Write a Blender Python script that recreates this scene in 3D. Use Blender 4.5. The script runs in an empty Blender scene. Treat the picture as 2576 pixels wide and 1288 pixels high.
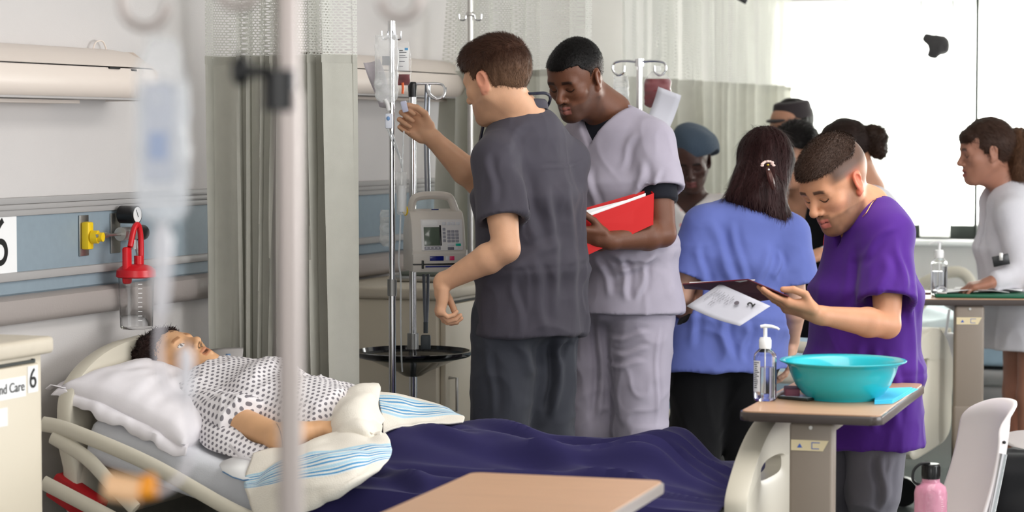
import bpy, bmesh, math, random
import numpy as np
from mathutils import Vector, Matrix
sc = bpy.context.scene
COL = sc.collection
PI = math.pi
# ---------------------------------------------------------------- camera, light, exposure
F = 6000.0                                  # focal length in pixels of the 2576 px wide frame
PITCH = math.atan(314 / F)
CAM_H = 1.53
cd = bpy.data.cameras.new('camera'); cam = bpy.data.objects.new('camera', cd); COL.objects.link(cam)
cd.sensor_width = 36; cd.lens = 36 * F / 2576
cam.location = (0, 0, CAM_H); cam.rotation_euler = (PI / 2 - PITCH, 0, 0)
cd.clip_start = 0.05; cd.clip_end = 200
cd.dof.use_dof = True; cd.dof.focus_distance = 7.5; cd.dof.aperture_fstop = 3.3
sc.camera = cam
ANG = math.atan(2300 / F)
CA, SA = math.cos(ANG), math.sin(ANG)
OX, OY = -1.47, 6.86
def RM(s, t, z=0.0):                        # room frame: s away from the bedhead wall, t along it
    return Vector((OX + CA * s + SA * t, OY - SA * s + CA * t, z))
def P(px, py, d):                           # the point seen at a pixel at world depth d
    dx = (px - 1288) / F; dy = -(py - 644) / F
    cp, sp = math.cos(PITCH), math.sin(PITCH)
    v = Vector((dx, cp + dy * sp, -sp + dy * cp))
    k = d / v.y
    return Vector((v.x * k, d, CAM_H + v.z * k))
w = bpy.data.worlds.new('sky'); sc.world = w; w.use_nodes = True
wn = w.node_tree.nodes
bg = wn['Background']; bg.inputs[0].default_value = (1.0, 1.0, 0.985, 1); bg.inputs[1].default_value = 1.0
def area(name, loc, rot, sx, sy, power, col=(1, 1, 1)):
    l = bpy.data.lights.new(name, 'AREA'); l.shape = 'RECTANGLE'; l.size = sx; l.size_y = sy
    l.energy = power; l.color = col
    o = bpy.data.objects.new(name, l); COL.objects.link(o); o.location = loc; o.rotation_euler = rot
    return o
wc = RM(3.6, 8.55, 1.6)                        # daylight entering through the window wall
area('window_daylight', wc, (PI / 2, 0, -ANG + PI), 6.4, 2.6, 1250, (1.0, 1.0, 0.98))
area('overhead_fill_light', (1.2, 6.0, 2.72), (0, 0, -ANG), 1.2, 3.2, 60, (1.0, 0.96, 0.92))  # added soft fill under the ceiling, not an actual fitting
area('added_side_light', (4.9, 5.0, 1.8), (PI / 2, 0, math.radians(75)), 4.0, 2.0, 170, (0.97, 0.98, 1.0))  # added area light from the right to brighten; no window is built there
area('front_fill_light', (-0.4, -1.6, 2.3), (math.radians(76), 0, 0), 3.6, 1.6, 85, (1.0, 0.98, 0.96))  # added front fill from behind the camera, no window behind it
sc.view_settings.view_transform = 'Standard'; sc.view_settings.look = 'None'
sc.view_settings.exposure = 0.05; sc.view_settings.gamma = 1.0; sc.view_settings.use_curve_mapping = False
sc.cycles.max_bounces = 8; sc.cycles.transparent_max_bounces = 24
sc.cycles.transmission_bounces = 8
# ---------------------------------------------------------------- materials
MATS = {}
def film_mat(name, col, opac=.3, rough=.15, spec=.6):
    if name in MATS: return MATS[name]
    m = bpy.data.materials.new(name); m.use_nodes = True; nt = m.node_tree; b = nt.nodes['Principled BSDF']
    b.inputs['Base Color'].default_value = (*col, 1); b.inputs['Roughness'].default_value = rough; b.inputs['Specular IOR Level'].default_value = spec
    t = nt.nodes.new('ShaderNodeBsdfTransparent'); mx = nt.nodes.new('ShaderNodeMixShader'); lw = nt.nodes.new('ShaderNodeLayerWeight'); lw.inputs[0].default_value = .35
    mr = nt.nodes.new('ShaderNodeMapRange'); mr.inputs['To Min'].default_value = opac; mr.inputs['To Max'].default_value = min(1, opac + .55)
    nt.links.new(lw.outputs['Facing'], mr.inputs['Value']); nt.links.new(mr.outputs[0], mx.inputs[0]); nt.links.new(t.outputs[0], mx.inputs[1]); nt.links.new(b.outputs[0], mx.inputs[2])
    n = nt.nodes.new('ShaderNodeTexNoise'); n.inputs['Scale'].default_value = 45; tc = nt.nodes.new('ShaderNodeTexCoord'); nt.links.new(tc.outputs['Object'], n.inputs['Vector']); bp = nt.nodes.new('ShaderNodeBump'); bp.inputs['Distance'].default_value = .004; nt.links.new(n.outputs[0], bp.inputs['Height']); nt.links.new(bp.outputs[0], b.inputs['Normal'])
    nt.links.new(mx.outputs[0], nt.nodes['Material Output'].inputs['Surface']); MATS[name] = m; return m
def lin(c):
    c = c / 255.0
    return c / 12.92 if c <= 0.04045 else ((c + 0.055) / 1.055) ** 2.4
def rgb(r, g, b): return (lin(r), lin(g), lin(b))
def mat(name, col=None, rough=0.6, metal=0.0, spec=0.5, bump=0.0, bscale=60.0, bstretch=(1, 1, 1), attr=False,
        trans=0.0, ior=1.45, alpha=1.0, sheen=0.0, emit=0.0, sss=0.0, var=0.0, vscale=8.0, coat=0.0, translucent=0.0):
    if name in MATS: return MATS[name]
    m = bpy.data.materials.new(name); m.use_nodes = True
    nt = m.node_tree; b = nt.nodes['Principled BSDF']
    b.inputs['Roughness'].default_value = rough; b.inputs['Metallic'].default_value = metal
    b.inputs['Specular IOR Level'].default_value = spec; b.inputs['IOR'].default_value = ior
    b.inputs['Transmission Weight'].default_value = trans; b.inputs['Alpha'].default_value = alpha
    b.inputs['Coat Weight'].default_value = coat
    if sheen: b.inputs['Sheen Weight'].default_value = sheen; b.inputs['Sheen Roughness'].default_value = 0.5
    if sss:
        b.inputs['Subsurface Weight'].default_value = sss; b.inputs['Subsurface Radius'].default_value = (0.012, 0.004, 0.002)
        b.inputs['Subsurface Scale'].default_value = 1.0
    src = None
    if attr:
        a = nt.nodes.new('ShaderNodeAttribute'); a.attribute_name = 'Col'; src = a.outputs['Color']
    elif col is not None:
        b.inputs['Base Color'].default_value = (*col, 1)
        if var:
            r_ = nt.nodes.new('ShaderNodeRGB'); r_.outputs[0].default_value = (*col, 1); src = r_.outputs[0]
    tc = nt.nodes.new('ShaderNodeTexCoord'); mp = nt.nodes.new('ShaderNodeMapping')
    nt.links.new(tc.outputs['Object'], mp.inputs['Vector']); mp.inputs['Scale'].default_value = bstretch
    if var and src is not None:
        n = nt.nodes.new('ShaderNodeTexNoise'); n.inputs['Scale'].default_value = vscale; n.inputs['Detail'].default_value = 5
        nt.links.new(mp.outputs[0], n.inputs['Vector'])
        mr = nt.nodes.new('ShaderNodeMapRange'); mr.inputs['To Min'].default_value = 1 - var; mr.inputs['To Max'].default_value = 1 + var
        mr.inputs['From Min'].default_value = 0.3; mr.inputs['From Max'].default_value = 0.7
        nt.links.new(n.outputs['Fac'], mr.inputs['Value'])
        vm = nt.nodes.new('ShaderNodeVectorMath'); vm.operation = 'SCALE'
        nt.links.new(src, vm.inputs[0]); nt.links.new(mr.outputs[0], vm.inputs['Scale']); src = vm.outputs[0]
    if src is not None: nt.links.new(src, b.inputs['Base Color'])
    if bump:
        n = nt.nodes.new('ShaderNodeTexNoise'); n.inputs['Scale'].default_value = bscale; n.inputs['Detail'].default_value = 4
        nt.links.new(mp.outputs[0], n.inputs['Vector'])
        bp = nt.nodes.new('ShaderNodeBump'); bp.inputs['Strength'].default_value = 1.0; bp.inputs['Distance'].default_value = bump
        nt.links.new(n.outputs['Fac'], bp.inputs['Height']); nt.links.new(bp.outputs[0], b.inputs['Normal'])
    if emit:
        b.inputs['Emission Color'].default_value = (*col, 1); b.inputs['Emission Strength'].default_value = emit
    if translucent:
        t = nt.nodes.new('ShaderNodeBsdfTranslucent'); mx = nt.nodes.new('ShaderNodeMixShader'); mx.inputs[0].default_value = translucent
        if src is not None: nt.links.new(src, t.inputs[0])
        else: t.inputs[0].default_value = (*col, 1)
        nt.links.new(b.outputs[0], mx.inputs[1]); nt.links.new(t.outputs[0], mx.inputs[2])
        nt.links.new(mx.outputs[0], nt.nodes['Material Output'].inputs['Surface'])
    MATS[name] = m
    return m
# ---------------------------------------------------------------- scene objects
def setp(o, label=None, cat=None, group=None, kind=None):
    if label: o['label'] = label
    if cat: o['category'] = cat
    if group: o['group'] = group
    if kind: o['kind'] = kind
    return o
def thing(name, label, cat, loc=(0, 0, 0), rz=0.0, group=None, rot=None):
    o = bpy.data.objects.new(name, None); COL.objects.link(o); o.location = loc
    o.rotation_euler = rot if rot is not None else (0, 0, rz)
    o.empty_display_size = 0.05
    return setp(o, label, cat, group)
def link_mesh(name, me, m, parent=None, label=None, loc=None):
    o = bpy.data.objects.new(name, me); COL.objects.link(o)
    if m is not None:
        for mm in (m if isinstance(m, (list, tuple)) else [m]): me.materials.append(mm)
    if parent is not None: o.parent = parent
    if label: o['label'] = label
    if loc is not None: o.location = loc
    return o
class MB:
    """collects shapes into one mesh"""
    def __init__(s): s.bm = bmesh.new(); s.uv = None
    def _xf(s, vs, M):
        if M is not None:
            for v in vs: v.co = M @ v.co
    def box(s, a, b, bevel=0.0, seg=2, M=None):
        r = bmesh.ops.create_cube(s.bm, size=1.0); vs = r['verts']
        for v in vs:
            v.co = Vector((a[0] + (b[0] - a[0]) * (v.co.x + .5), a[1] + (b[1] - a[1]) * (v.co.y + .5), a[2] + (b[2] - a[2]) * (v.co.z + .5)))
        if bevel:
            es = list({e for v in vs for e in v.link_edges})
            r = bmesh.ops.bevel(s.bm, geom=es, offset=bevel, segments=seg, profile=0.5, affect='EDGES')
            vs = list({v for f in r['faces'] for v in f.verts} | {v for v in vs if v.is_valid})
        s._xf(vs, M); return s
    def lathe(s, prof, seg=32, M=None, closed=False):
        rings = []
        for r, z in prof:
            if r < 1e-6: rings.append([s.bm.verts.new((0, 0, z))])
            else: rings.append([s.bm.verts.new((r * math.cos(2 * PI * i / seg), r * math.sin(2 * PI * i / seg), z)) for i in range(seg)])
        for A, B in zip(rings, rings[1:]):
            for i in range(seg):
                j = (i + 1) % seg
                if len(A) == 1 and len(B) == 1: continue
                if len(A) == 1: f = (A[0], B[j], B[i])
                elif len(B) == 1: f = (A[i], A[j], B[0])
                else: f = (A[i], A[j], B[j], B[i])
                try: s.bm.faces.new(f)
                except ValueError: pass
        s._xf([v for r in rings for v in r], M); return s
    def tube(s, pts, r, seg=10, closed=False, cap=True, M=None, flat=None):
        pts = [Vector(p) for p in pts]; n = len(pts)
        if M is not None: pts = [M @ p for p in pts]
        rs = r if isinstance(r, (list, tuple)) else [r] * n
        rings = []; up = None
        for i, p in enumerate(pts):
            if closed: t = pts[(i + 1) % n] - pts[i - 1]
            else: t = pts[min(i + 1, n - 1)] - pts[max(i - 1, 0)]
            if t.length < 1e-9: t = Vector((0, 0, 1))
            t.normalize()
            if up is None:
                up = Vector((0, 0, 1)) if abs(t.z) < 0.9 else Vector((1, 0, 0))
            x = up - t * up.dot(t)
            if x.length < 1e-6: x = t.orthogonal()
            x.normalize(); up = x; y = t.cross(x)
            fx, fy = (flat if flat else (1, 1))
            rings.append([s.bm.verts.new(p + x * (rs[i] * fx * math.cos(2 * PI * k / seg)) + y * (rs[i] * fy * math.sin(2 * PI * k / seg))) for k in range(seg)])
        pr = list(zip(rings, rings[1:])) + ([(rings[-1], rings[0])] if closed else [])
        for A, B in pr:
            for k in range(seg):
                j = (k + 1) % seg; s.bm.faces.new((A[k], A[j], B[j], B[k]))
        if cap and not closed:
            s.bm.faces.new(rings[0][::-1]); s.bm.faces.new(rings[-1])
        return s
    def cyl(s, a, b, r, r2=None, seg=20): return s.tube([a, b], [r, r if r2 is None else r2], seg)
    def prism(s, poly, z0, z1, M=None, bevel=0.0):
        """poly: list of (x,y); extruded in z"""
        lo = [s.bm.verts.new((x, y, z0)) for x, y in poly]; hi = [s.bm.verts.new((x, y, z1)) for x, y in poly]
        n = len(poly); fs = [s.bm.faces.new(lo[::-1]), s.bm.faces.new(hi)]
        for i in range(n): fs.append(s.bm.faces.new((lo[i], lo[(i + 1) % n], hi[(i + 1) % n], hi[i])))
        vs = lo + hi
        if bevel:
            es = list({e for f in fs[:2] for e in f.edges})
            r = bmesh.ops.bevel(s.bm, geom=es, offset=bevel, segments=2, profile=0.5, affect='EDGES')
            vs = list({v for f in r['faces'] for v in f.verts} | {v for v in vs if v.is_valid})
        s._xf(vs, M); return s
    def sphere(s, c, r, M=None, seg=16):
        rr = r if isinstance(r, (tuple, list)) else (r, r, r)
        q = bmesh.ops.create_uvsphere(s.bm, u_segments=seg, v_segments=max(6, seg // 2), radius=1.0)
        for v in q['verts']: v.co = Vector((c[0] + v.co.x * rr[0], c[1] + v.co.y * rr[1], c[2] + v.co.z * rr[2]))
        s._xf(q['verts'], M); return s
    def grid(s, G, closed_u=False, uvs=None, thick=0.0):
        """G[i][j] -> points"""
        V = [[s.bm.verts.new(p) for p in row] for row in G]
        if uvs is not None and s.uv is None: s.uv = s.bm.loops.layers.uv.new('UVMap')
        ni = len(V)
        for i in range(ni if closed_u else ni - 1):
            i2 = (i + 1) % ni
            for j in range(len(V[0]) - 1):
                f = s.bm.faces.new((V[i][j], V[i2][j], V[i2][j + 1], V[i][j + 1]))
                if uvs is not None:
                    for lp, (a, b) in zip(f.loops, ((i, j), (i2, j), (i2, j + 1), (i, j + 1))): lp[s.uv].uv = uvs[a][b]
        return s
    def build(s, name, m, parent=None, label=None, smooth=True, loc=None, solid=0.0, sub=0, angle=40, normals=True):
        if normals: bmesh.ops.recalc_face_normals(s.bm, faces=s.bm.faces)
        me = bpy.data.meshes.new(name); s.bm.to_mesh(me); s.bm.free()
        if smooth:
            for p in me.polygons: p.use_smooth = True
            try: me.set_sharp_from_angle(angle=math.radians(angle))
            except Exception: pass
        o = link_mesh(name, me, m, parent, label, loc)
        if solid:
            md = o.modifiers.new('thickness', 'SOLIDIFY'); md.thickness = solid; md.offset = 0
        if sub:
            md = o.modifiers.new('smooth', 'SUBSURF'); md.levels = sub; md.render_levels = sub
        return o
def smooth_path(pts, n=8):
    """Catmull-Rom through points"""
    pts = [Vector(p) for p in pts]; out = []
    for i in range(len(pts) - 1):
        p0 = pts[max(i - 1, 0)]; p1 = pts[i]; p2 = pts[i + 1]; p3 = pts[min(i + 2, len(pts) - 1)]
        for k in range(n):
            t = k / n
            out.append(0.5 * ((2 * p1) + (-p0 + p2) * t + (2 * p0 - 5 * p1 + 4 * p2 - p3) * t * t + (-p0 + 3 * p1 - 3 * p2 + p3) * t ** 3))
    out.append(pts[-1]); return out
def copy_tree(o, parent=None):
    c = o.copy(); COL.objects.link(c)
    if parent is not None: c.parent = parent
    for ch in list(o.children): copy_tree(ch, c)
    return c
def text_part(name, txt, size, m, parent, M, label=None, extrude=0.0004, align='CENTER', bold=0.0):
    cu = bpy.data.curves.new(name, 'FONT'); cu.body = txt; cu.size = size; cu.extrude = extrude
    cu.align_x = align; cu.align_y = 'CENTER'; cu.offset = bold
    tmp = bpy.data.objects.new(name + '_t', cu); COL.objects.link(tmp)
    dg = bpy.context.evaluated_depsgraph_get(); me = bpy.data.meshes.new_from_object(tmp.evaluated_get(dg))
    bpy.data.objects.remove(tmp); bpy.data.curves.remove(cu)
    o = link_mesh(name, me, m, parent, label); o.matrix_local = M
    return o
# ---------------------------------------------------------------- numpy noise
def _h(ix, iy, iz, seed):
    n = (ix * 374761393 + iy * 668265263 + iz * 2147483647 + seed * 144665) & 0xffffffff
    n = ((n ^ (n >> 13)) * 1274126177) & 0xffffffff
    n = (n ^ (n >> 16)) & 0xffff
    return n / 32767.5 - 1.0
def vnoise(p, seed=0):
    p = np.asarray(p, dtype=np.float64); i = np.floor(p).astype(np.int64); f = p - i; f = f * f * (3 - 2 * f)
    x, y, z = i[:, 0], i[:, 1], i[:, 2]; r = 0
    for dx in (0, 1):
        for dy in (0, 1):
            for dz in (0, 1):
                wgt = (f[:, 0] if dx else 1 - f[:, 0]) * (f[:, 1] if dy else 1 - f[:, 1]) * (f[:, 2] if dz else 1 - f[:, 2])
                r = r + wgt * _h(x + dx, y + dy, z + dz, seed)
    return r
def fnoise(p, seed=0, oct=3):
    r = 0; a = 1.0
    for k in range(oct): r = r + a * vnoise(p * 2 ** k, seed + k); a *= .5
    return r
def sstep(a, b, x): t = np.clip((x - a) / (b - a), 0, 1); return t * t * (3 - 2 * t)
# ---------------------------------------------------------------- signed distance modelling
A3 = lambda v: np.array([v[0], v[1], v[2]], dtype=np.float64)
class Field:
    def __init__(s): s.ops = []
    def add(s, fn, lo, hi, k=0.02, op='u'): s.ops.append((op, fn, np.array(lo) - 0.0, np.array(hi) + 0.0, k)); return s
    def rc(s, a, b, r1, r2=None, k=0.02, op='u'):
        a = A3(a); b = A3(b); r2 = r1 if r2 is None else r2; ba = b - a; L2 = max(ba @ ba, 1e-12)
        def fn(p):
            q = p - a; t = np.clip((q @ ba) / L2, 0, 1)
            return np.sqrt(((q - t[:, None] * ba) ** 2).sum(1)) - (r1 + (r2 - r1) * t)
        R = max(r1, r2); return s.add(fn, np.minimum(a, b) - R, np.maximum(a, b) + R, k, op)
    def ell(s, c, r, M=None, k=0.02, op='u'):
        c = A3(c); r = A3(r); M = np.eye(3) if M is None else np.asarray(M)
        def fn(p):
            q = (p - c) @ M; k0 = np.sqrt(((q / r) ** 2).sum(1)); k1 = np.sqrt(((q / (r * r)) ** 2).sum(1))
            return k0 * (k0 - 1) / np.maximum(k1, 1e-9)
        e = np.sqrt(((M * r) ** 2).sum(1)); return s.add(fn, c - e, c + e, k, op)
    def ec(s, a, b, L, w1, d1, w2, d2, k=0.03, cap=0.03, op='u'):
        """tapered elliptical column a->b, half widths w along L, half depths d across"""
        a = A3(a); b = A3(b); ax = b - a; ln = np.linalg.norm(ax); ax = ax / ln; L = A3(L); L = L - ax * (L @ ax); L /= np.linalg.norm(L); D = np.cross(ax, L)
        def fn(p):
            q = p - a; h = q @ ax; t = np.clip(h / ln, 0, 1); W = w1 + (w2 - w1) * t; Dd = d1 + (d2 - d1) * t
            e = (h - t * ln) / cap; x = (q @ L); y = (q @ D)
            k0 = np.sqrt((x / W) ** 2 + (y / Dd) ** 2 + e * e); k1 = np.sqrt((x / W ** 2) ** 2 + (y / Dd ** 2) ** 2 + (e / cap) ** 2)
            return k0 * (k0 - 1) / np.maximum(k1, 1e-9)
        R = max(w1, w2, d1, d2, cap); return s.add(fn, np.minimum(a, b) - R, np.maximum(a, b) + R, k, op)
    def box(s, c, hf, M=None, r=0.005, k=0.01, op='u'):
        c = A3(c); hf = A3(hf); M = np.eye(3) if M is None else np.asarray(M)
        def fn(p):
            q = np.abs((p - c) @ M) - hf + r
            return np.sqrt((np.maximum(q, 0) ** 2).sum(1)) + np.minimum(q.max(1), 0) - r
        e = (np.abs(M) * hf).sum(1); return s.add(fn, c - e, c + e, k, op)
    def plane(s, c, n, k=0.006):
        """cut away everything on the +n side"""
        c = A3(c); n = A3(n); n = n / np.linalg.norm(n)
        return s.add(lambda p: (p - c) @ n, [-99] * 3, [99] * 3, k, 'i')
    def cut(s, fn, k=0.006): return s.add(fn, [-99] * 3, [99] * 3, k, 'i')
    def ev(s, p, lo, hi, margin=0.0):
        d = np.full(len(p), 9.0)
        for op, fn, a, b, k in s.ops:
            m = 2.0 * k + margin + .012
            if op != 'i' and ((a - m > hi).any() or (b + m < lo).any()): continue
            e = fn(p)
            if op == 'u':
                h = np.maximum(k - np.abs(d - e), 0) / k; d = np.minimum(d, e) - h * h * k * .25
            elif op == 's':
                h = np.maximum(k - np.abs(d + e), 0) / k; d = np.maximum(d, -e) + h * h * k * .25
            else:
                h = np.maximum(k - np.abs(d - e), 0) / k; d = np.maximum(d, e) + h * h * k * .25
        return d
    def bounds(s):
        lo = np.min([o[2] for o in s.ops if o[0] == 'u'], 0) - .02; hi = np.max([o[3] for o in s.ops if o[0] == 'u'], 0) + .02
        return lo, hi
    def mesh(s, h, region=None, N=16):
        """surface nets over the blocks the surface passes through"""
        lo, hi = s.bounds(); bs = h * N
        nb = np.ceil((hi - lo) / bs).astype(int) + 1
        act = np.zeros(nb, bool)
        for op, fn, a, b, k in s.ops:
            if op != 'u': continue
            i0 = np.clip(np.floor((a - k * .3 - lo) / bs).astype(int), 0, nb - 1); i1 = np.clip(np.floor((b + k * .3 - lo) / bs).astype(int), 0, nb - 1)
            act[i0[0]:i1[0] + 1, i0[1]:i1[1] + 1, i0[2]:i1[2] + 1] = True
        g = np.arange(N + 1); GX, GY, GZ = np.meshgrid(g, g, g, indexing='ij'); GI = np.stack([GX.ravel(), GY.ravel(), GZ.ravel()], 1)
        BIG = 1 << 20; keys = []; vps = []; quads = []
        key = lambda c: (c[:, 0].astype(np.int64) * BIG + c[:, 1]) * BIG + c[:, 2]
        E = [(0, 1), (2, 3), (4, 5), (6, 7), (0, 2), (1, 3), (4, 6), (5, 7), (0, 4), (1, 5), (2, 6), (3, 7)]
        CO = np.array([[x, y, z] for x in (0, 1) for y in (0, 1) for z in (0, 1)])
        for bi in np.argwhere(act):
            blo = lo + bi * bs; bhi = blo + bs; c = (blo + bhi)[None] / 2
            if region is not None and not region(c, bs): continue
            dc = s.ev(c, blo, bhi, bs)[0]
            if abs(dc) > bs * 1.45: continue
            p = blo + GI * h
            d = s.ev(p, blo, bhi).reshape(N + 1, N + 1, N + 1)
            if (d > 0).all() or (d < 0).all(): continue
            sg = d < 0
            corner = np.stack([sg[x:N + x, y:N + y, z:N + z] for x, y, z in CO], -1)
            mx = corner.any(-1) & ~corner.all(-1); cc = np.argwhere(mx)
            if len(cc):
                dv = np.stack([d[cc[:, 0] + x, cc[:, 1] + y, cc[:, 2] + z] for x, y, z in CO], 1)
                acc = np.zeros((len(cc), 3)); cnt = np.zeros(len(cc))
                for a, b in E:
                    da, db = dv[:, a], dv[:, b]; cr = (da < 0) != (db < 0)
                    t = np.where(cr, da / np.where(cr, da - db, 1), 0)
                    acc += np.where(cr[:, None], CO[a] + t[:, None] * (CO[b] - CO[a]), 0); cnt += cr
                vps.append(blo + (cc + acc / cnt[:, None]) * h); keys.append(key(cc + bi * N))
            for ax in range(3):
                sl0 = [slice(0, N)] * 3; sl1 = [slice(0, N)] * 3; sl1[ax] = slice(1, N + 1)
                s0 = sg[tuple(sl0)]; s1 = sg[tuple(sl1)]; ed = np.argwhere(s0 != s1)
                if not len(ed): continue
                a1, a2 = (ax + 1) % 3, (ax + 2) % 3; e1 = np.zeros(3, int); e1[a1] = 1; e2 = np.zeros(3, int); e2[a2] = 1
                G = ed + bi * N; ins = s0[ed[:, 0], ed[:, 1], ed[:, 2]]
                q = np.stack([key(G - e1 - e2), key(G - e2), key(G), key(G - e1)], 1)
                q[~ins] = q[~ins][:, ::-1]; quads.append(q)
        K = np.concatenate(keys); V = np.concatenate(vps); Q = np.concatenate(quads)
        o = np.argsort(K); K = K[o]; V = V[o]
        ix = np.searchsorted(K, Q.ravel()); ix = np.clip(ix, 0, len(K) - 1); ok = (K[ix] == Q.ravel()).reshape(-1, 4).all(1)
        Q = ix.reshape(-1, 4)[ok]
        return V, Q
def vnormals(V, Q):
    n = np.cross(V[Q[:, 2]] - V[Q[:, 0]], V[Q[:, 3]] - V[Q[:, 1]]); N = np.zeros_like(V)
    for k in range(4): np.add.at(N, Q[:, k], n)
    return N / np.maximum(np.linalg.norm(N, axis=1), 1e-12)[:, None]
def relax(V, Q, it=1, lam=.5):
    for _ in range(it):
        S = np.zeros_like(V); C = np.zeros(len(V))
        for a, b in ((0, 1), (1, 2), (2, 3), (3, 0)):
            np.add.at(S, Q[:, a], V[Q[:, b]]); np.add.at(C, Q[:, a], 1); np.add.at(S, Q[:, b], V[Q[:, a]]); np.add.at(C, Q[:, b], 1)
        V = V + lam * (S / np.maximum(C, 1)[:, None] - V)
    return V
def np_mesh(name, V, Q, m, parent=None, label=None, col=None, origin=None, smooth=True):
    if origin is not None: V = V - A3(origin)
    me = bpy.data.meshes.new(name); nf, nk = Q.shape
    me.vertices.add(len(V)); me.vertices.foreach_set('co', np.ascontiguousarray(V, dtype=np.float32).ravel())
    me.loops.add(nf * nk); me.loops.foreach_set('vertex_index', np.ascontiguousarray(Q, dtype=np.int32).ravel())
    me.polygons.add(nf); me.polygons.foreach_set('loop_start', np.arange(0, nf * nk, nk, dtype=np.int32)); me.polygons.foreach_set('loop_total', np.full(nf, nk, dtype=np.int32))
    me.update(calc_edges=True)
    if smooth: me.polygons.foreach_set('use_smooth', np.ones(nf, bool))
    if col is not None:
        at = me.color_attributes.new('Col', 'FLOAT_COLOR', 'POINT')
        at.data.foreach_set('color', np.concatenate([col, np.ones((len(col), 1))], 1).astype(np.float32).ravel())
    me.validate()
    return link_mesh(name, me, m, parent, label)
# ---------------------------------------------------------------- the room
M_wall = mat('wall_paint', rgb(205, 201, 199), 0.75, bump=0.0006, bscale=220, var=0.02, vscale=2)
M_ceil = mat('ceiling_paint', rgb(225, 223, 220), 0.9)
def floor_mat():
    m = mat('vinyl_floor', rgb(104, 112, 110), 0.22, bump=0.0004, bscale=14, var=0.10, vscale=3.0, coat=0.3)
    return m
M_floor = floor_mat()
M_panel = mat('blue_grey_panel', rgb(138, 153, 163), 0.5, var=0.03, vscale=40)
M_rail = mat('grey_rail', rgb(165, 163, 162), 0.45)
M_bumper = mat('taupe_bumper', rgb(160, 152, 148), 0.5, bump=0.0006, bscale=120)
M_white = mat('white_plastic', rgb(238, 238, 238), 0.35)
M_dark = mat('dark_frame', rgb(38, 44, 40), 0.4)
M_black = mat('black_plastic', rgb(16, 16, 18), 0.3)
M_chrome = mat('chrome', rgb(225, 225, 228), 0.12, metal=1.0)
M_steel = mat('brushed_steel', rgb(190, 188, 184), 0.35, metal=1.0)
M_paper = mat('white_paper', rgb(240, 240, 240), 0.7)
M_ink = mat('black_ink', rgb(14, 14, 14), 0.6)
def struct(name, mb, m, parent=None, **kw):
    o = mb.build(name, m, parent, **kw)
    if parent is None: o['kind'] = 'structure'
    return o
def rot_obj(o, p=(OX, OY, 0)):
    o.location = p; o.rotation_euler = (0, 0, -ANG); return o
LT = 7.30                                           # wall length to the corner
b = MB(); b.box((-4.0, -9.0, -.1), (7.5, LT + .02, 0)); rot_obj(struct('floor', b, M_floor, smooth=False))
b = MB(); b.box((-.02, -9.0, 2.8), (7.5, LT + .02, 2.9)); rot_obj(struct('ceiling', b, M_ceil, smooth=False))
b = MB(); b.box((-.15, -9.0, 0), (0, LT + .15, 2.8)); rot_obj(struct('wall_left', b, M_wall, smooth=False))
# wall panel boards and rails run the length of the bedhead wall
b = MB(); b.box((0, -4, 1.052), (.012, LT, 1.315)); b.box((0, -4, .99), (.012, LT, 1.06)); rot_obj(struct('trim_1', b, M_panel, smooth=False))
b = MB(); b.box((0, -4, 1.302), (.026, LT, 1.318), .004); b.box((0, -4, 1.318), (.018, LT, 1.338), .004); b.box((0, -4, 1.284), (.02, LT, 1.303), .003); rot_obj(struct('trim_2', b, M_rail))
b = MB(); b.box((0, -4, 1.096), (.028, LT, 1.122), .006); rot_obj(struct('trim_3', b, M_rail))
b = MB()
prof = [(0.012, .972), (.045, .975), (.06, .985), (.066, 1.0), (.066, 1.03), (.06, 1.045), (.045, 1.053), (.012, 1.055)]
b.grid([[(x, y, z) for y in (-4, LT)] for x, z in prof]); rot_obj(struct('trim_4', b, M_bumper))
# window wall: sill wall, head wall, pier at the corner, glazing with dark frame, vertical blinds
b = MB(); b.box((0, LT, 0), (7.5, LT + .15, .93)); b.box((0, LT, 2.27), (7.5, LT + .15, 2.8)); b.box((0, LT, .93), (.35, LT + .15, 2.27)); rot_obj(struct('wall_back', b, M_wall, smooth=False))
win = thing('window_1', None, None, (OX, OY, 0), -ANG); win['kind'] = 'structure'
M_glass = film_mat('clear_glass', (.9, .95, .93), .02, .02)
b = MB(); b.box((.35, LT + .10, .93), (7.5, LT + .104, 2.27)); b.build('glass_pane', M_glass, win, smooth=False)
b = MB()
b.box((.35, LT + .08, .93), (7.5, LT + .13, 1.01)); b.box((.35, LT + .08, 2.2), (7.5, LT + .13, 2.27))
b.box((.35, LT + .08, .93), (.40, LT + .13, 2.27))
b.build('window_frame', M_dark, win, smooth=False)
b = MB(); b.box((1.523 - .009, LT - .075, .95), (1.523 + .009, LT - .055, 2.27)); b.build('window_mullion', M_dark, win, smooth=False)  # dark vertical mullion of the window, set in front of the slats
b = MB(); b.box((.3, LT - .06, .90), (7.5, LT + .10, .93), .006); b.build('window_sill', M_white, win)
b = MB(); b.box((.3, LT - .03, 2.255), (7.5, LT + .03, 2.30), .004); b.build('blind_rail', M_white, win)
M_blind = mat('blind_fabric', rgb(246, 247, 240), 0.8, translucent=0.7)
rnd = random.Random(3)
x = .36; k = 0; run = 0
while x < 4.2:
    wv = .085; an = rnd.uniform(-.25, .25) + (.75 if rnd.random() < .18 else 0)
    run -= 1
    if run < -rnd.choice((0, 0, 1)): run = rnd.choice((1, 1, 2))
    zb_ = .945 if run > 0 else 1.012
    b = MB(); c_, s_ = math.cos(an) * wv / 2, math.sin(an) * wv / 2
    b.grid([[(x - c_, LT + .0 - s_, z), (x, LT + .004, z), (x + c_, LT + .0 + s_, z)] for z in (zb_, 1.5, 2.256)])
    b.build('blind_slat', M_blind, win); k += 1
    x += .079 if rnd.random() < .8 else .098
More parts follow.
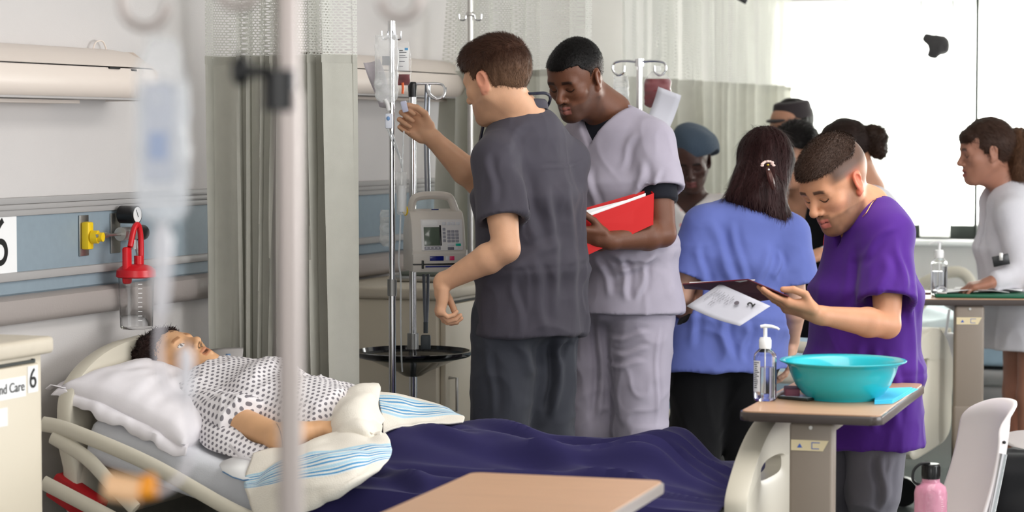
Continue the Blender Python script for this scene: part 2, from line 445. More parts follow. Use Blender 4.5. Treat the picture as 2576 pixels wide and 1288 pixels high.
# low dado strip below the window
b = MB(); b.box((.3, LT - .02, 0), (7.5, LT, .10)); rot_obj(struct('baseboard_back', b, M_bumper, smooth=False))
b = MB(); b.box((0, -4, 0), (.012, LT, .10)); rot_obj(struct('baseboard_left', b, M_bumper, smooth=False))
# ---------------------------------------------------------------- curtains
def curtain_mats():
    m = mat('curtain_cloth', rgb(196, 195, 185), 0.85, bump=0.0004, bscale=400, var=0.03, vscale=20, translucent=0.25)
    n = bpy.data.materials.new('curtain_net'); n.use_nodes = True; nt = n.node_tree; b_ = nt.nodes['Principled BSDF']
    b_.inputs['Base Color'].default_value = (*rgb(226, 226, 220), 1); b_.inputs['Roughness'].default_value = 0.8
    uv = nt.nodes.new('ShaderNodeUVMap'); sp = nt.nodes.new('ShaderNodeSeparateXYZ'); nt.links.new(uv.outputs[0], sp.inputs[0])
    def mth(op, a, b=None):
        q = nt.nodes.new('ShaderNodeMath'); q.operation = op
        for i, v in enumerate((a, b)):
            if v is None: continue
            if isinstance(v, (int, float)): q.inputs[i].default_value = v
            else: nt.links.new(v, q.inputs[i])
        return q.outputs[0]
    # hexagonal open mesh: holes where both waves are high
    row = mth('MULTIPLY', sp.outputs[1], 1 / .0085); par = mth('MULTIPLY', mth('FLOOR', row), .5)
    u = mth('ADD', mth('MULTIPLY', sp.outputs[0], 1 / .0105), par)
    fu = mth('ABSOLUTE', mth('SUBTRACT', mth('FRACT', u), .5)); fv = mth('ABSOLUTE', mth('SUBTRACT', mth('FRACT', row), .5))
    d = mth('ADD', mth('POWER', mth('MULTIPLY', fu, 2.5), 2.0), mth('POWER', mth('MULTIPLY', fv, 2.9), 2.0))
    hole = mth('LESS_THAN', d, 1.0)
    t = nt.nodes.new('ShaderNodeBsdfTransparent'); mx = nt.nodes.new('ShaderNodeMixShader')
    tl = nt.nodes.new('ShaderNodeBsdfTranslucent'); tl.inputs[0].default_value = (*rgb(226, 226, 220), 1)
    m1 = nt.nodes.new('ShaderNodeMixShader'); m1.inputs[0].default_value = .3; nt.links.new(b_.outputs[0], m1.inputs[1]); nt.links.new(tl.outputs[0], m1.inputs[2])
    nt.links.new(hole, mx.inputs[0]); nt.links.new(m1.outputs[0], mx.inputs[1]); nt.links.new(t.outputs[0], mx.inputs[2])
    nt.links.new(mx.outputs[0], nt.nodes['Material Output'].inputs['Surface'])
    return m, n
M_cloth, M_net = curtain_mats()
def curtain(label, a, b, folds, amp, znet, group=None, ztop=2.72, zbot=.25, seed=1, flat_end=0.0, wild=.25, mcloth=None):
    """a,b: world xy of both ends of the track"""
    a = Vector((a[0], a[1], 0)); b = Vector((b[0], b[1], 0)); d = b - a; L = d.length; d.normalize(); nrm = Vector((-d.y, d.x, 0))
    root = thing('privacy_curtain', label, 'curtain', (a.x, a.y, 0), math.atan2(d.y, d.x), group)
    rr = random.Random(seed); n = folds * 14
    ph = [rr.uniform(0, 6.28) for _ in range(5)]
    def prof(x, z):
        q = x / L * folds
        tt = (ztop - z) / (ztop - zbot)
        q2 = q + wild * math.sin(q * .9 + ph[0] + tt * 1.3) + wild * .7 * math.sin(q * 2.3 + ph[1]) + .10 * tt * math.sin(q * 1.7 + ph[3])
        A = amp * (1 + .35 * math.sin(q * .7 + ph[2])) * (.82 + .3 * tt)
        y = A * math.sin(q2 * 2 * PI) + A * .28 * math.sin(q2 * 4 * PI + ph[4] + tt)
        xx = x + amp * .25 * math.sin(q2 * 4 * PI) + .012 * tt * math.sin(q * .8 + ph[3])
        return (xx, y, z)
    for nm, z0, z1, m, nz in (('net_top', znet - .005, ztop, M_net, 5), ('cloth', zbot, znet, mcloth or M_cloth, 14)):
        mb = MB(); G = []; U = []
        arc = 0; prev = None
        for i in range(n + 1):
            x = L * i / n; p = prof(x, z1)
            if prev: arc += math.hypot(p[0] - prev[0], p[1] - prev[1])
            prev = p; zs = [z0 + (z1 - z0) * j / nz for j in range(nz + 1)]
            G.append([prof(x, z) for z in zs]); U.append([(arc, z) for z in zs])
        mb.grid(G, uvs=U); mb.build(nm, m, root, normals=False)
        if nm == 'cloth':
            for zz in (znet - .012, ):
                hb = MB(); hb.grid([[(g[-1][0], g[-1][1] - .003, zz - .012), (g[-1][0], g[-1][1] - .003, zz + .014)] for g in G]); hb.build('top_hem', M_cloth, root, normals=False)
    tb = MB(); tb.box((-.1, -.012, ztop + .005), (L + .1, .012, ztop + .03)); tb.build('track', M_white, root, smooth=False)
    return root
# between bed six and bed seven
a_ = RM(.10, 1.10); e_ = P(884, 500, 7.62)
curtain('gathered pale grey privacy curtain with open net top hanging behind the patient bed', (a_.x, a_.y), (e_.x, e_.y), 10, .042, 1.772, seed=4, wild=.38)
# beyond bed seven
a_ = P(1118, 200, 9.72); e_ = P(1500, 200, 9.25)
curtain('grey privacy curtain with pale net top behind the two men standing in scrubs', (a_.x, a_.y), (e_.x, e_.y), 8, .035, 1.77, seed=9, zbot=1.05)
a_ = P(1560, 200, 10.5); e_ = P(1978, 215, 12.9)
M_cloth2 = mat('curtain_cloth_backlit', rgb(196, 195, 185), 0.85, bump=0.0004, bscale=400, var=0.03, vscale=20, translucent=0.35)
curtain('grey privacy curtain with pale net top hanging beside the bright window', (a_.x, a_.y), (e_.x, e_.y), 17, .03, 1.77, seed=12, zbot=1.02, mcloth=M_cloth2)
# ---------------------------------------------------------------- wall lights
M_lamp = mat('lamp_housing', rgb(226, 214, 204), 0.4)
M_lampg = mat('lamp_grey', rgb(176, 172, 170), 0.5)
def wall_light(t0, t1, label, z=1.66, g=None):
    root = thing('wall_light', label, 'lamp', RM(0, t0, z), -ANG, g)
    L = t1 - t0
    up = [(0, .155), (.05, .158), (.10, .15), (.15, .128), (.185, .10)]
    fr = [(.185, .096), (.20, .07), (.205, .045), (.195, .018), (.18, .008)]
    for nm, pr, m in (('top_cover', up, M_lamp), ('front_cover', fr, M_lamp)):
        b = MB(); ys = [0, .004, L - .10, L - .05, L - .02, L]; sc_ = [1, 1, 1, .95, .84, .62]
        G = []
        for yy, k in zip(ys, sc_): G.append([(x * k, yy, .075 + (z_ - .075) * (k * .5 + .5)) for x, z_ in pr])
        b.grid(G); b.build(nm, m, root)
    b = MB(); b.box((0, 0, .002), (.178, L - .06, .012)); b.build('underside', M_lampg, root, smooth=False)
    b = MB(); b.box((0, .01, -.01), (.10, L - .35, .0)); b.build('lower_diffuser', M_lamp, root, smooth=False)
    b = MB(); b.prism([(0, 0), (.18, 0), (.185, .09), (.1, .15), (0, .155)], 0, .004, Matrix.Translation((0, L - .03, 0)) @ Matrix.Rotation(PI / 2, 4, 'X')); b.build('end_cap', M_lamp, root)
    b = MB(); b.box((.178, L - .33, .092), (.192, L - .27, .098)); b.build('vent_slot', M_black, root, smooth=False); b = MB(); b.box((.176, L - .20, .088), (.190, L - .17, .094)); b.build('vent_slot', M_black, root, smooth=False)
    b = MB(); b.tube(smooth_path([(.02, L - .14, .155), (.02, L - .12, .18), (.02, L - .08, .183), (.02, L - .055, .15), (.02, L - .05, .12)]), .0025, 6); b.build('pull_cord', M_lamp, root)
    return root
wall_light(-2.2, .62, 'long white fixture mounted on the wall above the bed with the patient', z=1.622)
wall_light(1.95, 3.55, 'long white fixture mounted on the wall above the seven sign')
# number signs
def sign(t, z, txt, label):
    root = thing('bed_number_sign', label, 'sign', RM(.014, t, z), -ANG)
    b = MB(); b.box((0, -.085, -.085), (.002, .085, .085)); b.build('paper', M_paper, root, smooth=False)
    M = Matrix.Translation((.0028, -.005, 0)) @ Matrix(((0, 0, 1, 0), (1, 0, 0, 0), (0, 1, 0, 0), (0, 0, 0, 1)))
    text_part('numeral', txt, .20, M_ink, root, M, bold=-.001)
sign(-.03, 1.205, '6', 'white number six sign cut off by the left edge, on the blue panel')
sign(2.30, 1.215, '7', 'white number seven sign on the far wall beyond the open curtain')
# ---------------------------------------------------------------- human figures
def frame(face, down=0.0, roll=0.0):
    """columns: person's right, forward (face), up"""
    yaw = math.atan2(-face[0], face[1])
    M = Matrix.Rotation(yaw, 3, 'Z') @ Matrix.Rotation(-math.radians(down), 3, 'X') @ Matrix.Rotation(math.radians(roll), 3, 'Y')
    return np.array(M)
class Loc:
    """head-local builder"""
    def __init__(s, f, o, M, sc_): s.f, s.o, s.M, s.s = f, A3(o), M, sc_
    def w(s, p): return s.o + s.M @ (A3(p) * s.s)
    def rc(s, a, b, r1, r2=None, k=.01, op='u'): s.f.rc(s.w(a), s.w(b), r1 * s.s, (r1 if r2 is None else r2) * s.s, k * s.s, op)
    def ell(s, c, r, k=.01, op='u', rx=0, ry=0, rz=0):
        R = np.array(Matrix.Rotation(math.radians(rz), 3, 'Z') @ Matrix.Rotation(math.radians(ry), 3, 'Y') @ Matrix.Rotation(math.radians(rx), 3, 'X'))
        s.f.ell(s.w(c), A3(r) * s.s, s.M @ R, k * s.s, op)
def head_shape(L, nose=1.0, jaw=1.0, lips=1.0, eyes=True, mouth_open=0.0, fem=False):
    L.ell((0, -.020, .034), (.0745, .096, .088))
    L.ell((0, .028, .038), (.064, .060, .062), .03)
    L.ell((0, .028, -.030), (.057, .060, .082), .03)
    for x in (-1, 1):
        L.rc((.048 * x * jaw, -.004, -.048), (.018 * x, .060, -.098), .020, .016, .03)
        L.ell((.040 * x, .056, -.022), (.022, .020, .018), .025)
    L.ell((0, .070, -.097), (.021 * jaw, .018, .018), .022)
    L.ell((0, .074, -.064), (.026, .016, .022), .018)
    L.rc((-.036, .074, .016), (.036, .074, .016), .0125, .0125, .02)
    L.ell((0, .088, .040), (.04, .01, .03), .02, 's') if False else None
    for x in (-1, 1):
        L.ell((.031 * x, .094, -.002), (.019, .014, .012), .014, 's')
        L.ell((.031 * x, .0705, -.004), (.0150, .0130, .0125), .005)
        L.rc((.018 * x, .082, .0045), (.044 * x, .074, .002), .0035, .003, .008)
    n = nose
    L.rc((0, .082, .008), (0, .082 + .022 * n, -.030), .0075, .0105, .012)
    L.ell((0, .081 + .022 * n, -.034), (.0105, .010, .009), .008)
    for x in (-1, 1): L.ell((.0120 * x, .084 + .008 * n, -.038), (.0075, .0095, .0075), .006)
    for x in (-1, 1): L.ell((.0065 * x, .090 + .008 * n, -.0455), (.0035, .005, .0035), .003, 's')
    l = lips
    L.rc((-.020, .080, -.0665), (0, .0885 + .002 * l, -.0615), .003, .0055 * l, .007); L.rc((.020, .080, -.0665), (0, .0885 + .002 * l, -.0615), .003, .0055 * l, .007)
    L.rc((-.016, .0800, -.0715 - mouth_open), (0, .0870 + .002 * l, -.0755 - mouth_open), .004, .0068 * l, .007); L.rc((.016, .0800, -.0715 - mouth_open), (0, .0870 + .002 * l, -.0755 - mouth_open), .004, .0068 * l, .007)
    L.rc((-.021, .090, -.0685 - mouth_open * .5), (.021, .090, -.0685 - mouth_open * .5), .0018 + mouth_open * .5, None, .003, 's')
    for x in (-1, 1):
        L.ell((.0775 * x, -.010, -.006), (.0065, .0185, .031), .006, rx=-12, rz=-20 * x)
        L.ell((.0790 * x, -.012, .010), (.0085, .0175, .0165), .006, rx=-12, rz=-22 * x)
        L.ell((.0750 * x, -.001, -.030), (.0065, .008, .010), .006)
        L.ell((.0860 * x, -.008, .002), (.0060, .0110, .0190), .004, 's', rx=-12, rz=-24 * x)
def neck_shape(f, o, M, sc_, nb, r=.052, face=None):
    up = A3(o) + M @ (np.array([0, -.022, -.045]) * sc_)
    f.rc(up, nb, r * sc_, r * 1.06 * sc_, .03)
    jw = A3(o) + M @ (np.array([0, .028, -.075]) * sc_)
    f.rc(jw, A3(nb) + np.array([0, 0, .0]), .034 * sc_, .045 * sc_, .04)
def unit(v): v = A3(v); return v / np.linalg.norm(v)
def hand_shape(f, W, D, N, side=1, curls=None, spread=0.0, thumb=None, s=1.0, k=.006, wr=.026):
    """W wrist, D finger direction, N palm-facing normal; side: +1 thumb along D x N"""
    D = unit(D); N = A3(N); N = unit(N - D * (N @ D)); T = np.cross(D, N) * side; W = A3(W)
    Q = lambda d, t, n: W + (D * d + T * t + N * n) * s
    PM = np.stack([D, T, N], 1)
    f.rc(Q(-.01, 0, 0), Q(.03, .0, 0), wr * s * .9, .022 * s, .012)
    f.box(Q(.052, .001, 0), np.array([.046, .039, .0125]) * s, PM, .012 * s, .016)
    f.ell(Q(.040, .022, .010), np.array([.032, .017, .014]) * s, PM, .012)         # thumb mound
    f.ell(Q(.045, -.024, .008), np.array([.034, .012, .012]) * s, PM, .012)
    kn = [(.097, .031), (.101, .0105), (.097, -.0105), (.088, -.030)]
    ln = [.074, .082, .076, .060]; rad = [.0088, .0090, .0086, .0076]
    curls = curls or [(20, 25, 15)] * 4
    tips = []
    for i, ((d, t), l, r, c) in enumerate(zip(kn, ln, rad, curls)):
        p = Q(d - .006, t, 0); f.ell(p, np.array([.012, .0105, .0115]) * s, PM, .010)
        a = 0; dirT = math.radians((1.5 - i) * (2 + spread))
        base = D * math.cos(dirT) + T * math.sin(dirT)
        for j, (fr, cc) in enumerate(zip((.46, .31, .25), c)):
            a += math.radians(cc); dv = base * math.cos(a) + N * math.sin(a); q = p + dv * l * fr * s
            f.rc(p, q, r * s * (1 - .07 * j), r * s * (1 - .07 * (j + 1)), .003 if j else .006); p = q
        tips.append(p)
    th = thumb or [(.6, .75, .25), (.85, .35, .35), (.95, .05, .3)]
    p = Q(.022, .026, .006); ls = (.042, .034, .028); rr = (.0135, .0105, .0098, .0085)
    for j, v in enumerate(th):
        v = unit(v); q = p + (D * v[0] + T * v[1] + N * v[2]) * ls[j] * s
        f.rc(p, q, rr[j] * s, rr[j + 1] * s, .010 if j == 0 else .003); p = q
    tips.append(p); return tips
def lerp(a, b, t): return A3(a) * (1 - t) + A3(b) * t
def arm_shape(f, sh, el, wr, s=1.0, thick=1.0):
    sh, el, wr = A3(sh), A3(el), A3(wr); t = thick * s
    f.rc(sh, lerp(sh, el, .45), .052 * t, .049 * t, .01); f.rc(lerp(sh, el, .45), el, .048 * t, .0375 * t, .012)
    f.rc(el, lerp(el, wr, .28), .0365 * t, .0425 * t, .014); f.rc(lerp(el, wr, .28), lerp(el, wr, .93), .0425 * t, .0265 * t, .010); f.rc(lerp(el, wr, .9), wr, .0265 * t, .0255 * t, .006)
def wrinkle(V, Nn, spec, seed=0):
    """fold displacement: list of (amp, freq vec, ridge)"""
    d = np.zeros(len(V))
    for i, (amp, fr, rid) in enumerate(spec):
        p = V * np.array(fr) + 3.1 * i + seed
        wv = np.stack([fnoise(V * 3.0, seed + 11 + i, 2), fnoise(V * 3.0, seed + 23 + i, 2), fnoise(V * 3.0, seed + 37 + i, 2)], 1)
        n = vnoise(p + wv * 1.1, seed + 5 * i)
        if rid: n = (1 - np.abs(n) * 2.4); n = np.where(n > 0, n ** 1.0, n * .25)
        d += amp * n
    return V + Nn * d[:, None]
def fold_lines(V, Nn, lines):
    """lines: (a, b, amp, width): a ridge with a valley on its lower side, follows the surface near the segment"""
    d = np.zeros(len(V))
    for a, b, amp, wd in lines:
        a, b = A3(a), A3(b); ba = (b - a) * np.array([1, 0, 1.0]); L = np.linalg.norm(ba); u = ba / L
        sel = np.flatnonzero((np.abs(V - (a + b) / 2)[:, [0, 2]] < L / 2 + .12).all(1))
        if not len(sel): continue
        q = V[sel] - a; t = (q @ u) / L
        side = np.cross(u, np.array([0, 1.0, 0])); side /= np.linalg.norm(side) + 1e-9
        lat = (q @ side) + .006 * np.sin(t * 7 + amp * 900)
        en = sstep(-.05, .25, t) * sstep(1.05, .75, t)
        fr = np.clip(-(Nn[sel, 1]) * 2.0, 0, 1)
        prof = np.exp(-(lat / wd) ** 2) - .75 * np.exp(-((lat - 1.6 * wd) / wd) ** 2)
        d[sel] += amp * prof * en * fr
    return V + Nn * d[:, None]
def sdmesh(name, f, h, m, parent, col=None, origin=None, region=None, disp=None, rl=1, label=None):
    V, Q = f.mesh(h, region)
    if rl: V = relax(V, Q, rl, .5)
    if disp is not None: V = disp(V, vnormals(V, Q), Q)
    c = col(V) if col is not None else None
    if Q.shape[0] == 0: return None
    return np_mesh(name, V, Q, m, parent, label, c, origin)
def sdparts(name, f, zones, hbase, m, parent, col=None, origin=None, disp=None):
    """one continuous surface, sampled finer around given centres: zones = [(centre, radius, h)]"""
    VV, QQ, CC = [], [], []; off = 0
    def put(V, Q):
        nonlocal off
        VV.append(V); QQ.append(Q + off); off += len(V)
    prev = []
    for c, r, h in zones + [(None, None, hbase)]:
        reg = (lambda p, bs, c=c, r=r: np.linalg.norm(p[0] - A3(c)) < r + bs) if c is not None else None
        if c is None and not prev: V, Q = f.mesh(h)
        else: V, Q = f.mesh(h, reg)
        V = relax(V, Q, 1, .5)
        cen = V[Q].mean(1); keep = np.ones(len(Q), bool)
        if c is not None: keep &= np.linalg.norm(cen - A3(c), axis=1) < r + .9 * hbase
        for (c2, r2) in prev: keep &= np.linalg.norm(cen - A3(c2), axis=1) >= r2 - .3 * h
        Q = Q[keep]
        if len(Q):
            used = np.unique(Q); mp = -np.ones(len(V), int); mp[used] = np.arange(len(used)); put(V[used], mp[Q])
        if c is not None: prev.append((c, r))
    V = np.concatenate(VV); Q = np.concatenate(QQ)
    if disp is not None: V = disp(V, vnormals(V, Q), Q)
    return np_mesh(name, V, Q, m, parent, None, col(V) if col is not None else None, origin)
def strands(name, V, Nn, dirs, length, width, n, m, parent, seed=0, lift=.35, origin=None, lenvar=.35, cols=None, curl=0.0):
    """short tapered hair blades rooted on surface points"""
    rg = np.random.default_rng(seed); ix = rg.integers(0, len(V), n); jit = rg.normal(0, .0012, (n, 3))
    p = V[ix] + jit; nn = Nn[ix]; d = dirs[ix] + rg.normal(0, .22, (n, 3)); d -= nn * (d * nn).sum(1)[:, None]; d /= np.linalg.norm(d, axis=1)[:, None] + 1e-9
    L = (length[ix] if hasattr(length, '__len__') else np.full(n, length)) * (1 + rg.uniform(-lenvar, lenvar, n)); lf = lift * (1 + rg.uniform(-.5, .5, n))
    t1 = p + (d * .5 + nn * lf[:, None] * .5) * L[:, None]; t2 = p + (d + nn * (lf * .55)[:, None]) * L[:, None]
    if curl: t2 += rg.normal(0, curl, (n, 3))
    sd = np.cross(nn, d) * width / 2
    P5 = np.stack([p - sd - nn * .002, p + sd - nn * .002, t1 + sd * .8, t1 - sd * .8, t2 + sd * .15, t2 - sd * .15], 1).reshape(-1, 3)
    b = np.arange(n) * 6; Q = np.concatenate([np.stack([b, b + 1, b + 2, b + 3], 1), np.stack([b + 3, b + 2, b + 4, b + 5], 1)])
    c = None if cols is None else np.repeat(cols[ix] * (1 + rg.uniform(-.25, .35, (n, 1))), 6, 0)
    return np_mesh(name, P5, Q, m, parent, None, c, origin)
def leg_shape(f, hip, kn, an, s=1.0, loose=0.0):
    f.rc(hip, kn, (.082 + loose) * s, (.056 + loose * 1.2) * s, .04); f.rc(kn, an, (.054 + loose * 1.2) * s, (.040 + loose * 1.3) * s, .03)
def shoe(name, an, fdir, m, parent, origin):
    f = Field(); D = unit((fdir[0], fdir[1], 0)); a = A3(an)
    heel = np.array([a[0], a[1], .045]) - D * .03; toe = np.array([a[0], a[1], .036]) + D * .17
    f.rc(heel, toe, .042, .034, .02); f.rc(np.array([a[0], a[1], .10]), heel + D * .05, .042, .05, .03); f.plane((0, 0, 0.002), (0, 0, -1), .004)
    sdmesh(name, f, .006, m, parent, origin=origin)
def mix(c, base, w_): return base * (1 - w_[:, None]) + np.array(c)[None] * w_[:, None]
M_hair = mat('hair_strands', None, 0.5, attr=True, spec=0.18, bump=0.0008, bscale=160, bstretch=(1, 1, .25))
M_skin = mat('skin', None, 0.48, attr=True, spec=0.4, sss=0.10, bump=0.0003, bscale=260)
def cloth(name, c, **kw):
    a = dict(rough=.85, spec=.2, bump=.00025, bscale=800, var=.05, vscale=10, sheen=.08); a.update(kw)
    return mat(name, c, **a)
def face_colour(V, o, M, s, skin, lip, brow=None, lash=(.02, .012, .01), beard=None, bstr=0.0, stubble=0.0, buzz=None, eyesopen=False, closed=True, earc=None, cheek=None):
    q = ((V - A3(o)) @ M) / s; x, y, z = q[:, 0], q[:, 1], q[:, 2]; ax = np.abs(x)
    C = np.tile(np.array(skin), (len(V), 1)); n = fnoise(V * 40, 3, 2)
    C = C * (1 + .05 * n[:, None]); hd = sstep(-.16, -.13, z) * sstep(.17, .14, np.abs(y)) * sstep(.12, .10, ax)
    if cheek is not None: C = mix(cheek, C, .5 * hd * sstep(.03, .012, np.hypot(ax - .045, z + .030)) * (y > .03))
    if beard is not None:
        jawm = hd * sstep(-.052, -.064, z + .012 * sstep(.05, .02, ax) * 0) * sstep(-.02, .0, y + (z + .05) * -.3)
        side = hd * .75 * sstep(.044, .058, ax) * sstep(.005, -.04, z) * sstep(-.010, .010, y) * sstep(.050, .018, y + z * .3)
        mus = hd * sstep(.030, .022, ax) * sstep(-.046, -.050, z) * sstep(-.061, -.0575, z) * (y > .06)
        w_ = np.clip(jawm * (1 - .85 * sstep(.022, .018, ax) * (z > -.083) * (z < -.05)) + side + mus * .9, 0, 1) * (.82 + .25 * n) * bstr
        C = mix(beard, C, np.clip(w_, 0, 1))
    lw = hd * sstep(.0225, .019, ax) * sstep(-.0555 - .08 * ax, -.0585 - .08 * ax, z) * sstep(-.0855, -.0815, z) * (y > .076)
    C = mix(lip, C, lw * .9); C = mix(np.array(lip) * .25, C, hd * sstep(.021, .017, ax) * sstep(.0022, .0008, np.abs(z + .0685)) * (y > .072))
    if brow is not None:
        bz = .0195 + .05 * np.clip(ax - .012, 0, .02) - .25 * np.clip(ax - .036, 0, 1)
        C = mix(brow, C, hd * .85 * sstep(.0065, .0035, np.abs(z - bz)) * sstep(.011, .016, ax) * sstep(.050, .043, ax) * (y > .045))
    ez = z + .004; ex = ax - .031
    if closed:
        curve = -.0075 + .5 * ex * ex / .015
        C = mix(lash, C, hd * sstep(.0026, .0012, np.abs(ez - curve)) * sstep(.0165, .014, np.abs(ex)) * (y > .05))
        C = mix(np.array(skin) * .72, C, hd * .6 * sstep(.002, .001, np.abs(ez - .006 + 25 * ex * ex)) * sstep(.0165, .014, np.abs(ex)) * (y > .05))
    else:
        op = (ex / .0135) ** 2 + (ez / .0058) ** 2
        C = mix((.75, .72, .70), C, hd * sstep(1.1, .9, op) * (y > .05))
        C = mix(lash, C, hd * sstep(.0052, .0045, np.hypot(ex, ez)) * (y > .05))
        C = mix(lash, C, hd * sstep(.35, .15, np.abs(op - 1.1)) * (z > -.004) * (y > .05))
    C = mix(np.array(skin) * .25, C, hd * sstep(.006, .004, np.hypot(ax - .0065, z + .0465)) * (y > .088))
    if earc is not None: C = mix(earc, C, .55 * hd * sstep(.070, .076, ax) * (np.abs(z) < .045) * (y < .02))
    if buzz is not None: C = mix(buzz[0], C, hd * buzz[1](x, y, z))
    return C
# ---------------------------------------------------------------- people
def arc_pts(pts, k=8): return smooth_path([Vector(p) for p in pts], k)
def vneck(f, nb, fwd, z0, zv, w, rn=.058, bk=.0, shift=0.0):
    """V opening on the chest plus a round opening at the nape; heights are world z"""
    fw = unit((fwd[0], fwd[1], 0)); L = np.array([-fw[1], fw[0], 0]); nb = A3(nb)
    def fn(p):
        q = p - nb; lat = q @ L - shift; fr = q @ fw; t = np.clip((z0 - p[:, 2]) / (z0 - zv), -.1, 3)
        wedge = np.maximum((np.abs(lat) - w * (1 - t)) * .85, np.maximum(.0 - fr, p[:, 2] - z0 - .08))
        cyl = np.maximum(np.hypot(lat, fr - .012) - rn, (nb[2] - .02 - bk) - p[:, 2])
        return np.minimum(wedge, cyl)
    lo = nb - np.array([.2, .2, .02 + bk]); lo[2] = min(lo[2], zv); hi = nb + np.array([.2, .2, .1])
    f.add(fn, lo, hi, .006, 's')
def build_person(label, J, skin, top, pants, hair=None, group=None, **o):
    """J: dict of joints (world). keys head(o,M,s) nb hip shl shr ell elr wrl wrr knl knr anl anr fwd"""
    G = lambda k_, d=None: o.get(k_, d)
    org = Vector((J['hip'][0], J['hip'][1], 0)); root = thing('person', label, 'person', org, 0, group)
    hc, HM, hs = J['head']; nb, hip = A3(J['nb']), A3(J['hip']); fwd = unit((J['fwd'][0], J['fwd'][1], 0)); L = np.array([-fwd[1], fwd[0], 0]); bs = G('bs', 1.0)
    shl, shr = A3(J['shl']), A3(J['shr'])
    # body: head, neck, torso, arms, hands, legs as one surface
    f = Field(); HL = Loc(f, hc, HM, hs); head_shape(HL, **G('face', {}))
    neck_shape(f, hc, HM, hs, nb, G('neck', .052))
    f.rc(lerp(nb, shl, .5), shl, .045 * bs, .048 * bs, .05); f.rc(lerp(nb, shr, .5), shr, .045 * bs, .048 * bs, .05)
    ch = lerp(nb, hip, .38); wa = lerp(nb, hip, .72); tb = G('torso', 1.0) * bs
    f.ec(lerp(nb, hip, .14), ch, L, .13 * tb, .085 * tb, .15 * tb, .095 * tb, .05, .05)
    f.ec(ch, wa, L, .15 * tb, .095 * tb, .125 * tb, .085 * tb, .05); f.ec(wa, hip, L, .125 * tb, .085 * tb, .145 * tb, .095 * tb, .05)
    zones = [(lerp(hc, nb, .35), G('hz', .20) * hs, G('hh', .0024))]
    tips = {}
    for sd, sh, sg in (('l', shl, 1), ('r', shr, -1)):
        if 'el' + sd not in J: continue
        el, wr = J['el' + sd], J['wr' + sd]; arm_shape(f, sh, el, wr, bs, G('armt', 1.0))
        hd = G('hand' + sd)
        if hd: tips[sd] = hand_shape(f, wr, side=hd.get('side', 1), **{k_: v for k_, v in hd.items() if k_ != 'side'}); zones.append((lerp(el, wr, .62), .33 * bs, G('hx', .0030)))
        else: hand_shape(f, wr, unit(A3(wr) - A3(el)), L * (-sg), 1)
    hL, hR = hip + L * .085 * bs, hip - L * .085 * bs
    for h_, kn, an in ((hL, J['knl'], J['anl']), (hR, J['knr'], J['anr'])): leg_shape(f, h_, kn, an, bs); f.rc(an, A3(an) * np.array([1, 1, 0]) + np.array([0, 0, .05]), .038, .04)
    sdparts('body', f, zones, G('hb', .007), M_skin, root, col=lambda V: face_colour(V, hc, HM, hs, skin, **G('paint', {})), origin=org)
    # scrub or shirt top
    if top:
        f = Field(); lo = top.get('loose', .03); hem = A3(top.get('hem', hip - np.array([0, 0, .05]))); W = top.get('w', 1.0) * bs; Dp = top.get('d', 1.0) * bs
        tz = top.get('trap', (.050, .040, .062, .064))
        for sh_, sg_ in ((shl, 1), (shr, -1)): f.rc(nb + L * tz[0] * sg_ - np.array([0, 0, tz[1]]), sh_, tz[2] * bs, tz[3] * bs, .02)
        f.ell(nb + np.array([0, 0, top.get('yk', -.045)]), np.array([.105, .085, .055]) * bs, np.stack([L, fwd, [0, 0, 1]], 1), .05)
        f.ec(lerp(nb, hem, .10), lerp(nb, hem, .36), L, .125 * W, .088 * Dp, .17 * W, .118 * Dp, .07, .05)
        f.ec(lerp(nb, hem, .36), lerp(nb, hem, .68), L, .17 * W, .12 * Dp, (.145 + lo * .8) * W, .115 * Dp, .05)
        f.ec(lerp(nb, hem, .68), hem - np.array([0, 0, .03]), L, (.145 + lo * .8) * W, .115 * Dp, (.15 + lo * 1.1) * W, (.125 + lo * .3) * Dp, .06)
        up_n = unit(nb - hem); f.plane(hem, top.get('hemn', (0, 0, -1)), .003)
        for a in top.get('extra', []): f.rc(*a)
        slv = top.get('sleeve', (.62, .62)); sr = top.get('sr', (.068, .082))
        for sd, sh, fr in (('l', shl, slv[0]), ('r', shr, slv[1])):
            if 'el' + sd not in J or fr <= 0: continue
            el, wr = A3(J['el' + sd]), A3(J['wr' + sd])
            if fr <= 1:
                e = lerp(sh, el, fr); u = unit(e - sh); drop = np.array(top.get('droop', (0, 0, -.012)))
                g = Field()
                g.rc(sh, e + u * .05 + drop, sr[0] * bs, sr[1] * bs, .02)
                c_ = e + drop * .5
                fn = g.ops[0][1]
                nrm = unit(u + np.array(top.get('cuffn' + sd, (0, 0, 0))))
                lo_, hi_ = g.ops[0][2], g.ops[0][3]
                ii = (lambda p, fn=fn, c_=c_, u=nrm: np.maximum(fn(p), (p - c_) @ u))
                f.add(ii, lo_, hi_, .035)
                a0, a1 = e - u * .03 + drop, e + u * .09 + drop * 1.2; rr = sr[1] * bs
                h_ = Field(); h_.rc(a0, a1, rr - .024, rr - .012, .01); o_ = h_.ops[0]
                f.add(o_[1], o_[2], o_[3], .008, 's')
            else:
                f.rc(sh, el, sr[0] * bs, sr[1] * bs * .8, .03); e2 = lerp(el, wr, fr - 1); f.rc(el, e2, sr[1] * bs * .8, sr[1] * .62 * bs, .03)
        for a in top.get('cuts', []): a(f)
        vn = top.get('vneck', None)
        if vn: vneck(f, nb, fwd, *vn)
        nk = top.get('neck', None)
        if nk:
            a, b_, r1, r2 = nk; f.rc(a, b_, r1, r2, .006, 's')
        for a in top.get('cuts2', []): a(f)
        wr_s = top.get('wr', [(.006, (9, 9, 2.2), True), (.004, (16, 16, 9), True)])
        fl = top.get('folds', [])
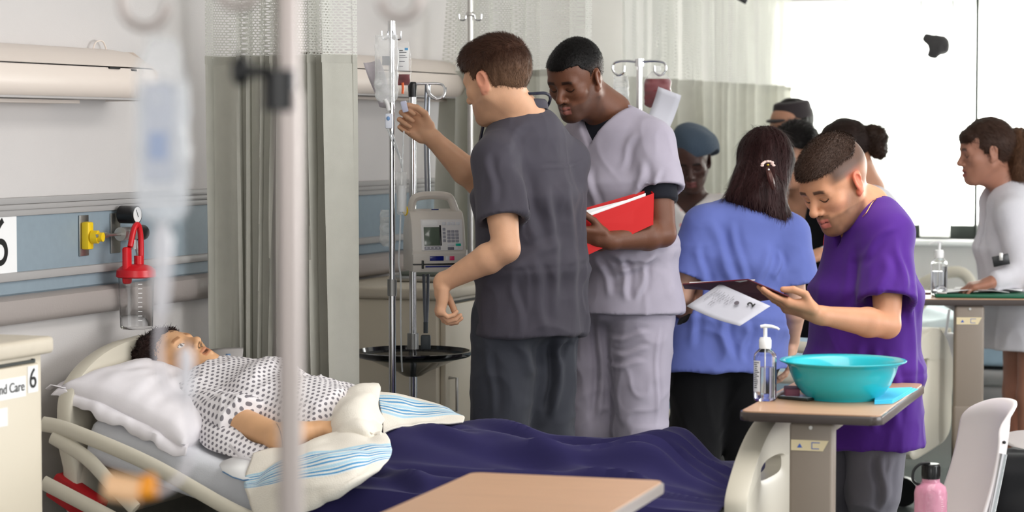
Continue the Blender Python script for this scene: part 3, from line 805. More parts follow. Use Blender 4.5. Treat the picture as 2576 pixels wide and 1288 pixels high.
        def dsp(V, Nn, Q, seed=top.get('seed', 1)):
            hz = np.clip((nb[2] - V[:, 2]) / (nb[2] - hem[2]), 0, 1.2); k_ = .35 + .65 * hz
            for sd, sh, fr in (('l', shl, slv[0]), ('r', shr, slv[1])):
                if 'el' + sd in J and 0 < fr <= 1:
                    e = lerp(sh, J['el' + sd], fr); k_ = k_ * (.25 + .75 * sstep(.05, .13, np.linalg.norm(V - e, axis=1)))
            V2 = wrinkle(V, Nn, wr_s, seed); V = V + (V2 - V) * k_[:, None]
            if fl: V = fold_lines(V, Nn, fl)
            return V
        top['_dbg'] = 1
        sdmesh(top.get('name', 'scrub_top'), f, top.get('h', .006), top['m'], root, origin=org, disp=dsp, rl=1)
    if pants:
        f = Field(); lo = pants.get('loose', .022)
        f.ec(hip + np.array([0, 0, pants.get('rise', .10)]), hip - np.array([0, 0, .04]), L, .155 * bs, .11 * bs, .17 * bs, .125 * bs, .05)
        for h_, kn, an in ((hL, J['knl'], J['anl']), (hR, J['knr'], J['anr'])):
            g = Field(); leg_shape(f, h_, kn, A3(an) + np.array([0, 0, -.01]), bs, lo)
        f.plane((0, 0, .035), (0, 0, -1), .004)
        def dsp2(V, Nn, Q, seed=pants.get('seed', 7)):
            V = wrinkle(V, Nn, pants.get('wr', [(.007, (7, 7, 5), True), (.004, (14, 14, 12), True)]), seed)
            if pants.get('folds'): V = fold_lines(V, Nn, pants['folds'])
            return V
        sdmesh(pants.get('name', 'trousers'), f, pants.get('h', .007), pants['m'], root, origin=org, disp=dsp2)
    for an in (J['anl'], J['anr']): shoe('shoe', an, J.get('ffwd', J['fwd']), o.get('shoe_m', M_black), root, org)
    return root, f, tips
def std_joints(nb, hip, fwd, head, shw=.175, shd=.055, stance=.10, zk=.50, lean=0.0, kn_f=.02):
    fw = unit((fwd[0], fwd[1], 0)); L = np.array([-fw[1], fw[0], 0]); nb = A3(nb); hip = A3(hip)
    J = dict(nb=nb, hip=hip, fwd=fwd, head=head)
    dn = unit(hip - nb)
    J['shl'] = nb + L * shw + dn * shd; J['shr'] = nb - L * shw + dn * shd
    for s, sg in (('l', 1), ('r', -1)):
        J['kn' + s] = np.array([hip[0], hip[1], zk]) + L * sg * stance + fw * kn_f
        J['an' + s] = np.array([hip[0], hip[1], .09]) + L * sg * stance
    return J
def hair_cap(hc, HM, hs, root, org, colr, cut, rx=(.081, .103, .096), c=(0, -.020, .036), h=.0026, extra=None, amp=.0025, freq=(60, 60, 60), name='hair', strand=None, colfn=None, seed=3, cap2=True):
    f = Field(); L = Loc(f, hc, HM, hs); L.ell(c, rx)
    if cap2: L.ell((0, .026, .046), (rx[0] - .012, .066, rx[2] - .034), .03)
    if extra: extra(L)
    o_, M_ = A3(hc), HM
    def loc(p): return ((p - o_) @ M_) / hs
    f.cut(lambda p: cut(*loc(p).T) * hs, .004)
    V, Q = f.mesh(h); V = relax(V, Q, 1); Nn = vnormals(V, Q)
    n = fnoise(V * np.array(freq), seed, 2); V = V + Nn * (amp * n)[:, None]
    cc = np.tile(np.array(colr), (len(V), 1)) if colfn is None else colfn(*loc(V).T)
    ob = np_mesh(name, V, Q, M_hair, root, None, cc * (1 + .15 * n[:, None]), org)
    if strand:
        q = loc(V); dl = strand['dir'](q[:, 0], q[:, 1], q[:, 2]); D = dl @ M_.T
        ln = strand['len'](q[:, 0], q[:, 1], q[:, 2]) if callable(strand['len']) else strand['len']
        strands('hair_strands', V, Nn, D, ln, strand.get('w', .0011), strand['n'], M_hair, ob, seed, strand.get('lift', .35), org, cols=cc, curl=strand.get('curl', 0))
        ob.children[0].parent = ob
    return ob, V, Nn

def short_hair(front=.062, side=.016, low=-.012, nape=.055, ear=.028, temple=.030, corner=.05):
    def cut(x, y, z):
        ax = np.abs(x); yb = side + corner * sstep(temple, front - .002, z) + .2 * sstep(front - .003, front + .006, z - .006 * sstep(.02, .04, ax))
        zl = low - nape * sstep(-.012, -.045, y)
        e = np.where(ax > .045, ear - np.hypot(y + .012, (z + .006) * .75), -.02)
        return np.maximum(np.maximum(np.clip(y - yb, -.05, .05), zl - z), e)
    return cut
# man in charcoal scrubs, seen from behind, raising one hand to the drip
def charcoal_man():
    fwd = (-.66, .75); d = 7.75
    nb = A3(P(1322, 300, 7.76)); hip = A3(P(1322, 800, 7.80))
    HM = frame((-.80, .60), 14, 0); hc = A3(P(1248, 204, 7.70))
    J = std_joints(nb, hip, fwd, (hc, HM, 1.10), .185, .06)
    J['shl'] = A3(P(1246, 402, 7.61)); J['ell'] = A3(P(1274, 626, 7.50)); J['wrl'] = A3(P(1113, 712, 7.58))
    J['shr'] = A3(P(1426, 402, 7.90)); J['elr'] = A3(P(1205, 462, 8.05)); J['wrr'] = A3(P(1082, 342, 7.98))
    D = unit(A3(P(1010, 290, 7.98)) - J['wrr'])
    handr = dict(D=D, N=(.15, -.9, -.2), side=1, curls=[(48, 88, 40), (62, 95, 42), (66, 95, 42), (70, 95, 40)], thumb=[(.72, .55, .42), (.95, .05, .45), (.95, -.32, .25)], s=1.08)
    handl = dict(D=(-.10, .05, -.97), N=(.86, .10, -.05), side=-1, curls=[(35, 40, 25), (48, 50, 30), (52, 55, 30), (56, 55, 30)], thumb=[(.75, .35, .6), (.9, .1, .5), (.95, 0, .4)], s=1.05)
    M = cloth('charcoal_scrub_cloth', rgb(68, 65, 74), rough=.75, sheen=.08)
    M2 = cloth('charcoal_trouser_cloth', rgb(58, 60, 68), rough=.75, sheen=.08)
    skin = rgb(205, 158, 126)
    pw = lambda x, y, dd: A3(P(x, y, dd))
    folds = [(pw(1352, 432, 7.6), pw(1482, 402, 7.8), .004, .006), (pw(1330, 300, 7.6), pw(1262, 380, 7.5), .006, .016), (pw(1280, 400, 7.5), pw(1330, 560, 7.5), .008, .02),
             (pw(1300, 420, 7.5), pw(1350, 640, 7.6), .012, .022), (pw(1380, 450, 7.6), pw(1400, 800, 7.6), .008, .016), (pw(1430, 440, 7.7), pw(1450, 780, 7.7), .008, .014),
             (pw(1250, 690, 7.6), pw(1430, 600, 7.7), .008, .02), (pw(1340, 640, 7.6), pw(1370, 840, 7.6), .010, .018), (pw(1225, 380, 7.5), pw(1240, 520, 7.5), .007, .014), (pw(1290, 700, 7.6), pw(1310, 840, 7.6), .007, .013)]
    top = dict(m=M, hem=A3(P(1330, 838, 7.78)), w=1.10, d=1.18, loose=.03, yk=-.018, extra=[(P(1428, 430, 7.86), P(1432, 800, 7.86), .058, .060, .05)], sleeve=(.66, .5), sr=(.070, .086), seed=2, folds=folds, h=.0055,
               vneck=(nb[2] + .02, nb[2] - .10, .04, .072, -.052),
               wr=[(.007, (8, 8, 2.0), True), (.0035, (18, 18, 9), True)])
    pants = dict(m=M2, loose=.03, seed=4, h=.006, folds=[(pw(1300, 860, 7.6), pw(1350, 960, 7.6), .01, .02), (pw(1395, 850, 7.7), pw(1375, 1060, 7.7), -.02, .014), (pw(1230, 870, 7.6), pw(1240, 1060, 7.6), .007, .012), (pw(1420, 850, 7.7), pw(1385, 900, 7.7), .012, .015)])
    paint = dict(lip=rgb(190, 120, 100), brow=rgb(90, 60, 45), beard=rgb(120, 88, 68), bstr=.45, earc=rgb(214, 130, 108))
    root, f, tips = build_person('man in charcoal scrubs with short brown hair, back turned, reaching up to the drip line', J, skin, top, pants, handl=handl, handr=handr, paint=paint, face=dict(nose=1.1, jaw=1.08), neck=.058, shoe_m=M_black, armt=1.14)
    org = Vector((hip[0], hip[1], 0))
    # hair: short back and sides, longer fringe lifting off the forehead
    def cut(x, y, z):
        front = y - (.060 + .35 * (z - .05))                 # forehead line
        front = np.where(z > .052, -.02, front)
        side = np.where(y > -.012, (.012 - z) + np.where(y > .022, .045, 0), -.02) * (np.abs(x) > .04)
        back = (-.062 + np.clip(y + .05, 0, 1) * .9) - z
        back = np.where(y > -.028, .012 - z, back)
        ear = .026 - np.hypot(y + .008, (z + .006) * .7)
        ear = np.where(np.abs(x) > .05, ear, -.02)
        return np.maximum(np.maximum(np.where(y > .03, np.maximum(front, .040 - z), -.02), back), ear)
    dk, lt = np.array(rgb(62, 40, 30)), np.array(rgb(104, 78, 60))
    def colfn(x, y, z):
        t = sstep(.07, -.03, z)[:, None]; return dk * (1 - t) + lt * t
    def dirs(x, y, z):
        a = np.stack([x * 3, .9 * sstep(.0, .04, y + z * .2) * np.ones_like(x), -1.0 * sstep(.11, .04, z) + .15], 1); a[:, 1] += np.where(z > .08, .8, -.1); return a
    hair_cap(hc, HM, 1.10, root, org, None, cut, rx=(.082, .106, .098), colfn=colfn, amp=.0022, freq=(70, 70, 45),
             extra=lambda L: (L.ell((0, .076, .074), (.046, .028, .020), .02, rx=25), L.ell((0, .02, .098), (.055, .07, .03), .03)),
             strand=dict(dir=dirs, len=lambda x, y, z: .010 + .012 * sstep(.03, .10, z), n=15000, lift=.30, w=.0012))
    # round neck collar band and stethoscope
    fw = unit((fwd[0], fwd[1], 0)); L = np.array([-fw[1], fw[0], 0]); b = MB(); pts = []
    for i in range(32):
        a = 2 * PI * i / 32; sn = math.sin(a)
        pts.append(Vector(nb + L * math.cos(a) * .084 + fw * (sn * .084 + .022) + np.array([0, 0, .036 + .016 * max(0, -sn) - .05 * max(0, sn)])) - org)
    b.tube(pts, .012, 8, closed=True, flat=(1.3, .35)); b.build('collar', M, root)
    st = thing('stethoscope', "dark stethoscope looped round the neck of the man in charcoal scrubs", 'stethoscope', tuple(nb))
    fw = unit((fwd[0], fwd[1], 0)); L = np.array([-fw[1], fw[0], 0]); o = nb
    loop = [o + L * .100 + fw * .13 + np.array([0, 0, -.14]), o + L * .108 + fw * .06 + np.array([0, 0, .035]), o + L * .088 - fw * .015 + np.array([0, 0, .074]), o + L * .03 - fw * .070 + np.array([0, 0, .082]),
            o - L * .03 - fw * .070 + np.array([0, 0, .082]), o - L * .086 - fw * .02 + np.array([0, 0, .055]), o - L * .092 + fw * .06 + np.array([0, 0, -.02]), o - L * .100 + fw * .13 + np.array([0, 0, -.14])]
    b = MB(); b.tube([p - Vector(nb) for p in smooth_path([Vector(q) for q in loop], 8)], .0052, 8); b.build('tubing', mat('steth_tube', rgb(28, 30, 48), .25, coat=.5), st)
charcoal_man()
# man in light grey scrubs holding a red binder
def grey_man():
    fwd = (-.62, -.78); pw = lambda x, y, dd: A3(P(x, y, dd))
    nb = pw(1537, 284, 8.22); hip = pw(1560, 760, 8.22)
    HM = frame((-.60, -.80), 22, 0); hc = pw(1448, 199, 8.10); hs = 1.08
    J = std_joints(nb, hip, fwd, (hc, HM, hs))
    J['shl'] = pw(1640, 362, 8.12); J['ell'] = pw(1668, 588, 8.02); J['wrl'] = pw(1530, 606, 7.90)
    J['shr'] = pw(1430, 390, 8.32); J['elr'] = pw(1400, 620, 8.2); J['wrr'] = pw(1405, 640, 8.0)
    handl = dict(D=(-.96, -.15, .12), N=(.1, .85, .5), side=-1, curls=[(30, 45, 25), (38, 50, 30), (42, 52, 30), (45, 50, 30)], thumb=[(.7, .6, .3), (.85, .3, .4), (.9, .1, .5)], s=1.12)
    M = cloth('light_grey_scrub_cloth', rgb(164, 158, 172), rough=.8)
    skin = rgb(104, 66, 48)
    fw = unit((*fwd, 0)); L = np.array([-fw[1], fw[0], 0])
    folds = [(pw(1620, 400, 8), pw(1590, 540, 8), .010, .014), (pw(1600, 330, 8), pw(1560, 430, 8), .006, .012), (pw(1660, 640, 8), pw(1540, 700, 8), .009, .012), (pw(1650, 660, 8), pw(1520, 640, 8), .008, .012),
             (pw(1560, 640, 8), pw(1580, 760, 8), .009, .012), (pw(1500, 640, 8), pw(1540, 750, 8), .008, .012), (pw(1630, 650, 8), pw(1600, 760, 8), .008, .011), (pw(1480, 420, 8), pw(1500, 540, 8), .006, .012), (pw(1660, 420, 8), pw(1640, 520, 8), .006, .01)]
    top = dict(m=M, hem=pw(1562, 782, 8.22), w=1.16, d=1.34, loose=.04, sleeve=(.50, .5), sr=(.076, .090), seed=5, folds=folds, vneck=(nb[2] - .0, nb[2] - .115, .078, .064, .0),
               wr=[(.006, (9, 9, 3), True), (.004, (17, 17, 12), True)], droop=(.004, 0, -.012))
    M2 = cloth('light_grey_trouser_cloth', rgb(162, 156, 170), rough=.8)
    pants = dict(m=M2, loose=.026, seed=6, folds=[(pw(1500, 800, 8), pw(1500, 1080, 8), -.02, .012), (pw(1530, 860, 8), pw(1640, 840, 8), .006, .009), (pw(1540, 900, 8), pw(1640, 880, 8), .006, .009), (pw(1520, 930, 8), pw(1630, 915, 8), .006, .009), (pw(1660, 820, 8), pw(1650, 1080, 8), .006, .007)])
    paint = dict(lip=rgb(136, 84, 76), brow=rgb(22, 14, 12), beard=rgb(52, 36, 30), bstr=.7, lash=rgb(16, 10, 8), earc=rgb(110, 62, 40))
    root, f, tips = build_person('man in light grey scrubs with cropped black hair looking down at a red binder', J, skin, top, pants, handl=handl, paint=paint, face=dict(nose=1.12, jaw=1.1, lips=1.25), neck=.062, bs=1.04, armt=1.12, hh=.002)
    org = Vector((hip[0], hip[1], 0))
    # black tee under the scrubs, showing at the neck and below the sleeve
    f = Field(); Mt = cloth('black_tee_cloth', rgb(24, 26, 34), rough=.85)
    f.rc(lerp(nb, J['shl'], .15) - np.array([0, 0, .03]), J['shl'], .054, .056, .02); f.rc(lerp(nb, J['shr'], .15) - np.array([0, 0, .03]), J['shr'], .054, .056, .02)
    f.ec(lerp(nb, hip, .06), lerp(nb, hip, .5), L, .125, .088, .16, .115, .05); e = lerp(J['shl'], J['ell'], .66); u = unit(e - J['shl'])
    f.rc(J['shl'], e + u * .03, .062, .066, .02); f.plane(e, u * 1.0) if False else None
    f.cut(lambda p: np.where(np.linalg.norm(p - J['ell'], axis=1) < .22, (p - e) @ u, -.05), .004)
    f.rc(hc + HM @ np.array([0, -.02, -.06]), nb + np.array([0, 0, .012]) + fw * .012, .060, .068, .005, 's')
    sdmesh('undershirt', f, .006, Mt, root, origin=org, disp=lambda V, N_, Q: wrinkle(V, N_, [(.003, (14, 14, 8), True)], 3))
    dk = np.array(rgb(10, 8, 8)); fd = np.array(rgb(56, 40, 34))
    def colfn(x, y, z):
        t = (sstep(.062, .0, z) * sstep(.03, .055, np.abs(x)))[:, None]; return dk * (1 - t) + fd * t
    hair_cap(hc, HM, hs, root, org, None, short_hair(.060, .020, -.008, .055, .027, .026, .030), rx=(.0768, .0990, .0905), colfn=colfn, amp=.0007, freq=(220, 220, 220), h=.0024,
             strand=dict(dir=lambda x, y, z: np.stack([x * 6, y * 3 + .2, -.5 + 0 * x], 1), len=.004, n=9000, lift=.8, w=.0011))
    # red binder pressed open against the chest, loose sheets inside
    bt = thing('ring_binder', 'bright red binder with loose white papers held by the man in light grey scrubs', 'binder', tuple(pw(1560, 560, 7.9)))
    o = Vector(pw(1560, 560, 7.9)); R = lambda x, y, d_: Vector(pw(x, y, d_)) - o
    Mr = mat('red_binder_board', rgb(190, 8, 12), .5, spec=.3)
    def slab(nm, q, th, m, nrm=Vector((.25, -.8, .3))):
        nrm = nrm.normalized(); b = MB(); v = [b.bm.verts.new(p) for p in q]; w_ = [b.bm.verts.new(p + nrm * th) for p in q]; n = len(q)
        b.bm.faces.new(v[::-1]); b.bm.faces.new(w_)
        for i in range(n): b.bm.faces.new((v[i], v[(i + 1) % n], w_[(i + 1) % n], w_[i]))
        return b.build(nm, m, bt, smooth=False)
    slab('front_cover', [R(1440, 660, 7.86), R(1641, 566, 7.93), R(1643, 487, 7.97), R(1450, 556, 7.90)], .003, Mr)
    slab('back_cover', [R(1440, 650, 7.92), R(1632, 560, 7.99), R(1634, 477, 8.03), R(1440, 533, 7.96)], .003, Mr)
    slab('spine', [R(1641, 566, 7.93), R(1632, 560, 7.99), R(1634, 477, 8.03), R(1643, 487, 7.97)], .003, Mr, Vector((1, 0, 0)))
    for i in range(7):
        j = i * .006; slab('sheet', [R(1444, 640, 7.872 + j), R(1622, 565, 7.94 + j), R(1624, 486 + i * .8, 7.975 + j), R(1448, 549 - i * 2.2, 7.905 + j)], .0008, M_paper)
grey_man()
# man in purple scrubs reading a folder
def purple_man():
    fwd = (-.86, -.50); pw = lambda x, y, dd: A3(P(x, y, dd)); fw = unit((*fwd, 0)); L = np.array([-fw[1], fw[0], 0])
    nb = pw(2184, 520, 7.10); hip = pw(2165, 1010, 7.12)
    HM = frame((-.79, -.61), 28, 4); hc = pw(2100, 462, 7.02); hs = 1.11
    J = std_joints(nb, hip, fwd, (hc, HM, hs), stance=.085, zk=.46)
    J['shl'] = pw(2232, 592, 6.98); J['ell'] = pw(2232, 818, 6.86); J['wrl'] = pw(2058, 792, 6.74)
    J['shr'] = pw(2150, 600, 7.28); J['elr'] = pw(2120, 820, 7.26); J['wrr'] = pw(2160, 740, 7.20)
    handl = dict(D=(-.93, .05, .28), N=(.22, .35, .90), side=-1, curls=[(4, 8, 8), (8, 12, 8), (12, 16, 10), (18, 20, 12)], thumb=[(.66, .38, .55), (.93, -.05, .10), (.96, -.1, -.25)], s=1.05)
    M = cloth('purple_scrub_cloth', rgb(72, 30, 122), rough=.75, sheen=.08)
    skin = rgb(190, 136, 104)
    folds = [(pw(2230, 640, 6.9), pw(2195, 770, 6.9), .010, .016), (pw(2170, 600, 6.9), pw(2120, 780, 6.9), .007, .014), (pw(2255, 600, 6.9), pw(2270, 740, 6.9), .007, .012), (pw(2180, 860, 6.9), pw(2140, 1000, 6.9), .008, .014), (pw(2285, 700, 7), pw(2290, 1000, 7), .008, .014),
             (pw(2230, 880, 7), pw(2250, 1080, 7), .009, .015), (pw(2195, 870, 7), pw(2190, 1080, 7), .010, .012), (pw(2100, 880, 7), pw(2080, 1060, 7), .007, .016), (pw(2240, 560, 7), pw(2150, 660, 6.9), .006, .010)]
    top = dict(m=M, hem=pw(2168, 1112, 7.12), w=1.04, d=1.22, loose=.055, sleeve=(.72, .55), sr=(.072, .090), seed=8, folds=folds, vneck=(nb[2] + .0, nb[2] - .12, .062, .058, -.005),
               wr=[(.007, (8, 8, 2.5), True), (.004, (16, 16, 9), True)], trap=(.05, .03, .064, .066))
    M2 = cloth('grey_trouser_cloth', rgb(104, 102, 110), rough=.8)
    pants = dict(m=M2, loose=.014, seed=9, rise=.02, folds=[(pw(2200, 1130, 7), pw(2200, 1280, 7), -.014, .010), (pw(2240, 1140, 7), pw(2220, 1260, 7), .006, .010)])
    def bz(x, y, z):
        ax = np.abs(x); m = sstep(.016, .030, z - .0 + .25 * sstep(.0, -.05, y) * 0) * sstep(.075, .045, y) + sstep(-.055, -.02, z) * sstep(-.01, -.035, y)
        m = np.clip(m, 0, 1) * sstep(.02, .027, np.hypot(y + .01, (z + .005) * .8) + (ax < .055) * 1.0)
        return m * (.42 + .58 * sstep(.010, .045, z)) * (z > -.07)
    paint = dict(lip=rgb(176, 98, 90), brow=rgb(44, 28, 22), beard=rgb(62, 44, 36), bstr=.68, lash=rgb(30, 18, 14), earc=rgb(222, 96, 74), buzz=(rgb(80, 56, 44), bz), cheek=rgb(214, 150, 120))
    root, f, tips = build_person('man in purple scrubs with faded cropped hair and a short beard reading a maroon folder', J, skin, top, pants, handl=handl, paint=paint, face=dict(nose=1.15, jaw=1.05, lips=1.1), neck=.050, hh=.002)
    org = Vector((hip[0], hip[1], 0))
    def cut(x, y, z):
        ax = np.abs(x)
        return .064 - z - .006 * sstep(.0, .08, y) + .02 * sstep(-.02, -.09, y)
    hair_cap(hc, HM, hs, root, org, rgb(58, 42, 34), cut, rx=(.0755, .0960, .0895), c=(0, -.020, .042), cap2=False, amp=.001, freq=(160, 160, 160), h=.0024, extra=lambda L_: L_.ell((0, .034, .052), (.061, .060, .058), .03),
             strand=dict(dir=lambda x, y, z: np.stack([x * 3, .8 + 0 * x, .1 - z * 4], 1), len=.009, n=12000, lift=.8, w=.0011))
    # neckline band of the V and a fine chain
    b = MB(); b.tube([p - org for p in smooth_path([Vector(pw(2216, 494, 7.06)), Vector(pw(2196, 508, 6.99)), Vector(pw(2180, 534, 6.965)), Vector(pw(2170, 545, 6.97))], 6)], .0011, 6); b.build('neck_chain', mat('gold', rgb(214, 160, 90), .3, metal=1), root)
    # maroon folder seen from its underside with a loose page
    o = Vector(pw(1860, 750, 6.85)); ft = thing('folder', 'open maroon folder held up by the man in purple scrubs', 'folder', tuple(o)); R = lambda x, y, d_: Vector(pw(x, y, d_)) - o
    Mm = mat('maroon_cover', rgb(92, 16, 34), .45)
    def slab(nm, q, th, m, par, nrm=Vector((0, .2, 1))):
        b = MB(); nrm = nrm.normalized(); v = [b.bm.verts.new(p) for p in q]; w_ = [b.bm.verts.new(p + nrm * th) for p in q]; n = len(q)
        b.bm.faces.new(v[::-1]); b.bm.faces.new(w_)
        for i in range(n): b.bm.faces.new((v[i], v[(i + 1) % n], w_[(i + 1) % n], w_[i]))
        return b.build(nm, m, par, smooth=False)
    A_, B_, C_, D_, G_, F_ = R(1985, 747, 6.70), R(1882, 704, 6.73), R(1717, 716, 6.82), R(1722, 727, 7.10), R(1800, 731, 7.03), R(1912, 758, 6.98)
    slab('right_cover', [A_, F_, G_, B_], .003, Mm, ft); slab('left_cover', [B_, G_, D_, C_], .003, Mm, ft)
    slab('page', [q + Vector((0, .004, .004)) for q in (B_ + Vector((.02, 0, -.006)), G_, D_ + Vector((.01, 0, 0)), C_ + Vector((.02, 0, .0)))], .003, M_paper, ft)
    pg = thing('paper_sheet', 'loose printed page marked with a 2 hanging under the maroon folder', 'paper', tuple(o))
    q = [R(1812, 714, 6.78), R(1727, 770, 6.74), R(1861, 820, 6.60), R(1938, 770, 6.66)]
    G = []
    for i in range(9):
        row = []
        for j in range(9):
            u, v = i / 8, j / 8; p = (q[0] * (1 - u) + q[3] * u) * (1 - v) + (q[1] * (1 - u) + q[2] * u) * v
            row.append(p + Vector((0, 0, -.006 * math.sin(u * PI) * v)))
        G.append(row)
    b = MB(); b.grid(G); b.build('sheet', mat('page_paper', rgb(184, 184, 194), .7, translucent=.1), pg, solid=.0006)
    ux = (q[3] - q[0]).normalized(); nrm = ux.cross((q[1] - q[0]).normalized()).normalized()
    if nrm.y > 0: nrm = -nrm
    vy = nrm.cross(ux)
    def MT(u, v, off=.002):
        p = (q[0] * (1 - u) + q[3] * u) * (1 - v) + (q[1] * (1 - u) + q[2] * u) * v + nrm * (off + .004)
        return Matrix(((ux.x, vy.x, nrm.x, p.x), (ux.y, vy.y, nrm.y, p.y), (ux.z, vy.z, nrm.z, p.z), (0, 0, 0, 1)))
    text_part('numeral', '2', .030, M_ink, pg, MT(.78, .24) @ Matrix.Rotation(PI / 2, 4, 'Z'), bold=.001)
    b = MB(); b.lathe([(.0, .0), (.0075, .0), (.0075, .0006), (0, .0006)], 20, MT(.58, .38)); b.build('stamp', mat('stamp_ink', rgb(84, 78, 86), .7), pg)
    Mi = mat('print_ink', rgb(120, 118, 126), .7)
    rr = random.Random(5)
    b = MB()
    for i in range(9):
        n = rr.randint(2, 5); x = .16
        for k in range(n):
            w_ = rr.uniform(.006, .02); m_ = MT(.12 + .045 * i, .36 + .50 * k / 5, .001); b.box((0, 0, 0), (.0012, w_, .0003), M=m_ @ Matrix.Rotation(0, 4, 'Z'))
    b.build('printed_lines', Mi, pg, smooth=False)
purple_man()
# ---------------------------------------------------------------- the people farther back
DO = [0.0]
PW = lambda x, y, d: A3(P(x, y, d + DO[0]))
def blue_woman():
    fwd = (-.12, .99); fw = unit((*fwd, 0)); L = np.array([-fw[1], fw[0], 0])
    nb = PW(1880, 520, 8.42); hip = PW(1822, 880, 8.40); HM = frame((-.55, .84), 22, 0); hc = PW(1922, 420, 8.50); hs = 1.08
    J = std_joints(nb, hip, fwd, (hc, HM, hs), .16, .06, stance=.095, zk=.45)
    J['shl'] = PW(1772, 570, 8.36); J['ell'] = PW(1716, 742, 8.36); J['wrl'] = PW(1742, 850, 8.60)
    J['shr'] = PW(1985, 590, 8.42); J['elr'] = PW(2000, 750, 8.42); J['wrr'] = PW(1992, 860, 8.56)
    M = cloth('blue_scrub_cloth', rgb(94, 106, 170), rough=.8)
    folds = [(PW(1800, 560, 8), PW(1870, 740, 8), .010, .018), (PW(1860, 560, 8), PW(1900, 780, 8), .007, .014), (PW(1960, 620, 8), PW(1920, 760, 8), .010, .018), (PW(1830, 800, 8), PW(1850, 930, 8), .012, .016), (PW(1770, 620, 8), PW(1790, 760, 8), .007, .014),
             (PW(1900, 820, 8), PW(1880, 930, 8), .010, .014), (PW(1990, 640, 8), PW(1975, 720, 8), .009, .012), (PW(1750, 700, 8), PW(1760, 900, 8), .008, .014)]
    top = dict(m=M, hem=PW(1815, 925, 8.40), w=1.12, d=1.15, loose=.055, sleeve=(.68, .74), sr=(.070, .102), seed=12, folds=folds, vneck=(nb[2] + .02, nb[2] - .05, .04, .06, -.03), wr=[(.008, (8, 8, 2.2), True), (.003, (16, 16, 9), True)], h=.0065)
    pants = dict(m=cloth('black_trouser_cloth', rgb(13, 13, 15), rough=.9), loose=.028, seed=3, name='trousers')
    root, f, tips = build_person('woman in blue scrubs with dark shoulder-length hair clipped at the back, seen from behind', J, rgb(208, 164, 140), top, pants, paint=dict(lip=rgb(180, 110, 100)), hz=.16,
        handr=dict(D=(-.05, .2, -.97), N=(-.9, .2, 0), side=1, curls=[(20, 20, 15)] * 4), handl=dict(D=(.3, .4, -.8), N=(.8, .1, 0), side=-1))
    org = Vector((hip[0], hip[1], 0))
    f = Field(); f.ell(hc + HM @ np.array([0, -.02, .038]), (.090, .112, .102), HM)
    f.ec(hc + HM @ np.array([0, -.03, .02]), PW(1893, 515, 8.36), L, .093, .095, .100, .055, .03, .03)
    f.ec(PW(1905, 470, 8.36), PW(1960, 545, 8.38), (1, 0, 0), .075, .05, .045, .035, .03, .03)
    f.cut(lambda p: np.minimum((((p - hc) @ HM)[:, 1] - .045), .05), .01)
    V, Q = f.mesh(.004); V = relax(V, Q, 1); Nn = vnormals(V, Q)
    th = np.arctan2(V[:, 0] - hc[0], -(V[:, 1] - hc[1])); n = vnoise(np.stack([th * 14, V[:, 2] * 3, th * 0], 1), 4) + .5 * vnoise(np.stack([th * 40, V[:, 2] * 5, th * 0], 1), 9)
    V = V + Nn * (.0035 * n)[:, None]; c = np.tile(np.array(rgb(44, 24, 24)), (len(V), 1)) * (1 + .25 * n[:, None])
    ob = np_mesh('hair', V, Q, M_hair, root, None, c, org)
    D = np.tile(np.array([0.05, 0, -1.0]), (len(V), 1)); D[:, 0] -= .9 * (V[:, 0] - hc[0]) * (V[:, 2] > hc[2]) * 8
    strands('hair_strands', V, Nn, D, .05, .0016, 7000, M_hair, ob, 5, .06, org, cols=c)
    b = MB(); b.tube([p - org for p in smooth_path([Vector(PW(1930, 422, 8.33)), Vector(PW(1937, 445, 8.315)), Vector(PW(1942, 465, 8.32)), Vector(PW(1945, 484, 8.33))], 6)], [.006 + .006 * math.sin(i / 18 * PI) for i in range(19)], 8); b.build('tied_lock', mat('brown_lock', rgb(72, 34, 26), .4), ob)
    cl = thing('hair_clip', 'small sparkling pale pink hair clip in the dark hair of the woman in blue', 'hair clip', tuple(PW(1931, 414, 8.32)))
    mp = mat('clip_petal', rgb(232, 200, 190), .2, coat=.5); rr = random.Random(2)
    for i in range(9):
        a = -.2 + i * .45; r = .012 + .004 * rr.random(); b = MB(); b.sphere((r * math.cos(a) * 1.3, -.006 - .004 * rr.random(), r * math.sin(a) * .8), (.0065, .003, .0042), seg=10); b.build('petal', mp, cl)
    b = MB(); b.sphere((0, -.009, -.001), (.005, .003, .004), seg=10); b.build('clip_centre', mat('clip_gold', rgb(190, 160, 60), .25, metal=.8), cl)
    b = MB(); b.sphere((.003, -.008, -.017), .0035, seg=10); b.build('pearl', M_white, cl)
blue_woman()
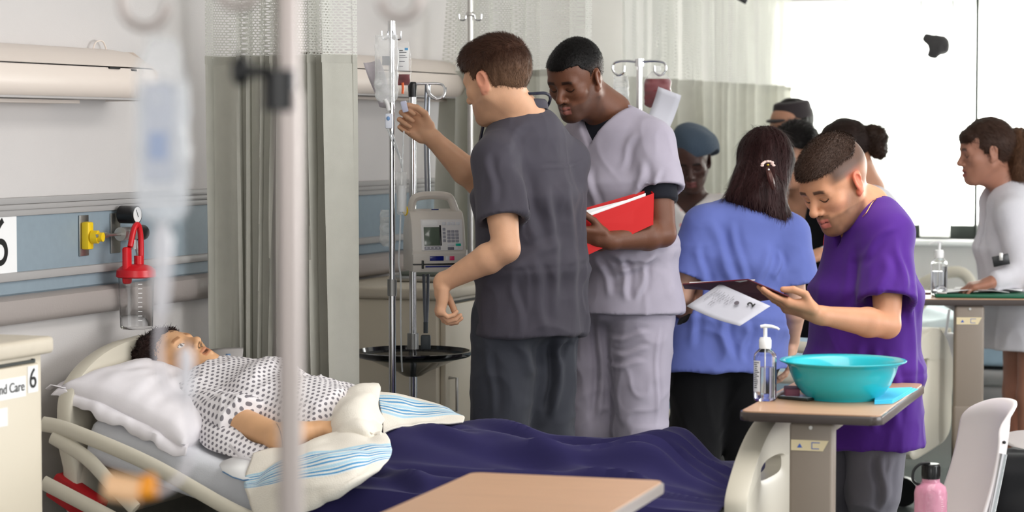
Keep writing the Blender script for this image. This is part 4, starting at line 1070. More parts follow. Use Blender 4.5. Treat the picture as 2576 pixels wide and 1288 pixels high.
def beret_woman():
    fwd = (-.25, -.97); nb = PW(1735, 500, 10.32); hip = PW(1730, 800, 10.4); HM = frame((-.12, -.99), 22, 4); hc = PW(1738, 405, 10.22)
    J = std_joints(nb, hip, fwd, (hc, HM, 1.04), .15, .05, zk=.42)
    for s, sg in (('l', 1), ('r', -1)):
        J['el' + s] = A3(J['sh' + s]) + np.array([.03 * sg * 1, -.02, -.27]); J['wr' + s] = J['el' + s] + np.array([-.05 * sg, -.20, -.08])
    Mg = bpy.data.materials.new('floral_cloth'); Mg.use_nodes = True; nt = Mg.node_tree; b_ = nt.nodes['Principled BSDF']; b_.inputs['Roughness'].default_value = .9
    tc = nt.nodes.new('ShaderNodeTexCoord'); vo = nt.nodes.new('ShaderNodeTexVoronoi'); vo.inputs['Scale'].default_value = 26; nt.links.new(tc.outputs['Object'], vo.inputs['Vector'])
    cr = nt.nodes.new('ShaderNodeValToRGB'); cr.color_ramp.elements[0].position = .22; cr.color_ramp.elements[0].color = (*rgb(226, 150, 150), 1); cr.color_ramp.elements[1].position = .30; cr.color_ramp.elements[1].color = (*rgb(222, 216, 214), 1)
    nt.links.new(vo.outputs['Distance'], cr.inputs[0]); nt.links.new(cr.outputs[0], b_.inputs['Base Color'])
    top = dict(m=Mg, name='blouse', hem=PW(1730, 850, 10.4), w=1.0, d=1.1, sleeve=(.8, .8), sr=(.064, .075), seed=22, h=.009, vneck=(nb[2] + .0, nb[2] - .07, .07, .075, .0))
    root, f, tips = build_person('woman in a slate blue knitted beret and white floral top', J, rgb(66, 42, 36), top, dict(m=cloth('dark_skirt_cloth', rgb(40, 40, 50)), h=.012, name='trousers'), paint=dict(lip=rgb(110, 60, 58), brow=rgb(18, 12, 10)), face=dict(lips=1.3, nose=1.05), hh=.0032, hx=.005, hz=.17)
    org = Vector((hip[0], hip[1], 0)); f = Field()
    f.ell(hc + HM @ np.array([0, -.02, .03]), (.088, .110, .096), HM); c0 = hc + HM @ np.array([-.030, -.045, .070]); f.ell(c0, (.112, .125, .066), HM @ np.array(Matrix.Rotation(math.radians(-34), 3, 'Y')), .03)
    f.cut(lambda p: np.maximum((.048 - ((p - hc) @ HM)[:, 2]) - np.clip(-((p - hc) @ HM)[:, 1], 0, .2) * .9 , -.05), .006)
    sdmesh('beret', f, .005, cloth('beret_wool', rgb(62, 74, 88), bump=.002, bscale=150, rough=.95), root, origin=org, disp=lambda V, N_, Q: wrinkle(V, N_, [(.004, (20, 20, 20), False)], 2))
DO[0] = .25; beret_woman()
def hair_simple(hc, HM, hs, root, org, colr, cut=None, r=(.086, .108, .100), extra=None, h=.005, amp=.003, freq=(35, 35, 12), name='hair', n=0, slen=.03, sd=1):
    f = Field(); L = Loc(f, hc, HM, hs); L.ell((0, -.020, .036), r)
    if extra: extra(L)
    f.cut(lambda p: (cut or short_hair(.060, .02, -.02, .05, .02))(*(((p - A3(hc)) @ HM) / hs).T) * hs, .004)
    V, Q = f.mesh(h); V = relax(V, Q, 1); Nn = vnormals(V, Q); nn = fnoise(V * np.array(freq), sd, 2); V = V + Nn * (amp * nn)[:, None]
    c = np.tile(np.array(colr), (len(V), 1)) * (1 + .2 * nn[:, None]); ob = np_mesh(name, V, Q, M_hair, root, None, c, org)
    if n:
        D = np.tile(HM @ np.array([0, -.6, -.6]), (len(V), 1)); strands('hair_strands', V, Nn, D, slen, .0018, n, M_hair, ob, sd, .25, org, cols=c, curl=slen * .12)
    return ob
def red_man():
    fwd = (-.5, -.86); nb = PW(2020, 490, 9.95); hip = PW(2030, 830, 9.95); HM = frame((-.55, -.83), 16, -4); hc = PW(1998, 392, 9.85)
    J = std_joints(nb, hip, fwd, (hc, HM, 1.06), .17, .05)
    for s, sg in (('l', 1), ('r', -1)):
        J['el' + s] = A3(J['sh' + s]) + np.array([.04 * sg, 0, -.29]); J['wr' + s] = J['el' + s] + np.array([-.05, -.21, -.06])
    root, f, _ = build_person('dark-haired person in a black jacket over a red shirt', J, rgb(178, 130, 104), dict(name='jacket', m=cloth('black_jacket_cloth', rgb(18, 18, 22)), w=1.0, sleeve=(1.9, 1.9), sr=(.066, .06), seed=31, h=.009, vneck=(nb[2] + .02, nb[2] - .30, .075, .07, 0)), dict(m=cloth('dark_jeans_cloth', rgb(32, 34, 46)), h=.012),
        paint=dict(lip=rgb(160, 96, 86), brow=rgb(20, 14, 12)), hh=.0032, hx=.006, hz=.17)
    org = Vector((hip[0], hip[1], 0)); hair_simple(hc, HM, 1.06, root, org, rgb(16, 12, 12), r=(.094, .114, .106), extra=lambda L: L.ell((0, .07, .07), (.06, .035, .03), .02), n=3500)
    fw = unit((*fwd, 0)); L = np.array([-fw[1], fw[0], 0]); f = Field(); f.ec(nb + np.array([0, 0, -.01]), lerp(nb, hip, .6), L, .07, .06, .145, .122, .04, .03); f.rc(hc, nb + np.array([0, 0, .03]), .06, .07, .004, 's')
    sdmesh('red_shirt', f, .008, cloth('red_shirt_cloth', rgb(190, 22, 34)), root, origin=org)
DO[0] = .35; red_man()
def cap_man():
    fwd = (-.6, -.8); nb = PW(2000, 420, 10.75); hip = PW(2010, 760, 10.8); HM = frame((-.80, -.60), 12, 0); hc = PW(1990, 322, 10.7)
    J = std_joints(nb, hip, fwd, (hc, HM, 1.05), .18, .05)
    for s, sg in (('l', 1), ('r', -1)):
        J['el' + s] = A3(J['sh' + s]) + np.array([.04 * sg, 0, -.29]); J['wr' + s] = J['el' + s] + np.array([-.05, -.21, -.06])
    root, f, _ = build_person('tall person in a dark grey flat-topped cap at the back of the group', J, rgb(170, 124, 100), dict(m=cloth('dark_sweater_cloth', rgb(36, 36, 40)), name='sweater', sleeve=(1.9, 1.9), sr=(.066, .06), seed=41, h=.011), dict(m=cloth('dark_jeans_cloth', rgb(32, 34, 46)), h=.014), paint=dict(lip=rgb(160, 96, 86), brow=rgb(20, 14, 12)), hh=.004, hx=.007, hz=.17)
    org = Vector((hip[0], hip[1], 0)); f = Field(); Q_ = lambda p: hc + HM @ (np.array(p) * 1.05)
    f.ec(Q_((0, -.02, .045)), Q_((0, -.025, .105)), HM @ np.array([1, 0, 0]), .086, .104, .076, .090, .02, .014); f.ell(Q_((0, .085, .050)), (.06, .030, .008), HM, .008)
    f.cut(lambda p: (.040 - ((p - hc) @ HM)[:, 2]), .004)
    sdmesh('cap', f, .005, cloth('charcoal_cap_cloth', rgb(52, 46, 48), bump=.002, bscale=120), root, origin=org); hair_simple(hc, HM, 1.05, root, org, rgb(20, 16, 14), r=(.080, .104, .094))
DO[0] = .3; cap_man()
def bun_woman():
    fwd = (-.9, .2); nb = PW(2190, 478, 9.55); hip = PW(2215, 840, 9.6); HM = frame((-.86, -.1), 42, 0); hc = PW(2128, 388, 9.5)
    J = std_joints(nb, hip, fwd, (hc, HM, 1.06), .16, .06)
    J['ell'] = PW(2110, 640, 9.4); J['wrl'] = PW(2062, 640, 9.2); J['elr'] = PW(2110, 640, 9.75); J['wrr'] = PW(2058, 655, 9.7)
    J['shl'] = PW(2135, 530, 9.42); J['shr'] = PW(2140, 530, 9.72)
    root, f, _ = build_person('woman with dark hair in a high bun, behind the man in purple', J, rgb(190, 140, 112), dict(name='lab_coat', m=cloth('white_coat_cloth', rgb(206, 204, 210)), hem=hip - np.array([0, 0, .25]), w=1.22, d=1.25, sleeve=(1.75, 1.75), sr=(.062, .056), seed=51, h=.009, hemn=(0, 0, -1)), dict(m=cloth('dark_jeans_cloth', rgb(32, 34, 46)), h=.014), paint=dict(lip=rgb(170, 100, 90), brow=rgb(30, 20, 16)), hh=.0035, hx=.005, hz=.17,
        handl=dict(D=(-.9, -.1, -.2), N=(0, .3, -.9), side=-1))
    org = Vector((hip[0], hip[1], 0)); hair_simple(hc, HM, 1.06, root, org, rgb(38, 26, 22), r=(.088, .110, .100), cut=short_hair(.058, .02, -.03, .05, .02), n=3000, slen=.02)
    f = Field(); c = PW(2203, 352, 9.5); f.ell(c, (.052, .045, .062)); f.ell(c + np.array([-.03, 0, .03]), (.035, .04, .03)); f.ell(c + np.array([.012, 0, -.045]), (.036, .036, .036)); f.ell(c + np.array([-.05, 0, -.03]), (.03, .03, .03), k=.03)
    V, Q = f.mesh(.005); Nn = vnormals(V, Q); nn = fnoise(V * 45, 7, 2); V = V + Nn * (.006 * nn)[:, None]; cc = np.tile(np.array(rgb(46, 32, 24)), (len(V), 1)) * (1 + .3 * nn[:, None]); ob = np_mesh('hair_bun', V, Q, M_hair, root, None, cc, org)
    strands('hair_strands', V, Nn, np.random.default_rng(4).normal(0, 1, (len(V), 3)), .022, .0016, 2500, M_hair, ob, 3, .4, org, cols=cc, curl=.006)
    ln = thing('lanyard', 'red lanyard hanging over the white coat behind the man in purple', 'lanyard', tuple(PW(2075, 560, 9.33)))
    o = Vector(PW(2075, 560, 9.33)); b = MB(); b.tube([Vector(p) - o for p in smooth_path([Vector(PW(2090, 540, 9.35)), Vector(PW(2082, 570, 9.33)), Vector(PW(2075, 600, 9.32)), Vector(PW(2073, 625, 9.31))], 5)], .006, 6, flat=(1, .3)); b.build('strap', mat('red_strap', rgb(196, 40, 44), .6), ln)
DO[0] = .55; bun_woman()
def coat_woman():
    fwd = (-.97, -.15); fw = unit((*fwd, 0)); nb = PW(2535, 470, 9.75); hip = PW(2590, 800, 9.8); HM = frame((-.99, -.10), 6, 0); hc = PW(2478, 383, 9.70); hs = 1.06
    J = std_joints(nb, hip, fwd, (hc, HM, hs), .15, .07, stance=.08, zk=.45)
    J['shl'] = PW(2545, 540, 9.60); J['ell'] = PW(2572, 690, 9.52); J['wrl'] = PW(2500, 708, 9.46); J['shr'] = PW(2550, 540, 9.90); J['elr'] = PW(2560, 690, 10.0); J['wrr'] = PW(2500, 712, 9.95)
    for s in 'lr': J['an' + s] = J['an' + s] * np.array([1, 1, 1]) - np.array([.03, 0, 0])
    root, f, _ = build_person('woman in a white lab coat with a wavy brown ponytail leaning over the rear table', J, rgb(160, 112, 92), dict(name='lab_coat', m=cloth('white_coat_cloth', rgb(206, 204, 210)), hem=hip - np.array([0.03, 0, .12]), w=1.05, d=1.25, loose=.06, sleeve=(1.85, 1.85), sr=(.064, .06), seed=61, h=.0075, vneck=(nb[2] + .02, nb[2] - .25, .05, .055, 0),
        folds=[(PW(2530, 560, 9), PW(2560, 700, 9), .01, .016), (PW(2560, 500, 9), PW(2540, 640, 9), .008, .014), (PW(2540, 760, 9), PW(2530, 860, 9), .01, .014)]), None, paint=dict(lip=rgb(150, 84, 76), brow=rgb(60, 42, 34)), hh=.0028, hx=.005, hz=.18, face=dict(mouth_open=.004),
        handl=dict(D=(-.96, .0, -.22), N=(-.2, .1, -.95), side=-1), handr=dict(D=(-.96, .0, -.22), N=(-.2, .1, -.95), side=1))
    org = Vector((hip[0], hip[1], 0))
    hair_simple(hc, HM, hs, root, org, rgb(58, 40, 32), r=(.084, .106, .098), cut=short_hair(.036, .024, -.005, .045, .02, .01), extra=lambda L: L.ell((0, .062, .064), (.056, .034, .030), .02), n=4000, slen=.022, h=.004)
    f = Field(); pts = [PW(2528, 352, 9.72), PW(2556, 350, 9.72), PW(2572, 382, 9.7), PW(2566, 425, 9.7), PW(2548, 452, 9.7)]; rr = [.03, .045, .052, .045, .02]
    for a, b_, r1, r2 in zip(pts, pts[1:], rr, rr[1:]): f.rc(a, b_, r1, r2, .02)
    V, Q = f.mesh(.005); Nn = vnormals(V, Q); nn = fnoise(V * np.array([40, 40, 14]), 7, 2); V = V + Nn * (.007 * nn)[:, None]; cc = np.tile(np.array(rgb(84, 58, 42)), (len(V), 1)) * (1 + .3 * nn[:, None]); ob = np_mesh('ponytail', V, Q, M_hair, root, None, cc, org)
    D = np.tile(np.array([.1, 0, -1.0]), (len(V), 1)) + np.random.default_rng(1).normal(0, .3, (len(V), 3)); strands('hair_strands', V, Nn, D, .04, .0016, 3500, M_hair, ob, 3, .3, org, cols=cc, curl=.008)
    b = MB(); pl = Vector(PW(2518, 655, 9.44)) - org
    b.box((-.033, -.003, -.021), (.033, .003, .021), .002, M=Matrix.Translation(pl) @ Matrix.Rotation(math.radians(-12), 4, 'Y')); b.build('name_badge', M_black, root)
    b = MB(); b.box((-.008, -.006, .0), (.006, -.002, .03), .001, M=Matrix.Translation(pl)); b.build('badge_clip', M_steel, root)
DO[0] = 0; coat_woman()
# ---------------------------------------------------------------- beds
M_bed = mat('bed_plastic', rgb(206, 200, 184), .4)
M_bedm = mat('bed_metal', rgb(150, 150, 148), .35, metal=.6)
M_sheet = cloth('white_sheet', rgb(216, 218, 224), rough=.9, bump=.0006, bscale=300)
M_matt = cloth('blue_mattress_cloth', rgb(150, 172, 186), rough=.6)
def headboard_mesh(w=.92, z0=.35, z1=.98, th=.045, hc=0.0, hw=.30, swoop=.16, ht=.038):
    """moulded end board in the local y-z plane with an oblong grip opening"""
    b = MB(); n = 120
    def outline(t):   # t 0..1 around
        a = 2 * PI * t - .5 * math.sin(8 * PI * t) / 4 * 1.0; c, s_ = math.cos(a), math.sin(a); e = .32
        y = math.copysign(abs(c) ** e, c) * w / 2; z = math.copysign(abs(s_) ** e, s_)
        zz = (z0 + z1) / 2 + z * (z1 - z0) / 2
        if z > 0: zz -= swoop * abs(y / (w / 2)) ** 2.2 * z
        if z < 0: y *= .93
        return y, zz
    def inner(t):
        a = 2 * PI * t; c, s_ = math.cos(a), math.sin(a); e = .55
        return hc + math.copysign(abs(c) ** e, c) * w * hw, z1 - .115 - swoop * abs(hc / (w / 2)) ** 2.2 + math.copysign(abs(s_) ** e, s_) * ht
    rows = []
    for k in range(n):
        t = k / n; o = outline(t); i = inner(t); row = []
        for (y, z), x in ((o, -th / 2 + .008), (o, th / 2 - .008)): row.append((x, y, z))
        m1 = (o[0] * .965 + i[0] * .035, o[1] * .965 + i[1] * .035); m2 = (o[0] * .05 + i[0] * .95, o[1] * .05 + i[1] * .95)
        row += [(th / 2, *m1), (th / 2, *m2), (th / 2 - .008, *i), (-th / 2 + .008, *i), (-th / 2, *m2), (-th / 2, *m1), row[0]]
        rows.append(row)
    b.grid(rows, closed_u=True); bmesh.ops.remove_doubles(b.bm, verts=b.bm.verts, dist=1e-5)
    return b
def bed(label, s0, t0, L=2.02, W=.92, rails=True, zm=.53, raise_=15, near_rail=True, cloth_=None, group=None, foot=True):
    root = thing('hospital_bed', label, 'bed', RM(s0, t0, 0), -ANG, group)
    b = headboard_mesh(z1=.905, swoop=.10); bm_ = Matrix.Translation((.03, W / 2, 0))
    for v in b.bm.verts: v.co = bm_ @ v.co
    b.build('headboard', M_bed, root, angle=50)
    if foot:
        b = headboard_mesh(z1=.765, z0=.28, swoop=.17, th=.06, hc=-.19, hw=.13, ht=.026); bm_ = Matrix.Translation((L + .02, W / 2, 0))
        for v in b.bm.verts: v.co = bm_ @ v.co
        b.build('footboard', M_bed, root, angle=50)
    b = MB(); b.box((.05, .08, .30), (L, W - .08, .38), .01); b.box((.15, .16, .20), (L - .15, .22, .30), .005); b.box((.15, W - .22, .20), (L - .15, W - .16, .30), .005); b.build('frame', M_bedm, root)
    hl = .72; r = math.radians(raise_)
    b = MB(); b.box((hl, .03, .40), (L - .03, W - .03, zm), .03, 3); mt = b.build('mattress', cloth_ or M_sheet, root, angle=60)
    b = MB(); b.box((-hl + .05, .03, -(zm - .40)), (0, W - .03, 0), .035, 4); o = b.build('mattress_head_section', cloth_ or M_sheet, root, angle=60); o.location = (hl + .03, 0, zm); o.rotation_euler = (0, r, 0)
    for x in (.18, L - .15):
        for y in (.12, W - .12):
            c = MB(); c.box((x - .02, y - .015, .10), (x + .02, y + .015, .24), .004); cs = c.build('caster', M_bedm, root)
            c = MB(); c.cyl((x + .02, y - .02, .062), (x + .02, y + .02, .062), .06, seg=24); c.build('wheel', M_black, cs)
    return root
def rail_loop(root, y, pts_list, r, name='side_rail', m=None):
    b = MB()
    for pts in pts_list: b.tube([(p[0], y, p[1]) for p in smooth_path([(q[0], 0, q[1]) for q in pts], 8) for p in [(p.x, p.z)]], r, 10, flat=(1.25, .75))
    return b.build(name, m or M_bed, root)
S0, T0 = .13, .06
bed6 = bed('beige hospital bed of the patient mannequin, white sheet and raised head', S0, T0)
rail_loop(bed6, -.055, [[(.0, .69), (.10, .672), (.35, .59), (.62, .47), (.80, .42)], [(.03, .655), (.14, .60), (.22, .53), (.30, .46)], [(.0, .52), (.20, .44), (.4, .36), (.6, .30)], [(.80, .42), (.83, .36), (.70, .28)]], .018)
b = MB(); b.box((.0, -.05, .30), (.8, -.03, .42), .01); b.build('rail_panel', M_bed, bed6)
bed7 = bed('beige hospital bed under a pale blue cover, hidden behind the two standing men', .13, 2.92, L=1.86, cloth_=M_matt)
rail_loop(bed7, -.05, [[(.25, .62), (.30, .78), (.7, .78), (.8, .62)], [(.25, .62), (.8, .62)], [(1.0, .60), (1.05, .72), (1.7, .70), (1.8, .60)], [(1.0, .60), (1.75, .60)], [(.8, .50), (1.1, .42), (1.5, .44), (1.9, .52)]], .018)
bed8 = bed('beige hospital bed with rumpled pale sheets beneath the window', .16, 5.58, cloth_=M_matt, zm=.56)
rail_loop(bed8, -.05, [[(1.05, .56), (1.25, .70), (1.50, .84), (1.62, .84), (1.66, .70), (1.60, .50)], [(1.15, .56), (1.55, .56)], [(1.22, .50), (1.5, .80)]], .022)
# bed covers -------------------------------------------------------------
def cover(name, label, cat, s0, t0, s1, t1, hf, m, ns=120, nt=70, drop0=.0, drop1=.0, gp=None, colf=None, part='cloth'):
    """draped sheet in room coordinates; hf(s,t)->z on the top; hangs over both long sides"""
    base = RM(s0, t0, 0); root = thing(name, label, cat, base, -ANG, gp); G = []
    for i in range(ns + 1):
        s_ = s0 + (s1 - s0) * i / ns; row = []
        for j in range(nt + 1):
            v = j / nt; wv = -drop0 + (t1 - t0 + drop0 + drop1) * v
            if wv < 0: t = t0 - .03 * (1 - math.exp(wv * 12)) ; z = hf(s_, t0) + wv * .97; t -= .010 * math.sin(s_ * 26 + 2 * math.sin(s_ * 7)) * min(1, -wv * 6)
            elif wv > t1 - t0: e = wv - (t1 - t0); t = t1 + .03 * (1 - math.exp(-e * 12)); z = hf(s_, t1) - e * .97
            else: t = t0 + wv; z = hf(s_, t)
            row.append((s_ - s0, t - t0, z))
        G.append(row)
    b = MB(); b.grid(G); b.build(part, m, root, solid=.006)
    return root
def bump2(x, w_): return math.exp(-(x / w_) ** 2)
from mathutils import noise as mn
def fold_field(s_, t, lines):
    z = 0
    for (sa, ta, sb, tb, amp, wd) in lines:
        dx, dy = sb - sa, tb - ta; L2 = dx * dx + dy * dy; k = ((s_ - sa) * dx + (t - ta) * dy) / L2
        if k < -.12 or k > 1.12: continue
        L_ = math.sqrt(L2); lat = ((s_ - sa) * dy - (t - ta) * dx) / L_ + .018 * math.sin(k * 5 + amp * 700) ; en = math.sin(PI * min(1, max(0, (k + .12) / 1.24)))
        z += amp * en * (math.exp(-(lat / wd) ** 2) - .55 * math.exp(-((lat - 1.7 * wd) / (1.2 * wd)) ** 2))
    return z
navy_lines = [(.95, .80, 1.55, .55, .026, .028), (.95, .62, 1.70, .30, .024, .026), (1.00, .45, 2.05, .36, .022, .022), (1.05, .30, 2.1, .24, .024, .022), (.95, .20, 1.9, .05, .026, .026), (1.2, .90, 2.0, .66, .018, .024), (1.35, .66, 2.12, .50, .016, .018), (1.0, .52, 1.4, .40, .022, .020),
              (1.5, .42, 2.1, .44, .016, .014), (1.2, .12, 2.1, .12, .02, .02), (1.62, .30, 2.12, .18, .018, .016), (.9, .36, 1.3, .10, .024, .024), (1.7, .60, 2.12, .66, .012, .014), (1.0, .95, 1.6, .85, .015, .03)]
def navy_h(s_, t):
    # legs under the cover: two ridges that rise to the toes
    z = .542
    leg = .105 * (1 - .35 * sstep(1.0, 1.5, s_)) * float(1 - sstep(1.84, 1.98, s_)) + .035 * bump2(s_ - 1.80, .085)
    z += leg * max(bump2(t - .66, .125), bump2(t - .44, .12)) + .03 * bump2(t - .55, .30) * float(1 - sstep(1.95, 2.05, s_))
    z += fold_field(s_, t, navy_lines) * (1.0)
    z += .008 * mn.noise(Vector((s_ * 3, t * 5, 1))) + .0035 * mn.noise(Vector((s_ * 9, t * 14, 4)))
    z += .035 * bump2(s_ - 2.10, .05) * 0
    return z
M_navy = cloth('navy_blanket_cloth', rgb(42, 38, 82), rough=.95, sheen=.08)
cover('blanket', 'navy blue blanket over the legs of the patient mannequin', 'blanket', .86, T0 - .01, 2.12, T0 + .93, navy_h, M_navy, 200, 130, .26, .10)
def sheet8(s_, t): return .60 + .10 * bump2(t - 6.05, .28) * (.7 + .5 * mn.noise(Vector((s_ * 2.2, t * 2, 9)))) + .035 * mn.noise(Vector((s_ * 5, t * 7, 2))) + .10 * bump2(s_ - .55, .3)
M_pale = cloth('pale_sheet_cloth', rgb(196, 208, 214), rough=.9)
cover('bed_sheet', 'rumpled pale sheet heaped on the bed beneath the window', 'sheet', .5, 5.60, 2.12, 6.50, sheet8, M_pale, 70, 50, .10, .08)
def sheet7(s_, t): return .60 + .05 * bump2(t - 3.4, .28) + .02 * mn.noise(Vector((s_ * 4, t * 6, 5))) + .06 * bump2(t - 3.4, .2) * float(sstep(.5, 1.2, s_))
cover('bed_sheet', 'pale blue sheet on the bed behind the man in light grey scrubs', 'sheet', .75, 2.94, 1.93, 3.84, sheet7, cloth('blue_sheet_cloth', rgb(176, 200, 216)), 60, 40, .22, .08)
# pillow ------------------------------------------------------------------
def cushion(root, name, L, W, H, m, M, seed=1, n=40, wrk=.006):
    b = MB(); G = []
    for sgn in (1, -1):
        G = []
        for i in range(n + 1):
            row = []
            for j in range(n + 1):
                u, v = i / n * 2 - 1, j / n * 2 - 1; r_ = (1 - abs(u) ** 3.2) * (1 - abs(v) ** 3.2)
                h = H / 2 * max(r_, 0) ** .42 * (1 + .12 * mn.noise(Vector((u * 1.5 + seed, v * 1.5, sgn))))
                h += wrk * mn.noise(Vector((u * 5 + seed, v * 2.5, sgn * 2))) * max(r_, 0) ** .3 * (1 if sgn > 0 else .3)
                ex = 1 - .05 * (1 - abs(u)) * abs(v) ** 6 * 0
                row.append(M @ Vector((u * L / 2 * (1 - .06 * (1 - v * v)) * ex, v * W / 2 * (1 - .07 * (1 - u * u)), sgn * h)))
            G.append(row)
        b.grid(G)
    bmesh.ops.remove_doubles(b.bm, verts=b.bm.verts, dist=1e-4)
    return b.build(name, m, root, angle=180)
M_pillow = cloth('white_pillow_cloth', rgb(232, 228, 232), rough=.9, bump=.0004)
pl = thing('pillow', 'plump white pillow under the head of the mannequin', 'pillow', RM(.385, T0 + .33, .675), -ANG)
Mp = Matrix.Translation((-.035, 0, .055)) @ Matrix.Rotation(math.radians(21), 4, 'Y') @ Matrix.Rotation(math.radians(3), 4, 'X')
cushion(pl, 'pillow_body', .43, .62, .17, M_pillow, Mp, 3, 56, .008)
b = MB(); G = []
for i in range(60):
    v = i / 59 * 2 - 1; zz = .010 * math.sin(v * 9) + .006 * math.sin(v * 23)
    G.append([Mp @ Vector((-.215 + .015 * (v * v), v * .31, 0)), Mp @ Vector((-.24 + .006 * math.sin(v * 8), v * .315, -.008 + zz * .5)), Mp @ Vector((-.265 + .010 * math.sin(v * 6 + 1), v * .32, -.025 + zz * .6))])
b.grid(G); b.build('pillowcase_flange', M_pillow, pl, solid=.003)
b = MB(); G = []
for i in range(80):
    u = i / 79 * 2 - 1; zz = .012 * math.sin(u * 13 + 1) + .006 * math.sin(u * 27)
    G.append([Mp @ Vector((u * .215, -.292 + .012 * (u * u), .0)), Mp @ Vector((u * .225, -.306 + .004 * math.sin(u * 9), -.012 + zz * .4)), Mp @ Vector((u * .232, -.318 + .006 * math.sin(u * 7), -.034 + zz * .5))])
b.grid(G); b.build('pillowcase_seam', M_pillow, pl, solid=.003)
# ---------------------------------------------------------------- training mannequin in the bed
def mannequin():
    ax = np.array([CA, -SA, 0.0]); up0 = np.array([0, 0, 1.0]); r = math.radians(16)
    foot = unit(ax * math.cos(r) - up0 * math.sin(r)); out = unit(ax * math.sin(r) + up0 * math.cos(r))   # along the torso, out of the chest
    lat = np.cross(out, foot)                                                                # mannequin's left/right
    R_ = lambda s_, t, z: A3(RM(s_, t, z))
    near = np.array([-SA, -CA, 0.0])                                                         # towards the camera side of the bed
    hc = A3(P(450, 922, 7.20)); head_up = unit(-ax * .9 + .42 * up0)
    fwd = unit(up0 * .88 + ax * .45 + near * .22); fwd = unit(fwd - head_up * (fwd @ head_up)); HM = np.stack([np.cross(fwd, head_up), fwd, head_up], 1)
    nb = A3(P(526, 978, 7.18)); hip = A3(P(835, 1052, 7.0)); hs = 1.06
    org = Vector((hip[0], hip[1], hip[2])); root = thing('mannequin', 'patient training mannequin with short dark hair lying in a dotted gown', 'mannequin', org)
    Msk = mat('mannequin_vinyl', None, .42, attr=True, spec=.4)
    skin = rgb(214, 166, 124)
    f = Field(); HL = Loc(f, hc, HM, hs); head_shape(HL, jaw=1.05, lips=1.1, mouth_open=.006); neck_shape(f, hc, HM, hs, nb, .052)
    nr = near
    shn = nb + nr * .175 + foot * .05 - out * .02; shf = nb - nr * .175 + foot * .05 - out * .02
    f.rc(lerp(nb, shn, .4), shn, .05, .05, .03); f.rc(lerp(nb, shf, .4), shf, .05, .05, .03)
    f.ec(lerp(nb, hip, .12), lerp(nb, hip, .55), nr, .13, .07, .13, .07, .05, .05); f.ec(lerp(nb, hip, .55), hip, nr, .13, .07, .13, .07, .05)
    el = A3(P(702, 1102, 6.76)); wr = A3(P(805, 1083, 6.80)); arm_shape(f, shn, el, wr, 1.0, 1.05)
    hand_shape(f, wr, wr - el, (0, .1, -1), side=-1)
    el2 = A3(P(700, 955, 7.42)); wr2 = A3(P(800, 995, 7.40)); arm_shape(f, shf, el2, wr2, 1.0, 1.0); hand_shape(f, wr2, wr2 - el2, (0, .1, -1), side=1)
    for t in (.44, .62):
        a = R_(1.02, t + T0 - .06, .575); k_ = R_(1.35, t + T0 - .06, .575); n_ = R_(1.74, t + T0 - .06, .565); f.rc(a, k_, .065, .050, .03); f.rc(k_, n_, .048, .035, .02); f.rc(n_, n_ + np.array([0, 0, .05]) + ax * .02, .03, .025, .02)
    sdparts('body', f, [(lerp(hc, nb, .2), .17, .0024), (lerp(el, wr, .3), .22, .003)], .008, Msk, root, col=lambda V: face_colour(V, hc, HM, hs, skin, lip=rgb(196, 130, 96), brow=rgb(150, 104, 70), closed=False, lash=rgb(70, 50, 36)), origin=org)
    # seams of the jointed elbow
    b = MB(); c = lerp(el, wr, -.02); u = unit(wr - el); a1 = unit(np.cross(u, (0, 0, 1))); a2 = np.cross(u, a1)
    b.tube([Vector(c + (a1 * math.cos(a) + a2 * math.sin(a)) * .0425) - org for a in [2 * PI * i / 24 for i in range(24)]], .0012, 6, closed=True); b.build('elbow_joint_seam', mat('seam_brown', rgb(120, 84, 58), .6), root)
    # curly hair
    f = Field(); L = Loc(f, hc, HM, hs); L.ell((0, -.040, .044), (.096, .108, .106)); L.ell((0, .01, .07), (.07, .07, .055), .03)
    f.cut(lambda p: short_hair(.052, .012, -.03, .06, .028)(*(((p - hc) @ HM)).T), .004)
    V, Q = f.mesh(.004); Nn = vnormals(V, Q); n = fnoise(V * 32, 4, 3); V = V + Nn * (.010 * n)[:, None]; cc = np.tile(np.array(rgb(42, 28, 26)), (len(V), 1)) * (1 + .3 * n[:, None]); ob = np_mesh('hair', V, Q, M_hair, root, None, cc, org)
    D = np.random.default_rng(5).normal(0, 1, (len(V), 3)); strands('hair_curls', V, Nn, D, .011, .0022, 9000, M_hair, ob, 5, .5, org, cols=cc, curl=.005)
    # dotted gown
    Mg = bpy.data.materials.new('dotted_gown'); Mg.use_nodes = True; nt = Mg.node_tree; b_ = nt.nodes['Principled BSDF']; b_.inputs['Roughness'].default_value = .9
    a_ = nt.nodes.new('ShaderNodeAttribute'); a_.attribute_name = 'Col'; sp = nt.nodes.new('ShaderNodeSeparateXYZ'); nt.links.new(a_.outputs['Vector'], sp.inputs[0])
    def mth(op, x, y=None):
        q = nt.nodes.new('ShaderNodeMath'); q.operation = op
        for i, v in enumerate((x, y)):
            if v is None: continue
            if isinstance(v, (int, float)): q.inputs[i].default_value = v
            else: nt.links.new(v, q.inputs[i])
        return q.outputs[0]
    v_ = mth('MULTIPLY', sp.outputs[1], 1 / .0125); par = mth('MULTIPLY', mth('MODULO', mth('FLOOR', v_), 2.0), .5); u_ = mth('ADD', mth('MULTIPLY', sp.outputs[0], 1 / .0165), par)
    fu = mth('MULTIPLY', mth('SUBTRACT', mth('FRACT', u_), .5), 1.32); fv = mth('SUBTRACT', mth('FRACT', v_), .5)
    d = mth('SQRT', mth('ADD', mth('MULTIPLY', fu, fu), mth('MULTIPLY', fv, fv))); dot = mth('LESS_THAN', d, .335)
